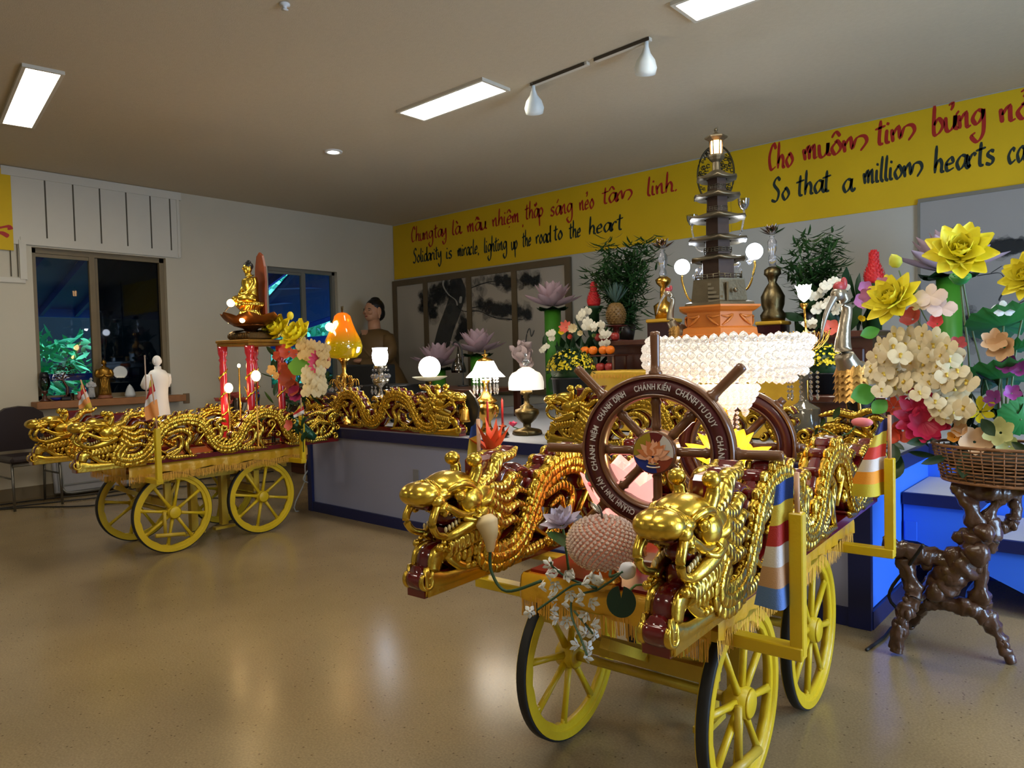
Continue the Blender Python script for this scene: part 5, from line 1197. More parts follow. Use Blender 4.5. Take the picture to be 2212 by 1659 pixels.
# oval openwork halo behind
q, s2 = pl(1547, 450, 5.45); t = thing('openwork_halo', 'dark oval openwork screen rising behind the top of the pagoda', 'ornament', (q.x, 5.45, ZA), R(20)); zz = lambda py: q.z-ZA+(450-py)*s2
b = MB(); cz = zz(378)
ov = [V((38*s2*math.cos(a), 0, cz+62*s2*math.sin(a))) for a in [2*math.pi*k/48 for k in range(48)]]; b.tube(ov, 2.2*s2, 6, closed=True)
for k in range(120):
    a = random.uniform(0, 6.28); rr = math.sqrt(random.random())*.92; c0 = V((38*s2*rr*math.cos(a), random.uniform(-.004, .004), cz+62*s2*rr*math.sin(a))); w = random.uniform(3, 7)*s2
    b.tube([c0+V((w*math.cos(h), 0, w*math.sin(h)))*(.4+.6*(h/6)) for h in (0, 1, 2, 3, 4.2, 5.5)], 1.2*s2, 5)
b.obj('openwork', mat('black_bronze', (44, 40, 26), .35, .7), t)
MB().tube([(0, 0, 0), (0, 0, zz(440))], .012, 10).lathe([(.09, 0), (.09, .015), (.02, .03)], 20).obj('stand', black, t)
# candelabrum with two bright globes and two unlit cups
q, s2 = pl(1556, 620, 5.17); t = thing('candelabrum', 'silver candelabrum with two dazzling white globe bulbs either side of the pagoda', 'candelabrum', (q.x, 5.17, ZS+.002)); zz = lambda py: q.z-ZS-.002+(620-py)*s2
silver = mat('silver_plate', (190, 184, 170), .18, 1)
b = MB(); b.lathe([(.10, 0), (.10, .01), (.03, .04), (.016, .1), (.016, zz(600)), (.03, zz(590)), (.016, zz(570)), (.016, zz(480)), (.03, zz(470)), (0, zz(460))], 18); b.obj('stem', silver, t)
# cups in photo pixels: x offset, height of cup
for dx, py, on in ((-81, 590, 1), (84, 575, 1), (-70, 478, 0), (50, 462, 0)):
    a = V((0, 0, zz(py+40))); c0 = V((dx*s2, -.06 if on else .04, zz(py))); d = c0-a
    MB().tube([a, a+V((d.x*.35, d.y*.3, -18*s2)), a+V((d.x*.8, d.y*.8, -14*s2)), c0+V((0, 0, -14*s2)), c0], [2.6*s2, 2.6*s2, 2.2*s2, 2.2*s2, 2.5*s2], 10, sm=6).obj('curved_arm', brass if on else crystal, t)
    k = MB()
    for j in range(7): k.petal(M.Translation(c0) @ Euler((0, R(-55), j*.9)).to_matrix().to_4x4(), 16*s2, 12*s2, .3, .3, nx=3, ny=4)
    k.obj('flower_cup', crystal, t)
    if on: MB().ell(c0+V((0, 0, 20*s2)), 17*s2, u=20, v=14).obj('globe_bulb', led, t)
    else: MB().lathe([(6*s2, 2*s2), (11*s2, 12*s2), (13*s2, 24*s2)], 18, mt=M.Translation(c0), cap=False).obj('glass_cup', glassmat('grey_glass', (190, 192, 196), .05, .5), t)
g = MB()
for j in range(10): g.gem((random.choice((-1, 1))*random.uniform(20, 60)*s2, -.02, zz(random.uniform(575, 610))), 4*s2, 5, 1.6)
g.gem((-34*s2, -.10, zz(585)), 9*s2, 6, 1.2); g.gem((50*s2, -.10, zz(578)), 9*s2, 6, 1.2); g.gem((76*s2, -.08, zz(574)), 7*s2, 6, 1.2)
g.obj('crystal_drop', crystal, t)
glow('candelabrum_light_left', V((q.x-81*s2, 4.95, q.z+60*s2)), 2.5, (.8, .88, 1)); glow('candelabrum_light_right', V((q.x+84*s2, 4.95, q.z+74*s2)), 2.5, (.8, .88, 1))
# crystal lotus candlesticks on lacquer boxes
def candlestick(label, px, py, Y, gourd):
    q, s = pl(px, py, Y); t = thing('lotus_candlestick', label, 'candlestick', (q.x, Y, ZA)); z = lambda y: q.z-ZA+(py-y)*s
    if not gourd: zb0 = z(700)
    MB().lathe([(18*s, z(py+130)), (22*s, z(py+100)), (8*s, z(py+90)), (7*s, z(py+60)), (15*s, z(py+52)), (17*s, z(py+44)), (9*s, z(py+38))] if not gourd else [(24*s, z(py+165)), (27*s, z(py+150)), (20*s, z(py+140)), (24*s, z(py+128)), (25*s, z(py+110)), (16*s, z(py+92)), (8*s, z(py+80)), (12*s, z(py+68)), (18*s, z(py+62)), (17*s, z(py+52)), (8*s, z(py+46))], 22).obj('metal_body', brass if not gourd else dkbrass, t)
    MB().lathe([(7*s, z(py+44)), (9*s, z(py+30)), (6*s, z(py+20)), (10*s, z(py+8)), (10*s, z(py-8)), (4*s, z(py-16)), (6*s, z(py-20))], 10).obj('crystal_stem', crystal, t)
    k = MB(); lotus_head(k, z(py-22), 24*s, None, ((8, 15, 1.2), (8, 45, 1), (6, 70, .8))); k.obj('crystal_petals', glassmat('smoky_crystal', (206, 186, 164), .05, .35), t)
    zb = z(py+130) if not gourd else z(py+165)
    b = MB(); b.box((0, 0, zb*.5), (52*s, 52*s, zb)); b.obj('lacquer_box', mat('black_red_lacquer', (44, 16, 20), .25, coat=.6), t)
    b = MB(); b.box((0, 0, zb-3*s), (58*s, 58*s, 8*s), bev=2*s); b.obj('gilt_edge', mat('gilt_cloth', (196, 150, 40), .45, .3), t)
    return t
candlestick('crystal lotus candlestick left of the pagoda on a black box', 1432, 560, 5.5, 0)
candlestick('crystal lotus candlestick right of the pagoda on a bronze gourd vase', 1668, 530, 5.5, 1)
q, s = pl(1476, 700, 5.42); tag(MB().box((0, 0, .06), (28*s, 20*s, 34*s), bev=3*s).obj('yellow_drape', cloth_y, loc=(q.x, 5.42, ZA-.04)), 'bit of yellow pleated drape left of the orange wood pedestal', 'drape')
# tulip lamp on gold wires and the crystal girandole
p, s = pl(1736, 884, 3.98); q2 = p.z-ZS; t = thing('girandole', 'crystal girandole lamp with bead strings behind the chandelier lamp', 'lamp', (p.x, 3.98, ZS+.002))
MB().lathe([(34*s, 0), (34*s, q2), (32*s, q2+3*s), (12*s, q2+14*s), (8*s, q2+22*s), (6*s, q2+60*s), (14*s, q2+66*s), (18*s, q2+76*s), (17*s, q2+80*s), (6*s, q2+78*s)], 22).obj('glass_body', mat('smoky_glass_body', (120, 116, 104), .08, .3, coat=.6), t)
MB().lathe([(6*s, q2+78*s), (6*s, q2+110*s)], 14).obj('glass_column', crystal, t)
g = MB()
for j in range(9):
    a = 2*math.pi*j/9; d = V((math.cos(a)*30*s, math.sin(a)*30*s, 0))
    for h in range(5): g.gem(d+V((0, 0, q2+(78-10*h)*s)), 4*s, 6, .9)
    g.gem(d+V((0, 0, q2+26*s)), 4*s, 5, 2)
g.obj('bead_string', crystal, t)
q, s = pl(1742, 735, 4.12); t = thing('lotus_lamp', 'gold wire lotus lamp glowing white with a tulip glass shade on a thin stem', 'lamp', (q.x, 4.12, ZS+.002)); z = lambda y: q.z-ZS+(735-y)*s
MB().lathe([(22*s, 0), (22*s, 5*s), (4*s, 9*s), (3*s, z(765)), (4*s, z(755))], 18).obj('stand', brass, t)
k = MB()
for j in range(14):
    a = 2*math.pi*j/14; d = V((math.cos(a), math.sin(a), 0)); e = V((-d.y, d.x, 0))
    for q_ in (1, -1): k.tube([V((0, 0, z(757)))+d*4*s, d*24*s+e*q_*7*s+V((0, 0, z(754))), d*40*s+e*q_*6*s+V((0, 0, z(738))), d*48*s+V((0, 0, z(716)))], .9*s, 5, sm=4)
k.obj('wire_petals', brass, t); MB().ell((0, 0, z(735)), (22*s, 22*s, 14*s), u=20, v=12).obj('lit_core', lit, t)
MB().tube([(0, 0, z(722)), (-4*s, 0, z(660))], 2.4*s, 10).lathe([(3*s, z(668)), (8*s, z(660)), (9*s, z(656))], 14, mt=M.Translation((-4*s, 0, 0))).obj('stem', brass, t)
k = MB(); lotus_head(k, z(656), 27*s, M.Translation((-4*s, 0, 0)), ((7, 62, 1.5), (7, 74, 1.4)), 1.0, .5, .15); k.obj('tulip_shade', lit, t)
glow('lotus_lamp_light', V((q.x+.05, 3.9, q.z+.1)), 2)
# ------------------------------------------------------------------ cranes
def crane(label, x, y, z, h, rz, dark):
    t = thing('crane_statue', label, 'crane', (x, y, z), rz); k = h/1.0
    sil = mat('crane_silver', (160, 148, 128), .28, .7, .25, 18, .15, 60); gd = mat('crane_gold', (196, 150, 80), .32, .7, .25, 18, .3, 60)
    b = MB(); b.tube([(.0, 0, .50*k), (.05*k, 0, .60*k), (.04*k, 0, .72*k), (.02*k, 0, .82*k), (.05*k, 0, .90*k), (.085*k, 0, .915*k)], [.07*k, .045*k, .032*k, .028*k, .030*k, .026*k], 16, sm=6); b.ell((.085*k, 0, .905*k), (.045*k, .034*k, .036*k)); b.obj('neck', sil, t)
    b = MB(); b.tube([(.10*k, 0, .905*k), (.17*k, 0, .80*k), (.215*k, 0, .66*k)], [.022*k, .014*k, .002*k], 10, sm=4); b.obj('beak', mat('crane_beak', (150, 142, 130), .3, .5), t)
    b = MB(); b.ell((.075*k, 0, .945*k), (.038*k, .026*k, .030*k)); b.ell((.04*k, 0, .965*k), (.02*k, .016*k, .035*k)); b.obj('red_crown', mat('crane_red', (168, 60, 62), .4), t)
    b = MB(); b.ell((-.06*k, 0, .42*k), (.13*k, .085*k, .12*k), Euler((0, R(30), 0)).to_matrix())
    b.obj('body', sil, t)
    b = MB()
    for i in range(5):
        for j in range(9):
            a = R(-80+20*j); b.petal(M.Translation((-.03*k+.10*k*math.cos(a)*(.9), .085*k*math.sin(a), (.52-.035*i)*k)) @ Euler((0, 0, a)).to_matrix().to_4x4() @ Euler((0, R(78), 0)).to_matrix().to_4x4(), .07*k, .05*k, -.3, .2, nx=3, ny=4)
    b.obj('breast_feathers', gd, t)
    b = MB()
    for j in range(11): b.petal(M.Translation((-.10*k, (-.05+.01*j)*k, .40*k)) @ Euler((0, R(70+6*abs(j-5)), R(180)+.12*(j-5))).to_matrix().to_4x4(), .30*k, .06*k, -.3, -.3, nx=3, ny=5)
    b.ell((-.08*k, 0, .34*k), (.085*k, .07*k, .14*k)); b.obj('tail_feathers', black if dark else sil, t)
    for sy in (1, -1): MB().tube([(-.02*k, sy*.035*k, .36*k), (-.03*k, sy*.04*k, .20*k), (0, sy*.042*k, .012)], [.014*k, .008*k, .009*k], 8, sm=3).tube([(0, sy*.042*k, .010), (.06*k, sy*.05*k, .006)], .006*k, 6).tube([(0, sy*.042*k, .010), (.05*k, sy*.02*k, .006)], .006*k, 6).obj('leg', gd, t)
    return t
q = onY(1836, 800, 3.86); crane('silver crane statue with dark tail standing on the right end of the stage', q.x, 3.86, ZS+.002, .92, R(-115), 1)
q = onY(1458, 720, 4.6); crane('slender crane statue with red crown left of the orange wood pedestal', q.x, 4.6, zc, .60, R(-139), 0)
# ================================================================== things riding on the right cart
def c2(px, py, Y, z=None):
    p = onY(px, py, Y); return V((p.x, Y, p.z if z is None else z))
ZB = .6595
wood_w = mat('helm_wood', (104, 66, 40), .3, var=.2, vs=16, coat=.4); maroon = mat('helm_maroon', (74, 22, 24), .35, coat=.3)
WC = c2(1419, 975, 1.93); ws = mpp(WC)
GLY = {}
def glyph(ch):
    if ch not in GLY:
        cu_ = bpy.data.curves.new('glyph', 'FONT'); cu_.body = ch; cu_.size = 1; cu_.extrude = .03; cu_.offset = .02
        o = bpy.data.objects.new('glyph', cu_); C.objects.link(o); dg = bpy.context.evaluated_depsgraph_get(); me = o.evaluated_get(dg).to_mesh()
        vs = [tuple(v.co) for v in me.vertices]; fs = [tuple(f.vertices) for f in me.polygons]; o.evaluated_get(dg).to_mesh_clear()
        bpy.data.objects.remove(o); bpy.data.curves.remove(cu_)
        xs_ = [v[0] for v in vs] or [0, .3]; GLY[ch] = (vs, fs, min(xs_), max(xs_))
    return GLY[ch]
DIA = {'Á': 'A/', 'Ế': 'E^/', 'Ư': 'U+', 'Ữ': 'U+~', 'Ị': 'I.', 'Ệ': 'E^.', 'Đ': 'D-', 'Ạ': 'A.', 'Ấ': 'A^/', 'i': 'i'}
def helm(label, loc, rz, lettered, s):
    t = thing('dharma_wheel', label, 'wheel', loc, rz); zc = 0
    Ro, Ri, th = 168*s, 116*s, 22*s
    r = MB(); n = 72; rings = []
    prof = [(Ri, -th*.5), (Ri+5*s, -th), (Ri+9*s, -th*1.0), (Ri+9*s, -th*.86), (Ro-9*s, -th*.86), (Ro-9*s, -th), (Ro-4*s, -th), (Ro, -th*.5), (Ro, th*.5), (Ro-4*s, th), (Ri+5*s, th), (Ri, th*.5)]
    for k in range(n):
        a = 2*math.pi*k/n; rings.append([r.b.verts.new((math.cos(a)*q, y, math.sin(a)*q)) for q, y in prof])
    for A, B in zip(rings, rings[1:]+rings[:1]):
        for j in range(len(prof)):
            f = r._f((A[j], A[(j+1) % len(prof)], B[(j+1) % len(prof)], B[j]))
            if f: f.smooth = j not in (2, 3, 4, 5)
    rim = r.obj('rim', wood_w, t)
    f = MB(); A = []
    for k in range(n):
        a = 2*math.pi*k/n; A.append([f.b.verts.new((math.cos(a)*q, y, math.sin(a)*q)) for q, y in ((Ri+9*s, -th*.84), (Ri+9*s, -th*.90), (Ro-9*s, -th*.90), (Ro-9*s, -th*.84))])
    for P, Q in zip(A, A[1:]+A[:1]):
        for j in range(3): f._f((P[j], P[j+1], Q[j+1], Q[j]))
    f.obj('maroon_band', maroon, rim)
    # spokes: from hub to rim and on as handles
    for k in range(8):
        a = R(90)+k*R(45); d = V((math.cos(a), 0, math.sin(a)))
        tip = (257*s if k != 4 else 178*s) if lettered else 177*s
        o = MB(); o.tube([d*38*s, d*50*s, d*54*s, d*58*s, d*100*s, d*106*s, d*112*s, d*118*s], [10*s, 10*s, 12*s, 10*s, 10*s, 13*s, 10*s, 10*s], 12)
        o.tube([d*162*s, d*172*s, d*176*s, d*190*s, d*(tip-8*s), d*tip, d*(tip+2*s)], [15*s, 15*s, 11*s, 10*s, 11*s, 10.5*s, 5*s], 12)
        o.obj('spoke', wood_w, t)
    h = MB(); h.lathe([(0, -26*s), (44*s, -26*s), (47*s, -22*s), (47*s, 20*s), (0, 24*s)], 40, mt=Euler((R(90), 0, 0)).to_matrix().to_4x4() @ M.Diagonal((1, 1, -1, 1))); hub = h.obj('hub', wood_w, t)
    # pedestal foot
    zb = -(loc.z-ZB)
    o = MB(); o.box((0, 0, zb+.012), (90*s, 70*s, .022), bev=.004); o.beam((-38*s, 0, zb+.02), (-60*s, 0, -150*s), 16*s, 20*s).beam((38*s, 0, zb+.02), (60*s, 0, -150*s), 16*s, 20*s); o.obj('foot', wood_w, t)
    if lettered:
        # emblem on the hub: five colour fields and a lotus
        cols = [((148, 128, 26), 100, 190), ((96, 22, 22), 60, 100), ((196, 192, 186), -12, 60), ((130, 52, 28), -80, -12), ((24, 44, 130), -170, -80)]
        for (rgb, a0, a1) in cols:
            o = MB(); P = [(0, 0)]+[(43*s*math.cos(R(a0+(a1-a0)*i/12)), 43*s*math.sin(R(a0+(a1-a0)*i/12))) for i in range(13)]
            o.prism(P, .0015, M.Translation((0, -26.6*s-.0006, 0))); o.obj('emblem_field', mat('emblem_%d' % rgb[0], rgb, .4, var=.03), hub)
        o = MB(); y0 = -26.6*s-.002
        for (n_, r0, L, w_, a0, a1, cz) in ((9, 4, 36, 13, 2, 178, -10), (6, 3, 33, 13, 22, 158, -9), (5, 2, 27, 13, 40, 140, -8), (4, 2, 20, 13, 55, 125, -8), (5, 2, 14, 9, 200, 340, -8)):
            for i in range(n_):
                a = R(a0+(a1-a0)*i/(n_-1)); d = V((math.cos(a), 0, math.sin(a))); e = V((-d.z, 0, d.x)); c0 = V((0, y0, cz*s)); y0 -= .0002
                P = [c0+d*r0*s, c0+d*(r0+L*.35)*s+e*w_*.5*s, c0+d*(r0+L*.7)*s+e*w_*.4*s, c0+d*(r0+L)*s, c0+d*(r0+L*.7)*s-e*w_*.4*s, c0+d*(r0+L*.35)*s-e*w_*.5*s]; vv = [o.b.verts.new(q) for q in P]
                o.mi = i % 2; o._f(vv)
        o.mi = 0
        o.obj('emblem_lotus', [mat('lotus_print_a', (224, 164, 128), .5), mat('lotus_print_b', (196, 116, 66), .5)], hub)
        for q, (rgb, wd_) in enumerate((((196, 160, 90), 26), ((214, 200, 180), 34))):
            o = MB(); o.tube([V((wd_*.5*s*math.sin(x), -26.6*s-.004, (-22-7*q)*s-5*s*math.cos(x)+3*s)) for x in [-1+.25*i for i in range(9)]], 1.7*s, 6); o.obj('emblem_wave', mat('wave_print_%d' % q, rgb, .5), hub)
        # lettering round the band
        L = MB(); rb = 135*s; size = 17.5*s; y = -th*.90-.0012
        words = ['CHÁNH KiẾN', 'CHÁNH TƯ DUY', 'CHÁNH  NGỮ', 'CHÁNH NGHiỆP', 'CHÁNH MẠNG', 'CHÁNH TINH TẤN', 'CHÁNH  NiỆM', 'CHÁNH  ĐỊNH']
        cent = [91, 47, -4, -50, -86, 228, 178, 134]; span = [33, 46, 41, 38, 32, 46, 42, 36]
        def width(txt): return sum((glyph(DIA.get(c, c)[0])[3]-glyph(DIA.get(c, c)[0])[2]+.09) if c != ' ' else .28 for c in txt)*size
        for txt, ca, sp_ in zip(words, cent, span):
            kx = R(sp_)*rb/width(txt); ang = R(ca+sp_/2)
            for c in txt:
                if c == ' ': ang -= .28*size*kx/rb; continue
                dd = DIA.get(c, c); vs_, fs_, x0, x1 = glyph(dd[0]); w = (x1-x0)*size; aw = (w+.09*size)*kx/rb
                am = ang-aw/2; er = V((math.cos(am), 0, math.sin(am))); et = V((math.sin(am), 0, -math.cos(am)))
                at = lambda gx, gy, gz=0: er*(rb+gy*size)+et*((gx-(x0+x1)/2)*size*kx)+V((0, y-gz*size*.3, 0))
                vv = [L.b.verts.new(at(*v)) for v in vs_]
                for q in fs_:
                    fc = L._f([vv[i] for i in q])
                    if fc: fc.smooth = False
                def bar(x_0, y_0, x_1, y_1, wd_=.06):
                    a_, b_ = at(x_0, y_0), at(x_1, y_1); d = (b_-a_).normalized(); nn = V((-d.z, 0, d.x))*wd_*size*.5
                    L._f([L.b.verts.new(q) for q in (a_+nn, b_+nn, b_-nn, a_-nn)])
                xm = (x0+x1)/2
                for mk in dd[1:]:
                    if mk == '/': hi = .14 if '^' in dd else 0; bar(xm-.04+hi, .78+hi*.7, xm+.12+hi, .93+hi*.7)
                    if mk == '^': bar(xm-.17, .76, xm, .88); bar(xm, .88, xm+.17, .76)
                    if mk == '+': bar(x1, .62, x1+.12, .80)
                    if mk == '~': bar(xm-.18, .80, xm-.02, .88); bar(xm-.02, .88, xm+.16, .80)
                    if mk == '.': bar(xm-.05, -.14, xm+.05, -.14, .1)
                    if mk == '-': bar(x0-.09, .36, x0+.2, .36)
                ang -= aw
        L.obj('lettering', mat('letter_white', (206, 202, 200), .5, var=.02), rim)
    return t
helm('front spoked dharma wheel with white lettering on its maroon rim', WC, R(14), True, ws)
W2c = c2(1588, 962, 2.80); helm('plain dharma wheel behind the lettered one, partly hidden', W2c, R(14), False, ws*1.0)
# crystal chandelier lamp standing between the two wheels
p = c2(1566, 780, 2.42); s = mpp(p); t = thing('chandelier_lamp', 'blazing white crystal basket lamp on a stem between the two spoked wheels', 'lamp', (p.x, 2.42, ZB)); z = lambda y: p.z-ZB+(780-y)*s
MB().lathe([(40*s, 0), (40*s, 6*s), (10*s, 12*s), (6*s, 20*s), (6*s, z(760))], 20).obj('stem', brass, t)
g = MB(); n = 0
for i, (y, r) in enumerate(((734, 162), (751, 169), (768, 171), (785, 169), (802, 160), (817, 138))):
    k_ = int(2*math.pi*r/18.5)
    for j in range(k_):
        a = 2*math.pi*(j+.5*(i % 2))/k_; g.gem((math.cos(a)*r*s, math.sin(a)*r*s, z(y+random.uniform(-3, 3))), 10*s*random.uniform(.85, 1.1), 7, 1.0)
g.obj('crystal_basket', lit_w, t)['kind'] = 'stuff'
MB().lathe([(150*s, z(742)), (158*s, z(770)), (150*s, z(800)), (110*s, z(820)), (40*s, z(826))], 36, cap=False).obj('inner_shade', ld, t)
g = MB()
for i, (y, r) in enumerate(((838, 66), (850, 62), (862, 56), (874, 48))):
    for j in range(int(r*.45)):
        a = 2*math.pi*(j+.5*(i % 2))/int(r*.45); g.gem((math.cos(a)*r*s, math.sin(a)*r*s, z(y)), 7.5*s, 6, 1.25)
for j in range(7): a = j*.9; g.gem((math.cos(a)*44*s, math.sin(a)*44*s, z(888)), 9*s, 5, 1.3)
for j in range(6):
    a = j*1.05+.4
    for h in range(5): g.gem((math.cos(a)*24*s, math.sin(a)*24*s, z(892+10*h)), 4.4*s, 6, .9)
g.obj('crystal_drops', lit_w, t)['kind'] = 'stuff'
MB().lathe([(64*s, z(832)), (58*s, z(850)), (44*s, z(872)), (10*s, z(880))], 24, cap=False).obj('lower_shade', ld, t)
glow('chandelier_light', V((p.x, 2.42, p.z+.34)), 4, (1, .90, .74), .12); glow('chandelier_light_below', V((p.x+.02, 2.28, p.z-.30)), 5, (1, .84, .6), .06)
# glowing paper lotus lamps
def lotus_lamp(label, px, py, Y, rpx, rgb, layers, em, wd=.75, veins=True):
    p = c2(px, py, Y); s = mpp(p); t = thing('lotus_lamp', label, 'lamp', (p.x, Y, ZB)); h = p.z-ZB
    k = MB(); lotus_head(k, max(.02, h-.2*rpx*s), rpx*s, None, layers, wd, .5, .35, 1.0); k.obj('petals', mat('lotus_paper_%d' % rgb[2], rgb, .5, emit=em, ecol=rgb, var=.08), t)
    MB().lathe([(rpx*s*.3, 0), (rpx*s*.32, .012), (rpx*s*.08, .02), (rpx*s*.08, max(.03, h-.2*rpx*s)), (rpx*s*.2, max(.04, h-.15*rpx*s))], 18).obj('base', brass, t)
    MB().ell((0, 0, max(.07, h+.05*rpx*s)), (rpx*s*.14, rpx*s*.14, rpx*s*.18)).obj('bulb', bulb, t)
    return t
lotus_lamp('glowing yellow paper lotus lamp under the chandelier lamp', 1570, 1000, 2.34, 100, (255, 196, 40), ((8, 22, 1.0), (8, 48, .92), (6, 68, .85)), 1.1)
lotus_lamp('glowing pink paper lotus lamp below the lettered wheel', 1348, 1150, 2.0, 150, (255, 180, 168), ((7, 50, 1.1), (7, 64, 1.2), (6, 78, 1.1)), .7)
glow('pink_lotus_light', c2(1345, 1090, 2.0), 2.0, (1, .55, .45)); glow('yellow_lotus_light', c2(1500, 985, 2.2), 1.4, (1, .7, .25))
# crystal apple
p = c2(1303, 1195, 1.66); s = mpp(p); t = thing('crystal_apple', 'large apple shaped lamp covered with clear crystal beads', 'crystal apple', (p.x, 1.66, ZB)); r0 = 76*s; cz = .062
prof = []
g = MB(); 
for i in range(520):
    q = 1-1.86*(i+.5)/520; th = math.acos(q); a = i*2.399963; r = r0*(math.sin(th)**.8); zz_ = cz+.06+.072*q
    g.gem((r*math.cos(a), r*math.sin(a), zz_), .0070, 7, .95)
g.obj('crystal_beads', mat('apple_crystal', (214, 190, 178), .08, .35, .1, 80, coat=1), t)['kind'] = 'stuff'
MB().ell((0, 0, cz+.06), (r0*.95, r0*.95, .068), u=28, v=16).obj('mesh_shell', mat('apple_shell', (176, 124, 104), .35, .5, emit=.12, ecol=(255, 150, 110)), t)
MB().tube([(0, 0, cz+.12), (-.004, 0, cz+.15), (-.015, 0, cz+.165)], [.003, .0024], 6, sm=3).obj('stalk', mat('grey_wire', (80, 74, 70), .4, .6), t)
k = MB(); k.petal(M.Translation((-.003, 0, cz+.14)) @ Euler((0, R(-10), R(160))).to_matrix().to_4x4(), .06, .022, .3, .6); k.obj('leaf', silver, t)
MB().lathe([(.05, 0), (.05, .02), (.03, .05)], 20).obj('base', brass, t)
# flags on the outriggers
def flag(label, base, top, drop, cols, P, rz=0, stick=True):
    """draped five stripe flag; P = outline fold offsets"""
    t = thing('buddhist_flag', label, 'flag', base, rz); h = top
    MB().tube([(0, 0, 0), (0, 0, h)], .007, 8).obj('flag_pole', mat('flag_pole_wood', (196, 150, 116), .5), t)
    nx, ny = 9, 12
    wtop, wbot, L = P
    for i, rgb in enumerate(cols):
        k = MB(); rows = []
        for j in range(5):
            f = (i+j/4)/len(cols); w = wtop+(wbot-wtop)*f; row = []
            for q in range(nx):
                u = q/(nx-1); row.append(k.b.verts.new((-.008-w*u, .018*math.sin(u*5.5+f*2)*(0.4+f), h-.01-L*f-.02*u*(1-f))))
            rows.append(row)
        for A, B in zip(rows, rows[1:]):
            for q in range(nx-1): k._f((A[q], A[q+1], B[q+1], B[q]))
        k.obj('stripe', mat('flag_%d_%d' % (rgb[0], rgb[2]), rgb, .65, var=.05, bump=.2, bs=300), t)
    return t
FB, FY, FR, FW, FO = (40, 72, 150), (200, 176, 60), (166, 40, 40), (206, 200, 200), (204, 140, 80)
pf = on_cart(CT2, RZ2, .55, .525, .9005); flag('flag with blue, yellow, red and white bands on the near corner post', pf, .10, .36, (FB, FY, FR, FW, (190, 150, 118), (88, 122, 190)), (.045, .095, .33), R(41))
pf = on_cart(CT2, RZ2, -.56, .525, .9005); flag('orange and white banded flag on the rear right post near the stairs', pf, .16, .3, ((30, 28, 84), FY, (204, 60, 44), (214, 198, 188), (232, 146, 36), (200, 176, 40)), (.03, .15, .29), R(41))
pf = on_cart(CT2, RZ2, .55, -.525, .9005); flag('furled blue, yellow and red flag behind the left dragon head', pf, .20, .3, (FB, FY, FY, FR, FR, FW), (.02, .07, .26), R(10))
# flowers riding on the right cart
def stemmed(mb, a, b, r=.004, bow=(0, 0, .05)):
    a = V(a); b = V(b); mb.tube([a, (a+b)/2+V(bow), b], r, 6, sm=6)
q = c2(1065, 985, 1.80); t = thing('paper_flower', 'spiky red and orange paper flower behind the left dragon head', 'flower', q)
k = MB()
for j in range(12): k.petal(Euler((0, R(-random.uniform(35, 80)), j*.52)).to_matrix().to_4x4(), .13*random.uniform(.7, 1.1), .04, .4, .1, 1.4, 3, 5, .35)
k.obj('petals', mat('flame_petals', (232, 86, 40), .5, var=.25, vs=10), t); zq = .66-q.z
MB().tube([(0, 0, .01), (.02, .02, zq*.5), (.06, .05, zq)], .005, 6, sm=4).obj('stem', stem_m, t)
q = c2(1215, 1135, 1.72); t = thing('paper_lotus', 'pale lilac lotus flower with a green leaf left of the crystal apple', 'flower', q)
k = MB(); lotus_head(k, 0, .062, Euler((R(25), 0, 0)).to_matrix().to_4x4(), ((8, 12, 1.05), (8, 40, .9), (7, 62, .75), (5, 78, .6)), .55); k.obj('petals', mat('lilac_petals', (196, 184, 200), .5), t)
MB().petal(M.Translation((.01, -.03, -.015)) @ Euler((R(-20), R(15), R(-50))).to_matrix().to_4x4(), .11, .09, .2, .3).obj('leaf', mat('leaf_mid', (38, 76, 34), .5, var=.2), t)
MB().tube([(0, 0, 0), (.01, 0, -.06), (.02, .0, .66-q.z)], .004, 6, sm=3).obj('stem', stem_m, t)
q = c2(1058, 1150, 1.50); t = thing('calla_lily', 'cream calla lily with a long curved green stem beside the left dragon', 'flower', q)
k = MB(); k.tube([(0, 0, -.055), (0, 0, -.03), (-.002, 0, 0), (-.012, 0, .028), (-.02, 0, .045)], [.010, .016, .026, .034, .020], 14, sm=4, cap=False); k.petal(M.Translation((-.01, 0, .03)) @ Euler((0, R(-30), R(200))).to_matrix().to_4x4(), .05, .06, .4, -.6); k.obj('spathe', mat('calla_cream', (206, 184, 140), .5), t)
e = onZ(1170, 1270, .66)-q; MB().tube([(0, 0, -.05), (.012, -.01, -.11), (.06, .0, -.16), e+V((0, 0, .02))], .0045, 8, sm=6).obj('stem', mat('stem_dark', (42, 72, 48), .5), t)
q = c2(1330, 1015, 1.88); t = thing('camellia_sprig', 'sprig of dark leaves with a pink bud left of the lettered wheel', 'sprig', V((q.x-.12, 1.95, ZB)))
k = MB(); 
tp = c2(1275, 1045, 1.95)-V((q.x-.12, 1.95, ZB))
k.tube([(0.02, 0, 0), tp*.5+V((.02, 0, 0)), tp], .003, 6, sm=4); k.obj('stem', stem_m, t)
k = MB()
for a, b_ in ((-70, 0), (-30, 2.4), (-20, .5), (20, -.6), (40, 3.4)): k.petal(M.Translation(tp) @ Euler((0, R(a), b_)).to_matrix().to_4x4(), .06, .026, .3, .5)
k.obj('leaves', dkgreen, t); MB().ell(tp+V((.005, -.01, 0)), .009).obj('bud', pinkp, t)
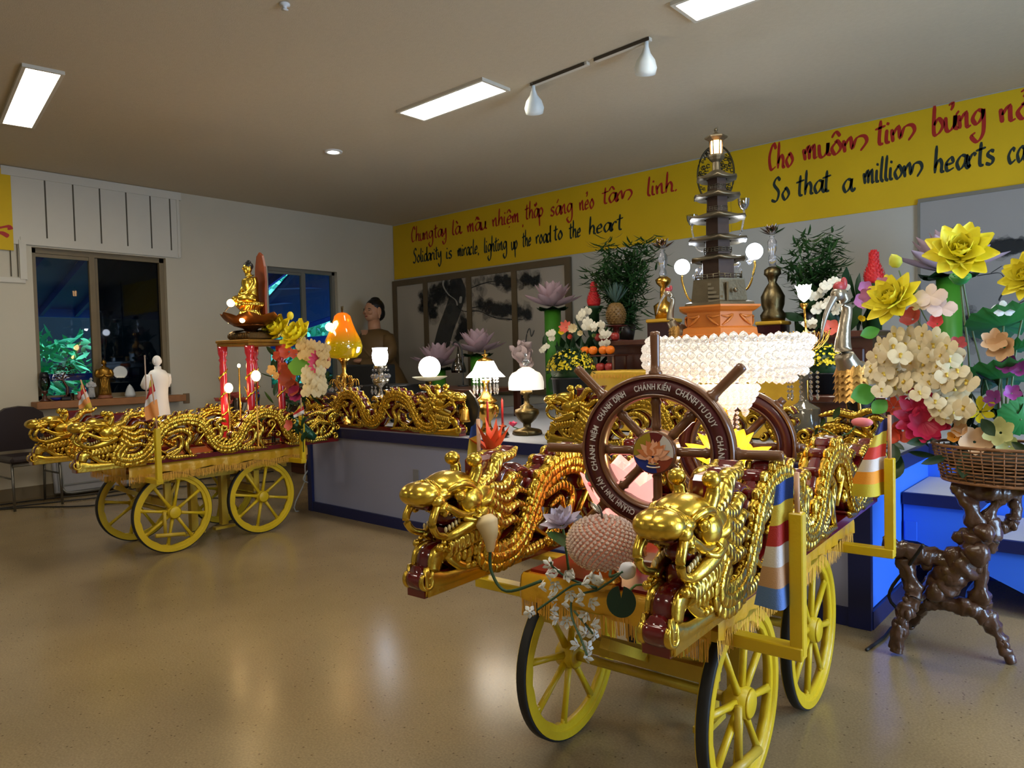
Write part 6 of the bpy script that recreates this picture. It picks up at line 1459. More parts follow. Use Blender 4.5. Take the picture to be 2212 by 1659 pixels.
# dendrobium spray hanging over the front of the cart
t = thing('orchid_spray', 'white orchid spray spilling over the front edge of the right cart', 'orchid spray', onZ(1290, 1275, .664))
L0 = t.location; wh2 = mat('dendrobium_white', (206, 208, 204), .5, var=.06)
def fp(px, py, Y): return onY(px, py, Y)-L0
st = MB()
for P in ([(1290, 1272), (1245, 1262), (1200, 1290), (1160, 1318)], [(1290, 1275), (1240, 1290), (1235, 1330), (1255, 1380), (1268, 1415)], [(1290, 1270), (1230, 1250), (1195, 1225), (1190, 1215)], [(1290, 1275), (1320, 1255), (1345, 1235)], [(1240, 1320), (1262, 1345), (1280, 1368)]):
    st.tube([fp(x, y, 1.50-.03*i) for i, (x, y) in enumerate(P)], .003, 6, sm=5)
st.obj('stems', mat('stem_dark', (42, 72, 48), .5), t)
bl_ = None
spots = [(1190, 1222), (1180, 1240), (1208, 1232), (1165, 1268), (1200, 1262), (1222, 1240), (1240, 1248), (1258, 1262), (1232, 1280), (1185, 1290), (1145, 1322), (1190, 1318), (1205, 1335), (1225, 1340), (1245, 1300), (1262, 1285), (1275, 1300), (1268, 1325), (1278, 1350), (1265, 1368), (1285, 1372), (1250, 1395), (1270, 1400), (1262, 1420), (1290, 1262), (1302, 1255), (1270, 1245), (1215, 1305)]
for i, (x, y) in enumerate(spots):
    c0 = fp(x, y, 1.47-.02*random.random()); rt = M.Translation(c0) @ look(V((random.uniform(-.2, .9), -1, random.uniform(-.5, .4)))) @ Euler((0, R(90), random.uniform(0, 6))).to_matrix().to_4x4()
    if bl_ is None or i == 0:
        k = MB(); flower5(k, M.Identity(4), .024, .55, 30, 5, .4, 1.1); k.ell((0, 0, .004), (.004, .004, .007)); bl_ = k.obj('bloom', wh2, t); bl_.matrix_local = rt
    else:
        o = bl_.copy(); C.objects.link(o); o.parent = t; o.matrix_local = rt
t2 = thing('lily_pad', 'round dark green lily pad leaf hanging at the cart front', 'leaf', onY(1342, 1300, 1.46))
P = [(.034*math.cos(a)*1.05, .038*math.sin(a)) for a in [R(100)+i*R(340)/26 for i in range(27)]]+[(.0, .008)]
MB().prism(P, .002, Euler((R(-6), 0, R(25))).to_matrix().to_4x4()).obj('pad', mat('pad_green', (14, 44, 28), .4, var=.2), t2); MB().tube([(0, .002, 0), (.01, .05, .03), (.0, .14, .0)], .003, 6, sm=3).obj('stem', stem_m, t2)
t2 = thing('lotus_bud', 'white closed lotus bud on a dark stem in front of the crystal apple', 'flower bud', onY(1356, 1232, 1.46))
MB().lathe([(.004, -.03), (.018, -.014), (.021, 0), (.014, .018), (0, .028)], 16, mt=Euler((R(20), R(50), 0)).to_matrix().to_4x4()).obj('bud', mat('bud_white', (200, 200, 208), .5), t2)
MB().tube([(-.02, .004, -.01), (-.07, .03, -.035), (-.11, .09, -.042)], .004, 6, sm=4).obj('stem', mat('stem_dark', (42, 72, 48), .5), t2)
q = c2(1858, 915, 3.02); t = thing('rose_stem', 'thin leafy stem with a pale pink bud in front of the stage dragon tail', 'flower', V((q.x-.02, 2.95, ZB)))
L0 = V((q.x-.02, 2.95, ZB)); k = MB(); k.tube([(0, 0, 0), onY(1815, 960, 2.95)-L0, onY(1835, 935, 2.95)-L0, onY(1850, 918, 2.95)-L0], .003, 6, sm=5).tube([onY(1822, 955, 2.95)-L0, onY(1795, 935, 2.95)-L0, onY(1770, 925, 2.95)-L0], .002, 6, sm=4); k.obj('stem', stem_m, t)
k = MB()
for x, y, r in ((1772, 922, 20), (1800, 905, 28), (1760, 940, 18), (1812, 965, 22)): k.petal(M.Translation(onY(x, y, 2.95)-L0) @ Euler((R(70), R(-60), random.uniform(-.5, .5))).to_matrix().to_4x4(), r*.002, r*.0009, .2, .4)
k.obj('leaves', dkgreen, t); MB().ell(onY(1862, 912, 2.95)-L0, (.04, .02, .018)).obj('bud', pinkp, t)
# ================================================================== load of the left cart
def c1(px, py, Y): return onY(px, py, Y)
tc_ = on_cart(CT1, RZ1, -.42, .08, ZB)             # centre of the little table
s = mpp(tc_+V((0, 0, .5))); 
redp = mat('red_post_lacquer', (176, 30, 44), .2, var=.15, coat=.6)
t = thing('column_table', 'small table with four red gilt wound columns on the left cart', 'table', tc_, R(12)); H = .82
b = MB(); b.box((0, 0, H+.012), (.385, .385, .024), bev=.006); b.box((0, 0, H-.012), (.37, .37, .026), bev=.005); b.obj('tabletop', mat('gilt_tabletop', (150, 110, 44), .35, .6, .3, 20, .3, 60), t)
for sx in (-1, 1):
    for sy in (-1, 1):
        o = MB().lathe([(.026, 0), (.034, .02), (.022, .06), (.028, .16), (.028, .64), (.024, .67), (.033, .69), (.024, .705), (.036, .74), (.038, H-.025)], 18, loc=(sx*.155, sy*.155, 0)).obj('column', redp, t)
        g = MB(); g.tube([V((sx*.155+.029*math.cos(a*.9), sy*.155+.029*math.sin(a*.9), .12+.50*a/22)) for a in range(23)], .007, 6, sm=3)
        for a in range(12): g.ell((sx*.155+.03*math.cos(a*1.7), sy*.155+.03*math.sin(a*1.7), .13+.042*a), (.012, .012, .010), u=8, v=6)
        g.obj('gilt_dragon', gold, o)
MB().box((0, 0, .012), (.36, .36, .022), bev=.005).obj('base_board', lacq, t)
zt = tc_.z+H+.026
# copper lotus bowl on a carved plinth
cop = mat('copper_petal', (150, 92, 44), .3, .85, .25, 10, .12, 20)
t = thing('lotus_bowl_lamp', 'copper lotus bowl lamp glowing inside on top of the red column table', 'lamp', V((tc_.x, tc_.y, zt)), R(8))
b = MB(); b.box((0, 0, .03), (.27, .24, .055), bev=.01)
for k in range(9): b.ell((-.12+.03*k, -.12, .03), (.016, .008, .02), u=8, v=6); 
b.obj('carved_plinth', mat('carved_bronze', (100, 78, 46), .4, .6, .3, 20, .5, 50), t)
k = MB()
for j in range(6): k.petal(M.Translation((0, 0, .075)) @ Euler((0, R(2), j*1.05+.3)).to_matrix().to_4x4() @ M.Translation((.03, 0, 0)), .16, .10, .2, -.3, 1.1)
k.obj('lower_leaves', mat('dark_copper', (74, 50, 30), .35, .8), t)
k = MB()
for j in range(7): k.petal(M.Translation((0, 0, .085)) @ Euler((0, R(-6), j*.898+.2)).to_matrix().to_4x4() @ M.Translation((.05, 0, 0)), .235, .24, .22, .95, 1.0, 7, 9, .52)
k.obj('petals', cop, t)
MB().lathe([(.03, .06), (.06, .09), (.13, .11), (.14, .12), (0, .125)], 24).obj('bowl', cop, t)
MB().lathe([(.13, .126), (.12, .15), (.06, .165), (0, .165)], 24).obj('glowing_disc', mat('glow_gold', (255, 196, 70), .4, emit=3, ecol=(255, 190, 80), var=0), t)
for dx, dy, z_ in ((-.17, -.06, .16), (.06, -.17, .15), (-.15, -.02, .345)): pass
for dx, dy, z_ in ((-.155, -.08, .155), (.10, -.15, .15)): MB().ell((dx, dy, z_), .021, u=14, v=10).obj('bulb', bulb, t)
o = MB(); o.tube([(-.10, -.10, .13), (-.16, -.12, .22), (-.11, -.11, .27)], .004, 6, sm=4); o.obj('wire', steel, t); MB().ell((-.085, -.115, .295), .030, u=14, v=10).obj('bulb', bulb, t)
glow('lotus_bowl_light', V((tc_.x, tc_.y-.02, zt+.30)), 3.0, (1, .72, .34)); glow('lotus_bowl_light_front', V((tc_.x+.12, tc_.y-.24, zt+.36)), 1.4, (1, .75, .4))
# golden seated statue with a wooden halo
zf = zt+.167
t = thing('seated_statue', 'golden seated statue with black hair and a tall red wood halo on the lotus bowl', 'statue', V((tc_.x, tc_.y, zf)), R(-92))
b = MB()
b.lathe([(.10, 0), (.105, .02), (.08, .05), (.075, .07), (.10, .10), (.11, .125), (.09, .135), (0, .14)], 22, rib=.06, ribn=11)
b.obj('lotus_seat', gold_mane, t)
b = MB()
b.tube([(-.01, 0, .14), (-.012, 0, .22), (-.006, 0, .28), (-.004, 0, .325), (.004, 0, .345), (.006, 0, .365)], [.062, .055, .066, .058, .026, .024], 16, sm=5)
for sy in (1, -1):
    b.tube([(-.004, sy*.06, .315), (.005, sy*.082, .26), (.05, sy*.060, .20), (.075, sy*.012, .195)], [.022, .022, .018, .014], 10, sm=5)
    b.tube([(0, sy*.04, .155), (.06, sy*.105, .16), (.105, sy*.03, .155)], [.045, .036, .024], 12, sm=5)
b.ell((.012, 0, .402), (.036, .032, .045), u=18, v=12); b.tube([(.044, 0, .412), (.053, 0, .398), (.046, 0, .394)], [.003, .006, .003], 6, sm=3)
for sy in (1, -1): b.ell((.008, sy*.033, .398), (.010, .005, .022))
b.ell((.04, 0, .383), (.008, .012, .004)); b.obj('body', gold, t)
o = MB(); o.ell((.002, 0, .422), (.040, .035, .034), u=18, v=12); o.ell((0, 0, .452), (.020, .020, .018)); o.obj('hair', black, t)
o = MB()
for k in range(9): o.tube([(.02+.004*k, -.07+.017*k, .19), (.04+.003*k, -.06+.015*k, .165), (.05, -.07+.017*k, .12)], [.004, .007, .004], 6, sm=3)
o.obj('robe_folds', gold_mane, t)
P = [(-.075, .0), (.075, .0), (.07, .16), (.085, .30), (.075, .42), (.045, .51), (.0, .54), (-.045, .51), (-.075, .42), (-.085, .30), (-.07, .16)]
MB().prism(P, .018, M.Translation((-.10, 0, .0)) @ Euler((0, 0, R(90))).to_matrix().to_4x4()).obj('halo', mat('halo_red_wood', (136, 62, 30), .4, var=.15, vs=14), t)
# lamps and blooms inside the table
for n, (px, py, lb) in enumerate(((494, 838, 'left glowing tulip bulb inside the red column table'), (553, 812, 'right glowing tulip bulb inside the red column table'), (516, 790, 'small glowing bulb high inside the red column table'))):
    q = onY(px, py, 2.68+.06*n); r_ = (.030, .032, .012)[n]; t = thing('bulb_lamp', lb, 'lamp', V((q.x, q.y, ZB+.024))); h = q.z-ZB-.024
    MB().lathe([(.03, 0), (.03, .012), (.007, .02), (.006, h-r_*1.6), (r_*.5, h-r_*1.2)], 14).obj('stand', brass, t); MB().ell((0, 0, h), (r_, r_, r_*1.25), u=16, v=12).obj('bulb', bulb, t)
glow('column_table_light', V((tc_.x, tc_.y-.02, tc_.z+.36)), 3.2, (1, .74, .4)); glow('left_cart_front_light', V((tc_.x-.02, tc_.y-.30, tc_.z+.30)), 1.2, (1, .7, .35))
t = thing('gilt_plant', 'gilt leaf spray lit from below inside the red column table', 'ornament', V((tc_.x+.02, tc_.y-.02, ZB+.024)))
k = MB()
for j in range(16): k.petal(M.Translation((0, 0, .12+.02*j)) @ Euler((0, R(-35-random.random()*30), j*2.4)).to_matrix().to_4x4(), .12, .035, .3, .5)
k.tube([(0, 0, 0), (0, 0, .45)], .006, 6); k.obj('leaves', gold, t); MB().ell((.0, -.06, .05), (.045, .04, .055)).obj('brown_gourd', mat('gourd_brown', (96, 54, 30), .4), t)
# peacock
q = onY(592, 845, 2.86); t = thing('peacock_figurine', 'dark green peacock figurine beside the red column table', 'figurine', V((-5.27, 3.04, ZB)), R(-139)); t.scale = (1.2,)*3
pg = mat('peacock_green', (20, 66, 50), .25, .4, .4, 20, .3, 60); pb = mat('peacock_blue', (20, 50, 110), .25, .4)
b = MB(); b.ell((0, 0, .16), (.10, .05, .055), Euler((0, R(-25), 0)).to_matrix()); b.tube([(-.06, 0, .17), (-.16, 0, .12), (-.28, 0, .04)], [.05, .055, .02], 10, sm=4); b.obj('body', pg, t)
b = MB(); b.tube([(.06, 0, .19), (.11, 0, .26), (.10, 0, .34), (.12, 0, .38)], [.035, .024, .018, .02], 10, sm=4); b.tube([(.13, 0, .38), (.165, 0, .365)], [.01, .002], 6)
for j in range(3): b.tube([(.11, 0, .39), (.10+.012*j, 0, .43)], .002, 4)
b.obj('neck', pb, t); MB().tube([(0, .02, .12), (0, .02, 0)], .006, 6).tube([(0, -.02, .12), (0, -.02, 0)], .006, 6).obj('leg', black, t)
# white standing monk with a staff
q = onZ(345, 905, .66); pos = on_cart(CT1, RZ1, .16, -.06, ZB)
t = standing_figure('monk_statue', 'white plaster statue of a standing monk holding one hand out on the left cart', V((onY(343, 850, 2.42).x, 2.42, ZB+.16)), .58, white, white, white, None, R(-165))
tag(MB().box((0, 0, 0), (.20, .20, .158), bev=.01).obj('statue_block', mat('bed_orange_enamel', (196, 120, 20), .35), loc=t.location-V((0, 0, .08))), 'orange block under the white monk statue', 'block')
tag(MB().tube([(0, 0, 0), (.0, 0, .60)], .005, 8).ell((0, 0, .60), .007).obj('staff', mat('staff_wood', (150, 130, 116), .5), loc=onY(322, 860, 2.40)*1.0 if False else V((onY(318, 850, 2.36).x, 2.36, ZB+.002))+V((0, 0, .28)) if False else V((onY(316, 850, 2.30).x, 2.30, ZB+.002))), 'thin staff standing beside the white monk statue', 'staff')
bpy.data.objects['staff'].scale = (1, 1, 1.22)
# flags on the left cart
cols = ((206, 184, 60), (186, 36, 36), (216, 208, 204), (230, 150, 80), (200, 170, 50))
pf = on_cart(CT1, RZ1, .50, -.36, .93)
def small_flag(label, base, lean, cols, L, w0, w1, pole):
    t = thing('buddhist_flag', label, 'flag', base, 0, rot=(0, lean, R(41)))
    MB().tube([(0, 0, 0), (0, 0, pole)], .005, 8).obj('flag_pole', mat('flag_pole_wood', (196, 150, 116), .5), t)
    for i, rgb in enumerate(cols):
        k = MB(); rows = []
        for j in range(4):
            f = (i+j/3)/len(cols); w = w0+(w1-w0)*math.sin(min(1, f*1.3)*1.57); rows.append([k.b.verts.new((.004-(w)*(u/6)+.02*f, .012*math.sin(u*1.3+f*3), pole-.005-L*f-.012*u*(1-f*.6))) for u in range(7)])
        for A, B in zip(rows, rows[1:]):
            for q in range(6): k._f((A[q], A[q+1], B[q+1], B[q]))
        k.obj('stripe', mat('flag_%d_%d' % (rgb[0], rgb[2]), rgb, .65, var=.05, bump=.2, bs=300), t)
q = on_cart(CT1, RZ1, .55, -.525, .9005); small_flag('small flag with yellow, red, white and orange bands above the left dragon heads', q, R(-14), cols, .22, .02, .09, .335)
q = on_cart(CT1, RZ1, .55, .525, .9005); small_flag('flag with banded colours on the front post left of the white monk', q, R(-4), cols[:4]+((230, 150, 80),), .27, .02, .085, .36)
q = on_cart(CT1, RZ1, -.56, .525, .9005); small_flag('small folded red and white flag with leaves on the rear post of the left cart', q+V((0, 0, .0)), R(0), ((44, 54, 66), (206, 184, 60), (186, 36, 36), (216, 208, 204)), .12, .02, .08, .14)
t = thing('leaf_sprig', 'dark green leaves and a coral bloom tied to the rear post of the left cart', 'sprig', on_cart(CT1, RZ1, -.545, .56, .70))
k = MB()
for j in range(9): k.petal(M.Translation((0, -.01, .02*j)) @ Euler((0, R(-50+20*(j % 3)), j*1.1)).to_matrix().to_4x4(), .09, .045, .3, .5)
k.tube([(0, 0, -.08), (0, 0, .22)], .004, 6); k.obj('leaves', dkgreen, t); k = MB(); flower5(k, M.Translation((-.07, -.06, .13)) @ look(V((.3, -1, .2))) @ Euler((0, R(90), 0)).to_matrix().to_4x4(), .05); k.obj('bloom', coral, t)
# left bouquet
vb = on_cart(CT1, RZ1, -.69, .10, ZB); Yb = vb.y
t = thing('flower_bouquet', 'bouquet with two yellow lotus blooms and cream orchids on the left cart', 'bouquet', vb)
MB().lathe([(.04, 0), (.06, .08), (.06, .18), (.06, .22), (.075, .25), (.07, .25), (0, .20)], 20).obj('vase', mat('bouquet_vase', (28, 24, 20), .25), t)
def fb(px, py, dy=0): return onY(px, py, Yb+dy)-vb
def fmt(px, py, d=(.35, -1, .35), dy=-.08): return M.Translation(fb(px, py, dy)) @ look(V(d)) @ Euler((0, R(90), 0)).to_matrix().to_4x4()
s = mpp(vb+V((0, 0, .3)))
for px, py, r in ((605, 720, 36), (648, 730, 36), (577, 728, 22)):
    k = MB(); lotus_head(k, 0, r*s, fmt(px, py, (.2, -1, .7)), ((8, 10, 1.05), (8, 35, .9), (8, 56, .82), (6, 74, .65)), .80, .55, .6, .85); k.obj('yellow_lotus', mat('yellow_lotus', (244, 226, 40), .5, var=.12), t)
k = MB(); k.ell(fb(627, 682), (7*s, 7*s, 9*s)); k.obj('yellow_bud', yel_p, t)
k = MB()
for px, py in [(650+i % 6*10+random.uniform(-4, 4), 738+i//6*11+i % 6*3+random.uniform(-4, 4)) for i in range(24)]: orchid(k, M.Translation(fb(px, py, -.12-random.random()*.05)) @ look(V((.4, -1, .1))), 12*s)
k.obj('cream_orchids', mat('cream_orchid', (226, 196, 140), .55, var=.06), t)
k = MB()
for px, py in [(664+i % 4*10+random.uniform(-4, 4), 802+i//4*11+random.uniform(-4, 4)) for i in range(20)]: orchid(k, M.Translation(fb(px, py, -.16-random.random()*.05)) @ look(V((.4, -1, .1))), 12*s)
k.obj('white_orchids', mat('ivory_orchid', (228, 214, 176), .55, var=.06), t)
k = MB(); P = [(30*s*math.cos(a)*(1+.05*math.cos(6*a)), 21*s*math.sin(a)*(1+.05*math.cos(6*a))) for a in [2*math.pi*i/30 for i in range(30)]]; k.prism(P, .003, M.Translation(fb(653, 790, -.16)) @ Euler((R(-20), 0, R(30))).to_matrix().to_4x4()); k.obj('round_leaf', mat('lotus_leaf_lit', (92, 150, 36), .5, var=.15), t)
for nm, m_, L in (('coral_flowers', coral, ((625, 760, 20, 7, 30), (605, 770, 16, 5, 40), (640, 765, 14, 5, 30), (618, 795, 16, 5, 30))), ('rust_flowers', mat('rust_petal', (160, 74, 52), .5), ((630, 818, 24, 7, 25), (640, 838, 22, 6, 30), (622, 800, 16, 5, 30))), ('magenta_flowers', mat('magenta_petal', (150, 40, 90), .5), ((645, 850, 20, 9, 25), (700, 838, 10, 5, 30))), ('pink_gerbera', mat('gerbera_pink', (222, 70, 104), .5), ((694, 782, 24, 16, 10),)), ('cream_bloom', mat('cream_orchid', (226, 196, 140), .55), ((592, 800, 15, 5, 30), (600, 812, 11, 5, 30)))):
    k = MB()
    for px, py, r, n, tl in L: flower5(k, fmt(px, py, (.5, -1, .1), -.14), r*s, .35 if n > 10 else .8, tl, n)
    k.obj(nm, m_, t)
k = MB()
for j in range(60): k.petal(M.Translation(fb(random.uniform(590, 705), random.uniform(770, 880), random.uniform(-.05, .05))) @ Euler((random.uniform(-.8, .8), R(-40)+random.uniform(-.8, .8), random.uniform(0, 6.3))).to_matrix().to_4x4(), .13, .05, .3, .6)
for px, py in ((607, 722), (640, 730), (668, 752), (653, 790), (688, 776), (630, 818)): k.tube([(0, 0, .2), fb(px, py, -.02)*.6+V((0, 0, .05)), fb(px, py, -.02)], .004, 6, sm=4)
k.obj('leaves', dkgreen, t)
# ================================================================== carved root stand, basket and the large bouquet on the right
root = mat('root_wood', (74, 48, 34), .28, var=.4, vs=14, bump=.7, bs=22, coat=.35)
def rp(px, py, Y): return onY(px, py, Y)
base = V((-.62, 3.47, 0)); t = thing('root_stand', 'gnarled dark varnished tree root stand under the flower basket', 'plant stand', base)
from mathutils import noise as NZ
def gnarl(mb):
    mb.b.normal_update()
    for v in mb.b.verts:
        c = v.co; q = V((c.x*26, c.y*26, c.z*13)); d = .016*NZ.noise(q)+.007*NZ.noise(q*2.6+V((5, 1, 2)))+.003*NZ.noise(q*6)
        v.co = c+v.normal*d if c.z > .03 else c
def limb(mb, P, rad, sm=6):
    Q = catmull([rp(*p)-base for p in P], 12); rr = lerpl(rad, len(Q)); ss = mpp(base+V((0, 0, .5)))
    rr = [q*ss*(1+.07*math.sin(i*.8)+.06*math.sin(i*.37+1)) for i, q in enumerate(rr)]
    mb.tube(Q, rr, 20)
    for i in range(2, len(Q)-2, 3):
        if random.random() < .4: mb.ell(Q[i]+V((random.gauss(0, 1), random.gauss(0, 1), random.gauss(0, 1))).normalized()*rr[i]*.55, (rr[i]*.55, rr[i]*.55, rr[i]*.8), u=12, v=8)
b = MB()
for P, rd in (([(2055, 1048, 3.45), (2110, 1062, 3.45), (2170, 1062, 3.5), (2230, 1048, 3.5)], [14, 20, 20, 14]), ([(2075, 1052, 3.45), (2098, 1100, 3.43), (2108, 1150, 3.45), (2100, 1190, 3.46)], [14, 16, 20, 24]), ([(2172, 1062, 3.5), (2148, 1095, 3.47), (2118, 1140, 3.46), (2100, 1180, 3.46)], [12, 12, 14, 22]), ([(2190, 1060, 3.55), (2190, 1110, 3.55), (2170, 1138, 3.54), (2125, 1132, 3.5)], [13, 12, 14, 12]),
    ([(2112, 1150, 3.45), (2098, 1200, 3.45), (2062, 1235, 3.45), (2030, 1265, 3.45), (2010, 1295, 3.46)], [24, 30, 34, 32, 18]), ([(2135, 1120, 3.47), (2142, 1160, 3.47), (2118, 1180, 3.47)], [14, 20, 16]), ([(2000, 1300, 3.45), (2050, 1308, 3.45), (2100, 1315, 3.46), (2130, 1335, 3.48)], [16, 16, 18, 16])): limb(b, P, rd)
for c0, r in (((2110, 1195), 28), ((2050, 1245), 30), ((2080, 1160), 20), ((2130, 1150), 20), ((2020, 1280), 24), ((2066, 1205), 24)):
    ss = mpp(base+V((0, 0, .5))); b.ell(rp(*c0, 3.45+random.uniform(-.05, .03))-base, (r*ss, r*ss*.8, r*ss*.9), u=12, v=9)
gnarl(b); b.obj('trunk', root, t)
b = MB(); limb(b, [(1908, 1180, 3.36), (1950, 1188, 3.38), (2000, 1202, 3.42), (2050, 1215, 3.45)], [17, 20, 22, 24]); gnarl(b); b.obj('side_branch', root, t)
zl = onZ(1936, 1412, 0.004); 
for P, rd, pl_ in (([(1950, 1205, 3.38), (1965, 1250, 3.38), (1972, 1285, 3.38), (1958, 1315, 3.36), (1945, 1345, 3.35), (1940, 1380, 3.345), (1936, 1408, 3.34)], [14, 16, 17, 17, 14, 15, 12], 0), ([(2105, 1130, 3.48), (2108, 1190, 3.48), (2122, 1240, 3.48), (2112, 1290, 3.48), (2128, 1330, 3.5), (2155, 1372, 3.52), (2172, 1405, 3.525), (2186, 1432, 3.53)], [8, 11, 14, 20, 18, 15, 12, 10], 0), ([(2010, 1300, 3.5), (1985, 1320, 3.55), (1962, 1345, 3.62), (1968, 1352, 3.66)], [12, 13, 12, 9], 1)):
    b = MB(); limb(b, P, rd); gnarl(b); b.obj('leg', root, t)
# wicker basket
bc = V((onY(2172, 1040, 3.5).x, 3.5, onY(2172, 1046, 3.5).z)); s = mpp(bc); bc.z += .012
t = thing('wicker_basket', 'brown wicker basket holding the large bouquet on the root stand', 'basket', bc)
wick = mat('wicker', (134, 92, 60), .45, var=.35, vs=30)
k = MB(); A_, B_ = 138*s, 100*s; rows = 11; hb = 74*s
for i in range(rows):
    z_ = .004+hb*i/(rows-1); f = .86+.14*i/(rows-1); P = []
    for j in range(84):
        a = 2*math.pi*j/84; w_ = .0045*math.cos(math.pi*j/2+(math.pi if i % 2 else 0)*1.0)
        P.append(V(((A_*f+w_)*math.cos(a), (B_*f+w_)*math.sin(a), z_)))
    k.tube(P, .0038, 5, closed=True)
for i in (0, rows-1):
    f = .86+.14*i/(rows-1); k.tube([V(((A_*f)*math.cos(2*math.pi*j/60), B_*f*math.sin(2*math.pi*j/60), .004+hb*i/(rows-1)+.004*(1 if i else -1))) for j in range(60)], .006, 6, closed=True)
k.obj('weave', wick, t)
k = MB()
for j in range(42): a = 2*math.pi*j/42; k.tube([(A_*.86*math.cos(a), B_*.86*math.sin(a), 0), (A_*math.cos(a), B_*math.sin(a), hb)], .003, 5)
k.obj('stakes', wick, t); MB().lathe([(.0, .006), (.98, .006)], 30, mt=M.Diagonal((A_*.86, B_*.86, 1, 1)), cap=False).obj('bottom', wick, t)
MB().ell((0, 0, hb*.55), (A_*.84, B_*.84, hb*.4), u=24, v=10).obj('moss', mat('moss_dark', (40, 34, 22), .8), t)
# big bouquet
t = thing('flower_bouquet', 'large bouquet of yellow lotuses and white orchids in the wicker basket', 'bouquet', bc+V((0, 0, hb*.8))); L0 = t.location
def bp(px, py, dy=0): return onY(px, py, 3.5+dy)-L0
def bm(px, py, d=(.2, -1, .2), dy=0): return M.Translation(bp(px, py, dy)) @ look(V(d)) @ Euler((0, R(90), 0)).to_matrix().to_4x4()
ylm = mat('lotus_yellow_big', (246, 232, 66), .5, var=.12, vs=12)
k_st = MB()
for px, py, r, d in ((1933, 652, 58, (-.3, -1, .55)), (2072, 552, 62, (.25, -1, .5)), (2226, 600, 48, (-.5, -1, .4))):
    k = MB(); lotus_head(k, 0, r*s, bm(px, py, d, -.06), ((9, 4, 1.12), (9, 28, 1.0), (8, 52, .85), (6, 70, .7)), .66, .45, .5, .95); k.obj('yellow_lotus', ylm, t)
    k = MB(); k.lathe([(.010, -.006), (.018, .016), (.017, .02), (0, .02)], 14, mt=bm(px, py, d, -.06)); k.obj('seed_pod', mat('pod_green', (110, 150, 60), .5), t)
    k_st.tube([bp(px+2, py+20, .0), bp(px*.6+2150*.4, py*.5+450, .03), (0, 0, 0)], .004, 6, sm=6)
def budobj(px, py, rpx, rot, m_, nm):
    k = MB(); k.lathe([(.2*rpx*s, -1.1*rpx*s), (.8*rpx*s, -.7*rpx*s), (rpx*s, 0), (.6*rpx*s, .8*rpx*s), (0, 1.3*rpx*s)], 16, mt=M.Translation(bp(px, py)) @ Euler((0, rot, 0)).to_matrix().to_4x4()); k.obj(nm, m_, t)
budobj(1934, 564, 15, R(-25), mat('bud_yellow_green', (200, 204, 70), .5, var=.2), 'lotus_bud'); k_st.tube([bp(1942, 584), bp(1962, 640), bp(2010, 740), (0, 0, 0)], .0035, 6, sm=6)
budobj(1975, 628, 8, R(-10), mat('bud_olive', (110, 120, 30), .5), 'small_bud'); k_st.tube([bp(1980, 640), bp(1995, 680), bp(2015, 710)], .003, 6, sm=4)
k = MB(); k.lathe([(4*s, -14*s), (14*s, -8*s), (22*s, 4*s), (21*s, 8*s), (0, 9*s)], 20, mt=M.Translation(bp(2074, 602)) @ Euler((R(25), R(8), 0)).to_matrix().to_4x4())
for j in range(9): k.ell((M.Translation(bp(2074, 602)) @ Euler((R(25), R(8), 0)).to_matrix().to_4x4()) @ V((13*s*math.cos(j*.8), 13*s*math.sin(j*.8), 9*s)), 2.4*s, u=8, v=6)
k.obj('lotus_seed_head', mat('seed_head_green', (52, 140, 66), .5, var=.15), t); k_st.tube([bp(2076, 618), bp(2082, 680), bp(2092, 760), bp(2100, 900)], .0045, 6, sm=6)
bl0 = None; spots = []
for y0, xa, xb in ((728, 1925, 2040), (745, 1900, 2060), (765, 1885, 2070), (785, 1880, 2075), (805, 1878, 2090), (825, 1885, 2090), (845, 1900, 2090), (865, 1990, 2092), (885, 1996, 2090), (905, 2030, 2088)):
    x = xa+random.uniform(0, 12)
    while x < xb: spots.append((x, y0+random.uniform(-7, 7))); x += random.uniform(24, 32)
whb = mat('orchid_ivory', (218, 204, 168), .55, var=.08, vs=20, sub=.1)
for i, (x, y) in enumerate(spots):
    rt = M.Translation(bp(x, y, random.uniform(-.13, .02)-.04)) @ look(V((random.uniform(-.8, .5), -1, random.uniform(-.2, .6)))) @ Euler((random.uniform(-.5, .5), 0, 0)).to_matrix().to_4x4() @ M.Scale(random.uniform(.85, 1.15), 4)
    if not bl0:
        k = MB(); orchid(k, M.Identity(4), 25*s); k.mi = 1; k.ell((.006, 0, -.004), (.006, .005, .007)); k.petal(Euler((0, R(-20), 0)).to_matrix().to_4x4(), 9*s, 8*s, .4, .6); bl0 = k.obj('orchid_bloom', [whb, mat('orchid_lip', (222, 190, 80), .5)], t); bl0.matrix_local = rt
    else: o = bl0.copy(); C.objects.link(o); o.parent = t; o.matrix_local = rt
for nm, m_, L in (('blush_orchid', mat('orchid_blush', (226, 204, 200), .55, var=.06), ((2010, 640, 34), (2035, 665, 30), (1990, 655, 24))), ('pale_orchid', mat('orchid_white_cool', (214, 220, 224), .55), ((1950, 790, 18), (1962, 850, 22), (2168, 668, 22)))):
    k = MB()
    for x, y, r in L: orchid(k, M.Translation(bp(x, y, -.06)) @ look(V((random.uniform(-.6, .6), -1, .5))), r*s)
    k.obj(nm, m_, t)
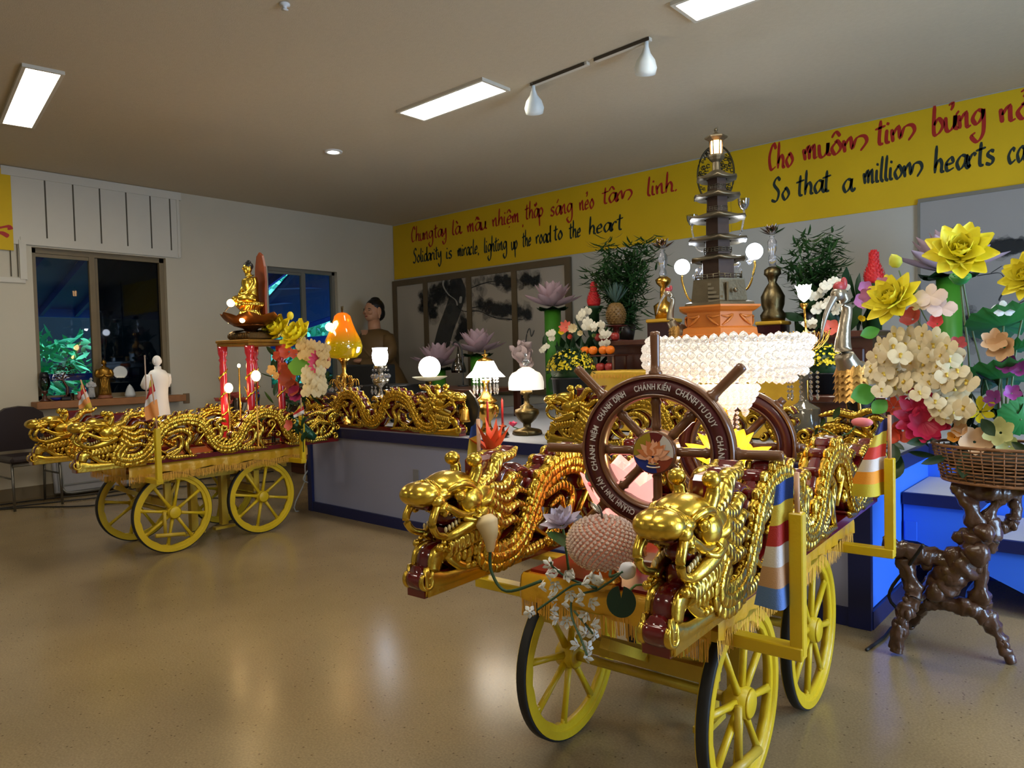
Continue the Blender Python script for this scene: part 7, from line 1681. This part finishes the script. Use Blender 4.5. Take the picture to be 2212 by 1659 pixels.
for nm, m_, L in (('red_orchid', mat('orchid_red', (220, 84, 90), .5, var=.2), ((2025, 700, 22, 5, 30, .8),)), ('rose_flowers', mat('rose_petal', (190, 84, 92), .5, var=.15), ((1972, 690, 28, 6, 25, .9), (2070, 745, 20, 5, 20, .8), (2072, 770, 20, 5, 20, .8))), ('crimson_flower', mat('crimson_petal', (176, 32, 66), .5, var=.2), ((1990, 905, 62, 11, 14, .42), (1998, 925, 50, 9, 30, .45), (1985, 870, 40, 7, 20, .45))),
    ('coral_flower', mat('coral_big', (224, 100, 74), .5, var=.15), ((1950, 930, 36, 6, 30, .95), (1935, 940, 28, 5, 40, .95), (1930, 880, 30, 6, 30, .5))), ('orange_bloom', mat('orange_bloom', (226, 160, 60), .5), ((2062, 945, 18, 6, 30, .8),)), ('yellow_lily', mat('lily_yellow', (206, 190, 20), .5, var=.15), ((2118, 890, 34, 6, 20, .5),)), ('pale_lily', mat('lily_pale', (214, 214, 150), .5, var=.1), ((2162, 935, 34, 6, 15, .75), (2180, 965, 24, 5, 15, .75))),
    ('peach_orchid', mat('orchid_peach', (214, 176, 136), .55, var=.12), ((2105, 955, 36, 5, 15, .9), (2080, 930, 22, 5, 25, .9), (2140, 985, 22, 5, 15, .9), (2170, 750, 34, 6, 20, .7), (2150, 740, 30, 6, 20, .7))), ('purple_orchid', mat('orchid_purple', (140, 60, 140), .5, var=.2), ((2180, 790, 24, 5, 20, .8), (2150, 862, 22, 5, 20, .8), (2205, 800, 22, 5, 20, .8), (2185, 850, 20, 5, 20, .8))), ('yellow_cup', yel_p, ((1862, 688, 14, 5, 55, .9),)), ('mauve_bloom', mat('mauve_petal', (176, 110, 150), .5), ((1905, 615, 18, 5, 20, .9), (1875, 640, 20, 5, 20, .9)))):
    k = MB()
    for x, y, r, n, tl, w_ in L: flower5(k, bm(x, y, (random.uniform(-.4, .4), -1, random.uniform(0, .5)), -.05), r*s, w_, tl, n)
    k.obj(nm, m_, t)
k = MB()
lpad = mat('lotus_leaf_green', (46, 122, 60), .45, var=.25, vs=16)
for x, y, rx, ry, tilt in ((2168, 704, 74, 34, 62), (2184, 757, 44, 26, 74), (2160, 818, 76, 40, 66), (2206, 905, 46, 60, 20)):
    P = [(rx*s*math.cos(a)*(1+.05*math.sin(5*a)), rx*s*math.sin(a)*(1+.06*math.cos(7*a))) for a in [2*math.pi*i/36 for i in range(36)]]
    mt = M.Translation(bp(x, y, .02)) @ Euler((R(-90+tilt*.0)+R(-8), R(0), 0)).to_matrix().to_4x4() if False else M.Translation(bp(x, y, .02)) @ Euler((R(tilt-90+90), R(8), R(40))).to_matrix().to_4x4()
    rings = [[k.b.verts.new(mt @ V((px_*f, 0.010*math.sin(9*i/3.)*f*f+.02*(f*f), pz_*f))) for i, (px_, pz_) in enumerate(P)] for f in (.15, .45, .75, 1)]
    c0 = k.b.verts.new(mt @ V((0, 0, 0)))
    for i in range(36): k._f((c0, rings[0][i], rings[0][(i+1) % 36]))
    for A, B in zip(rings, rings[1:]):
        for i in range(36): k._f((A[i], B[i], B[(i+1) % 36], A[(i+1) % 36]))
    k_st.tube([bp(x, y, .02), bp(x*.7+2150*.3, y*.5+470, .03), (0, 0, 0)], .004, 6, sm=6)
k.obj('lotus_leaves', lpad, t)
k = MB()
for x, y, L, w_, ang, m_ in ((1900, 712, 44, 30, 200, 0), (1895, 845, 60, 50, 195, 0), (1915, 865, 44, 36, 230, 0), (1945, 985, 70, 44, 250, 1), (1930, 960, 50, 30, 280, 1), (2088, 975, 64, 30, 268, 1), (2120, 905, 50, 26, 310, 1), (2185, 955, 44, 18, 330, 1), (2050, 985, 60, 18, 200, 1), (2010, 950, 50, 20, 190, 1)):
    k.mi = m_; k.petal(M.Translation(bp(x, y, -.1)) @ look(V((math.cos(R(ang)), -.35, math.sin(R(ang)))), V((0, -1, 0))), L*s, w_*s, .25, .4, 1.0)
k.mi = 1
for j in range(70): k.petal(M.Translation(bp(random.uniform(1940, 2200), random.uniform(820, 985), random.uniform(.0, .1))) @ Euler((random.uniform(-.8, .8), R(-40)+random.uniform(-.8, .8), random.uniform(0, 6.3))).to_matrix().to_4x4(), .11, .04, .3, .6)
k.obj('leaves', [mat('leaf_bright', (70, 140, 44), .45, var=.2), dkgreen], t)
k_st.obj('stems', mat('stem_grey_green', (96, 116, 80), .5), t)
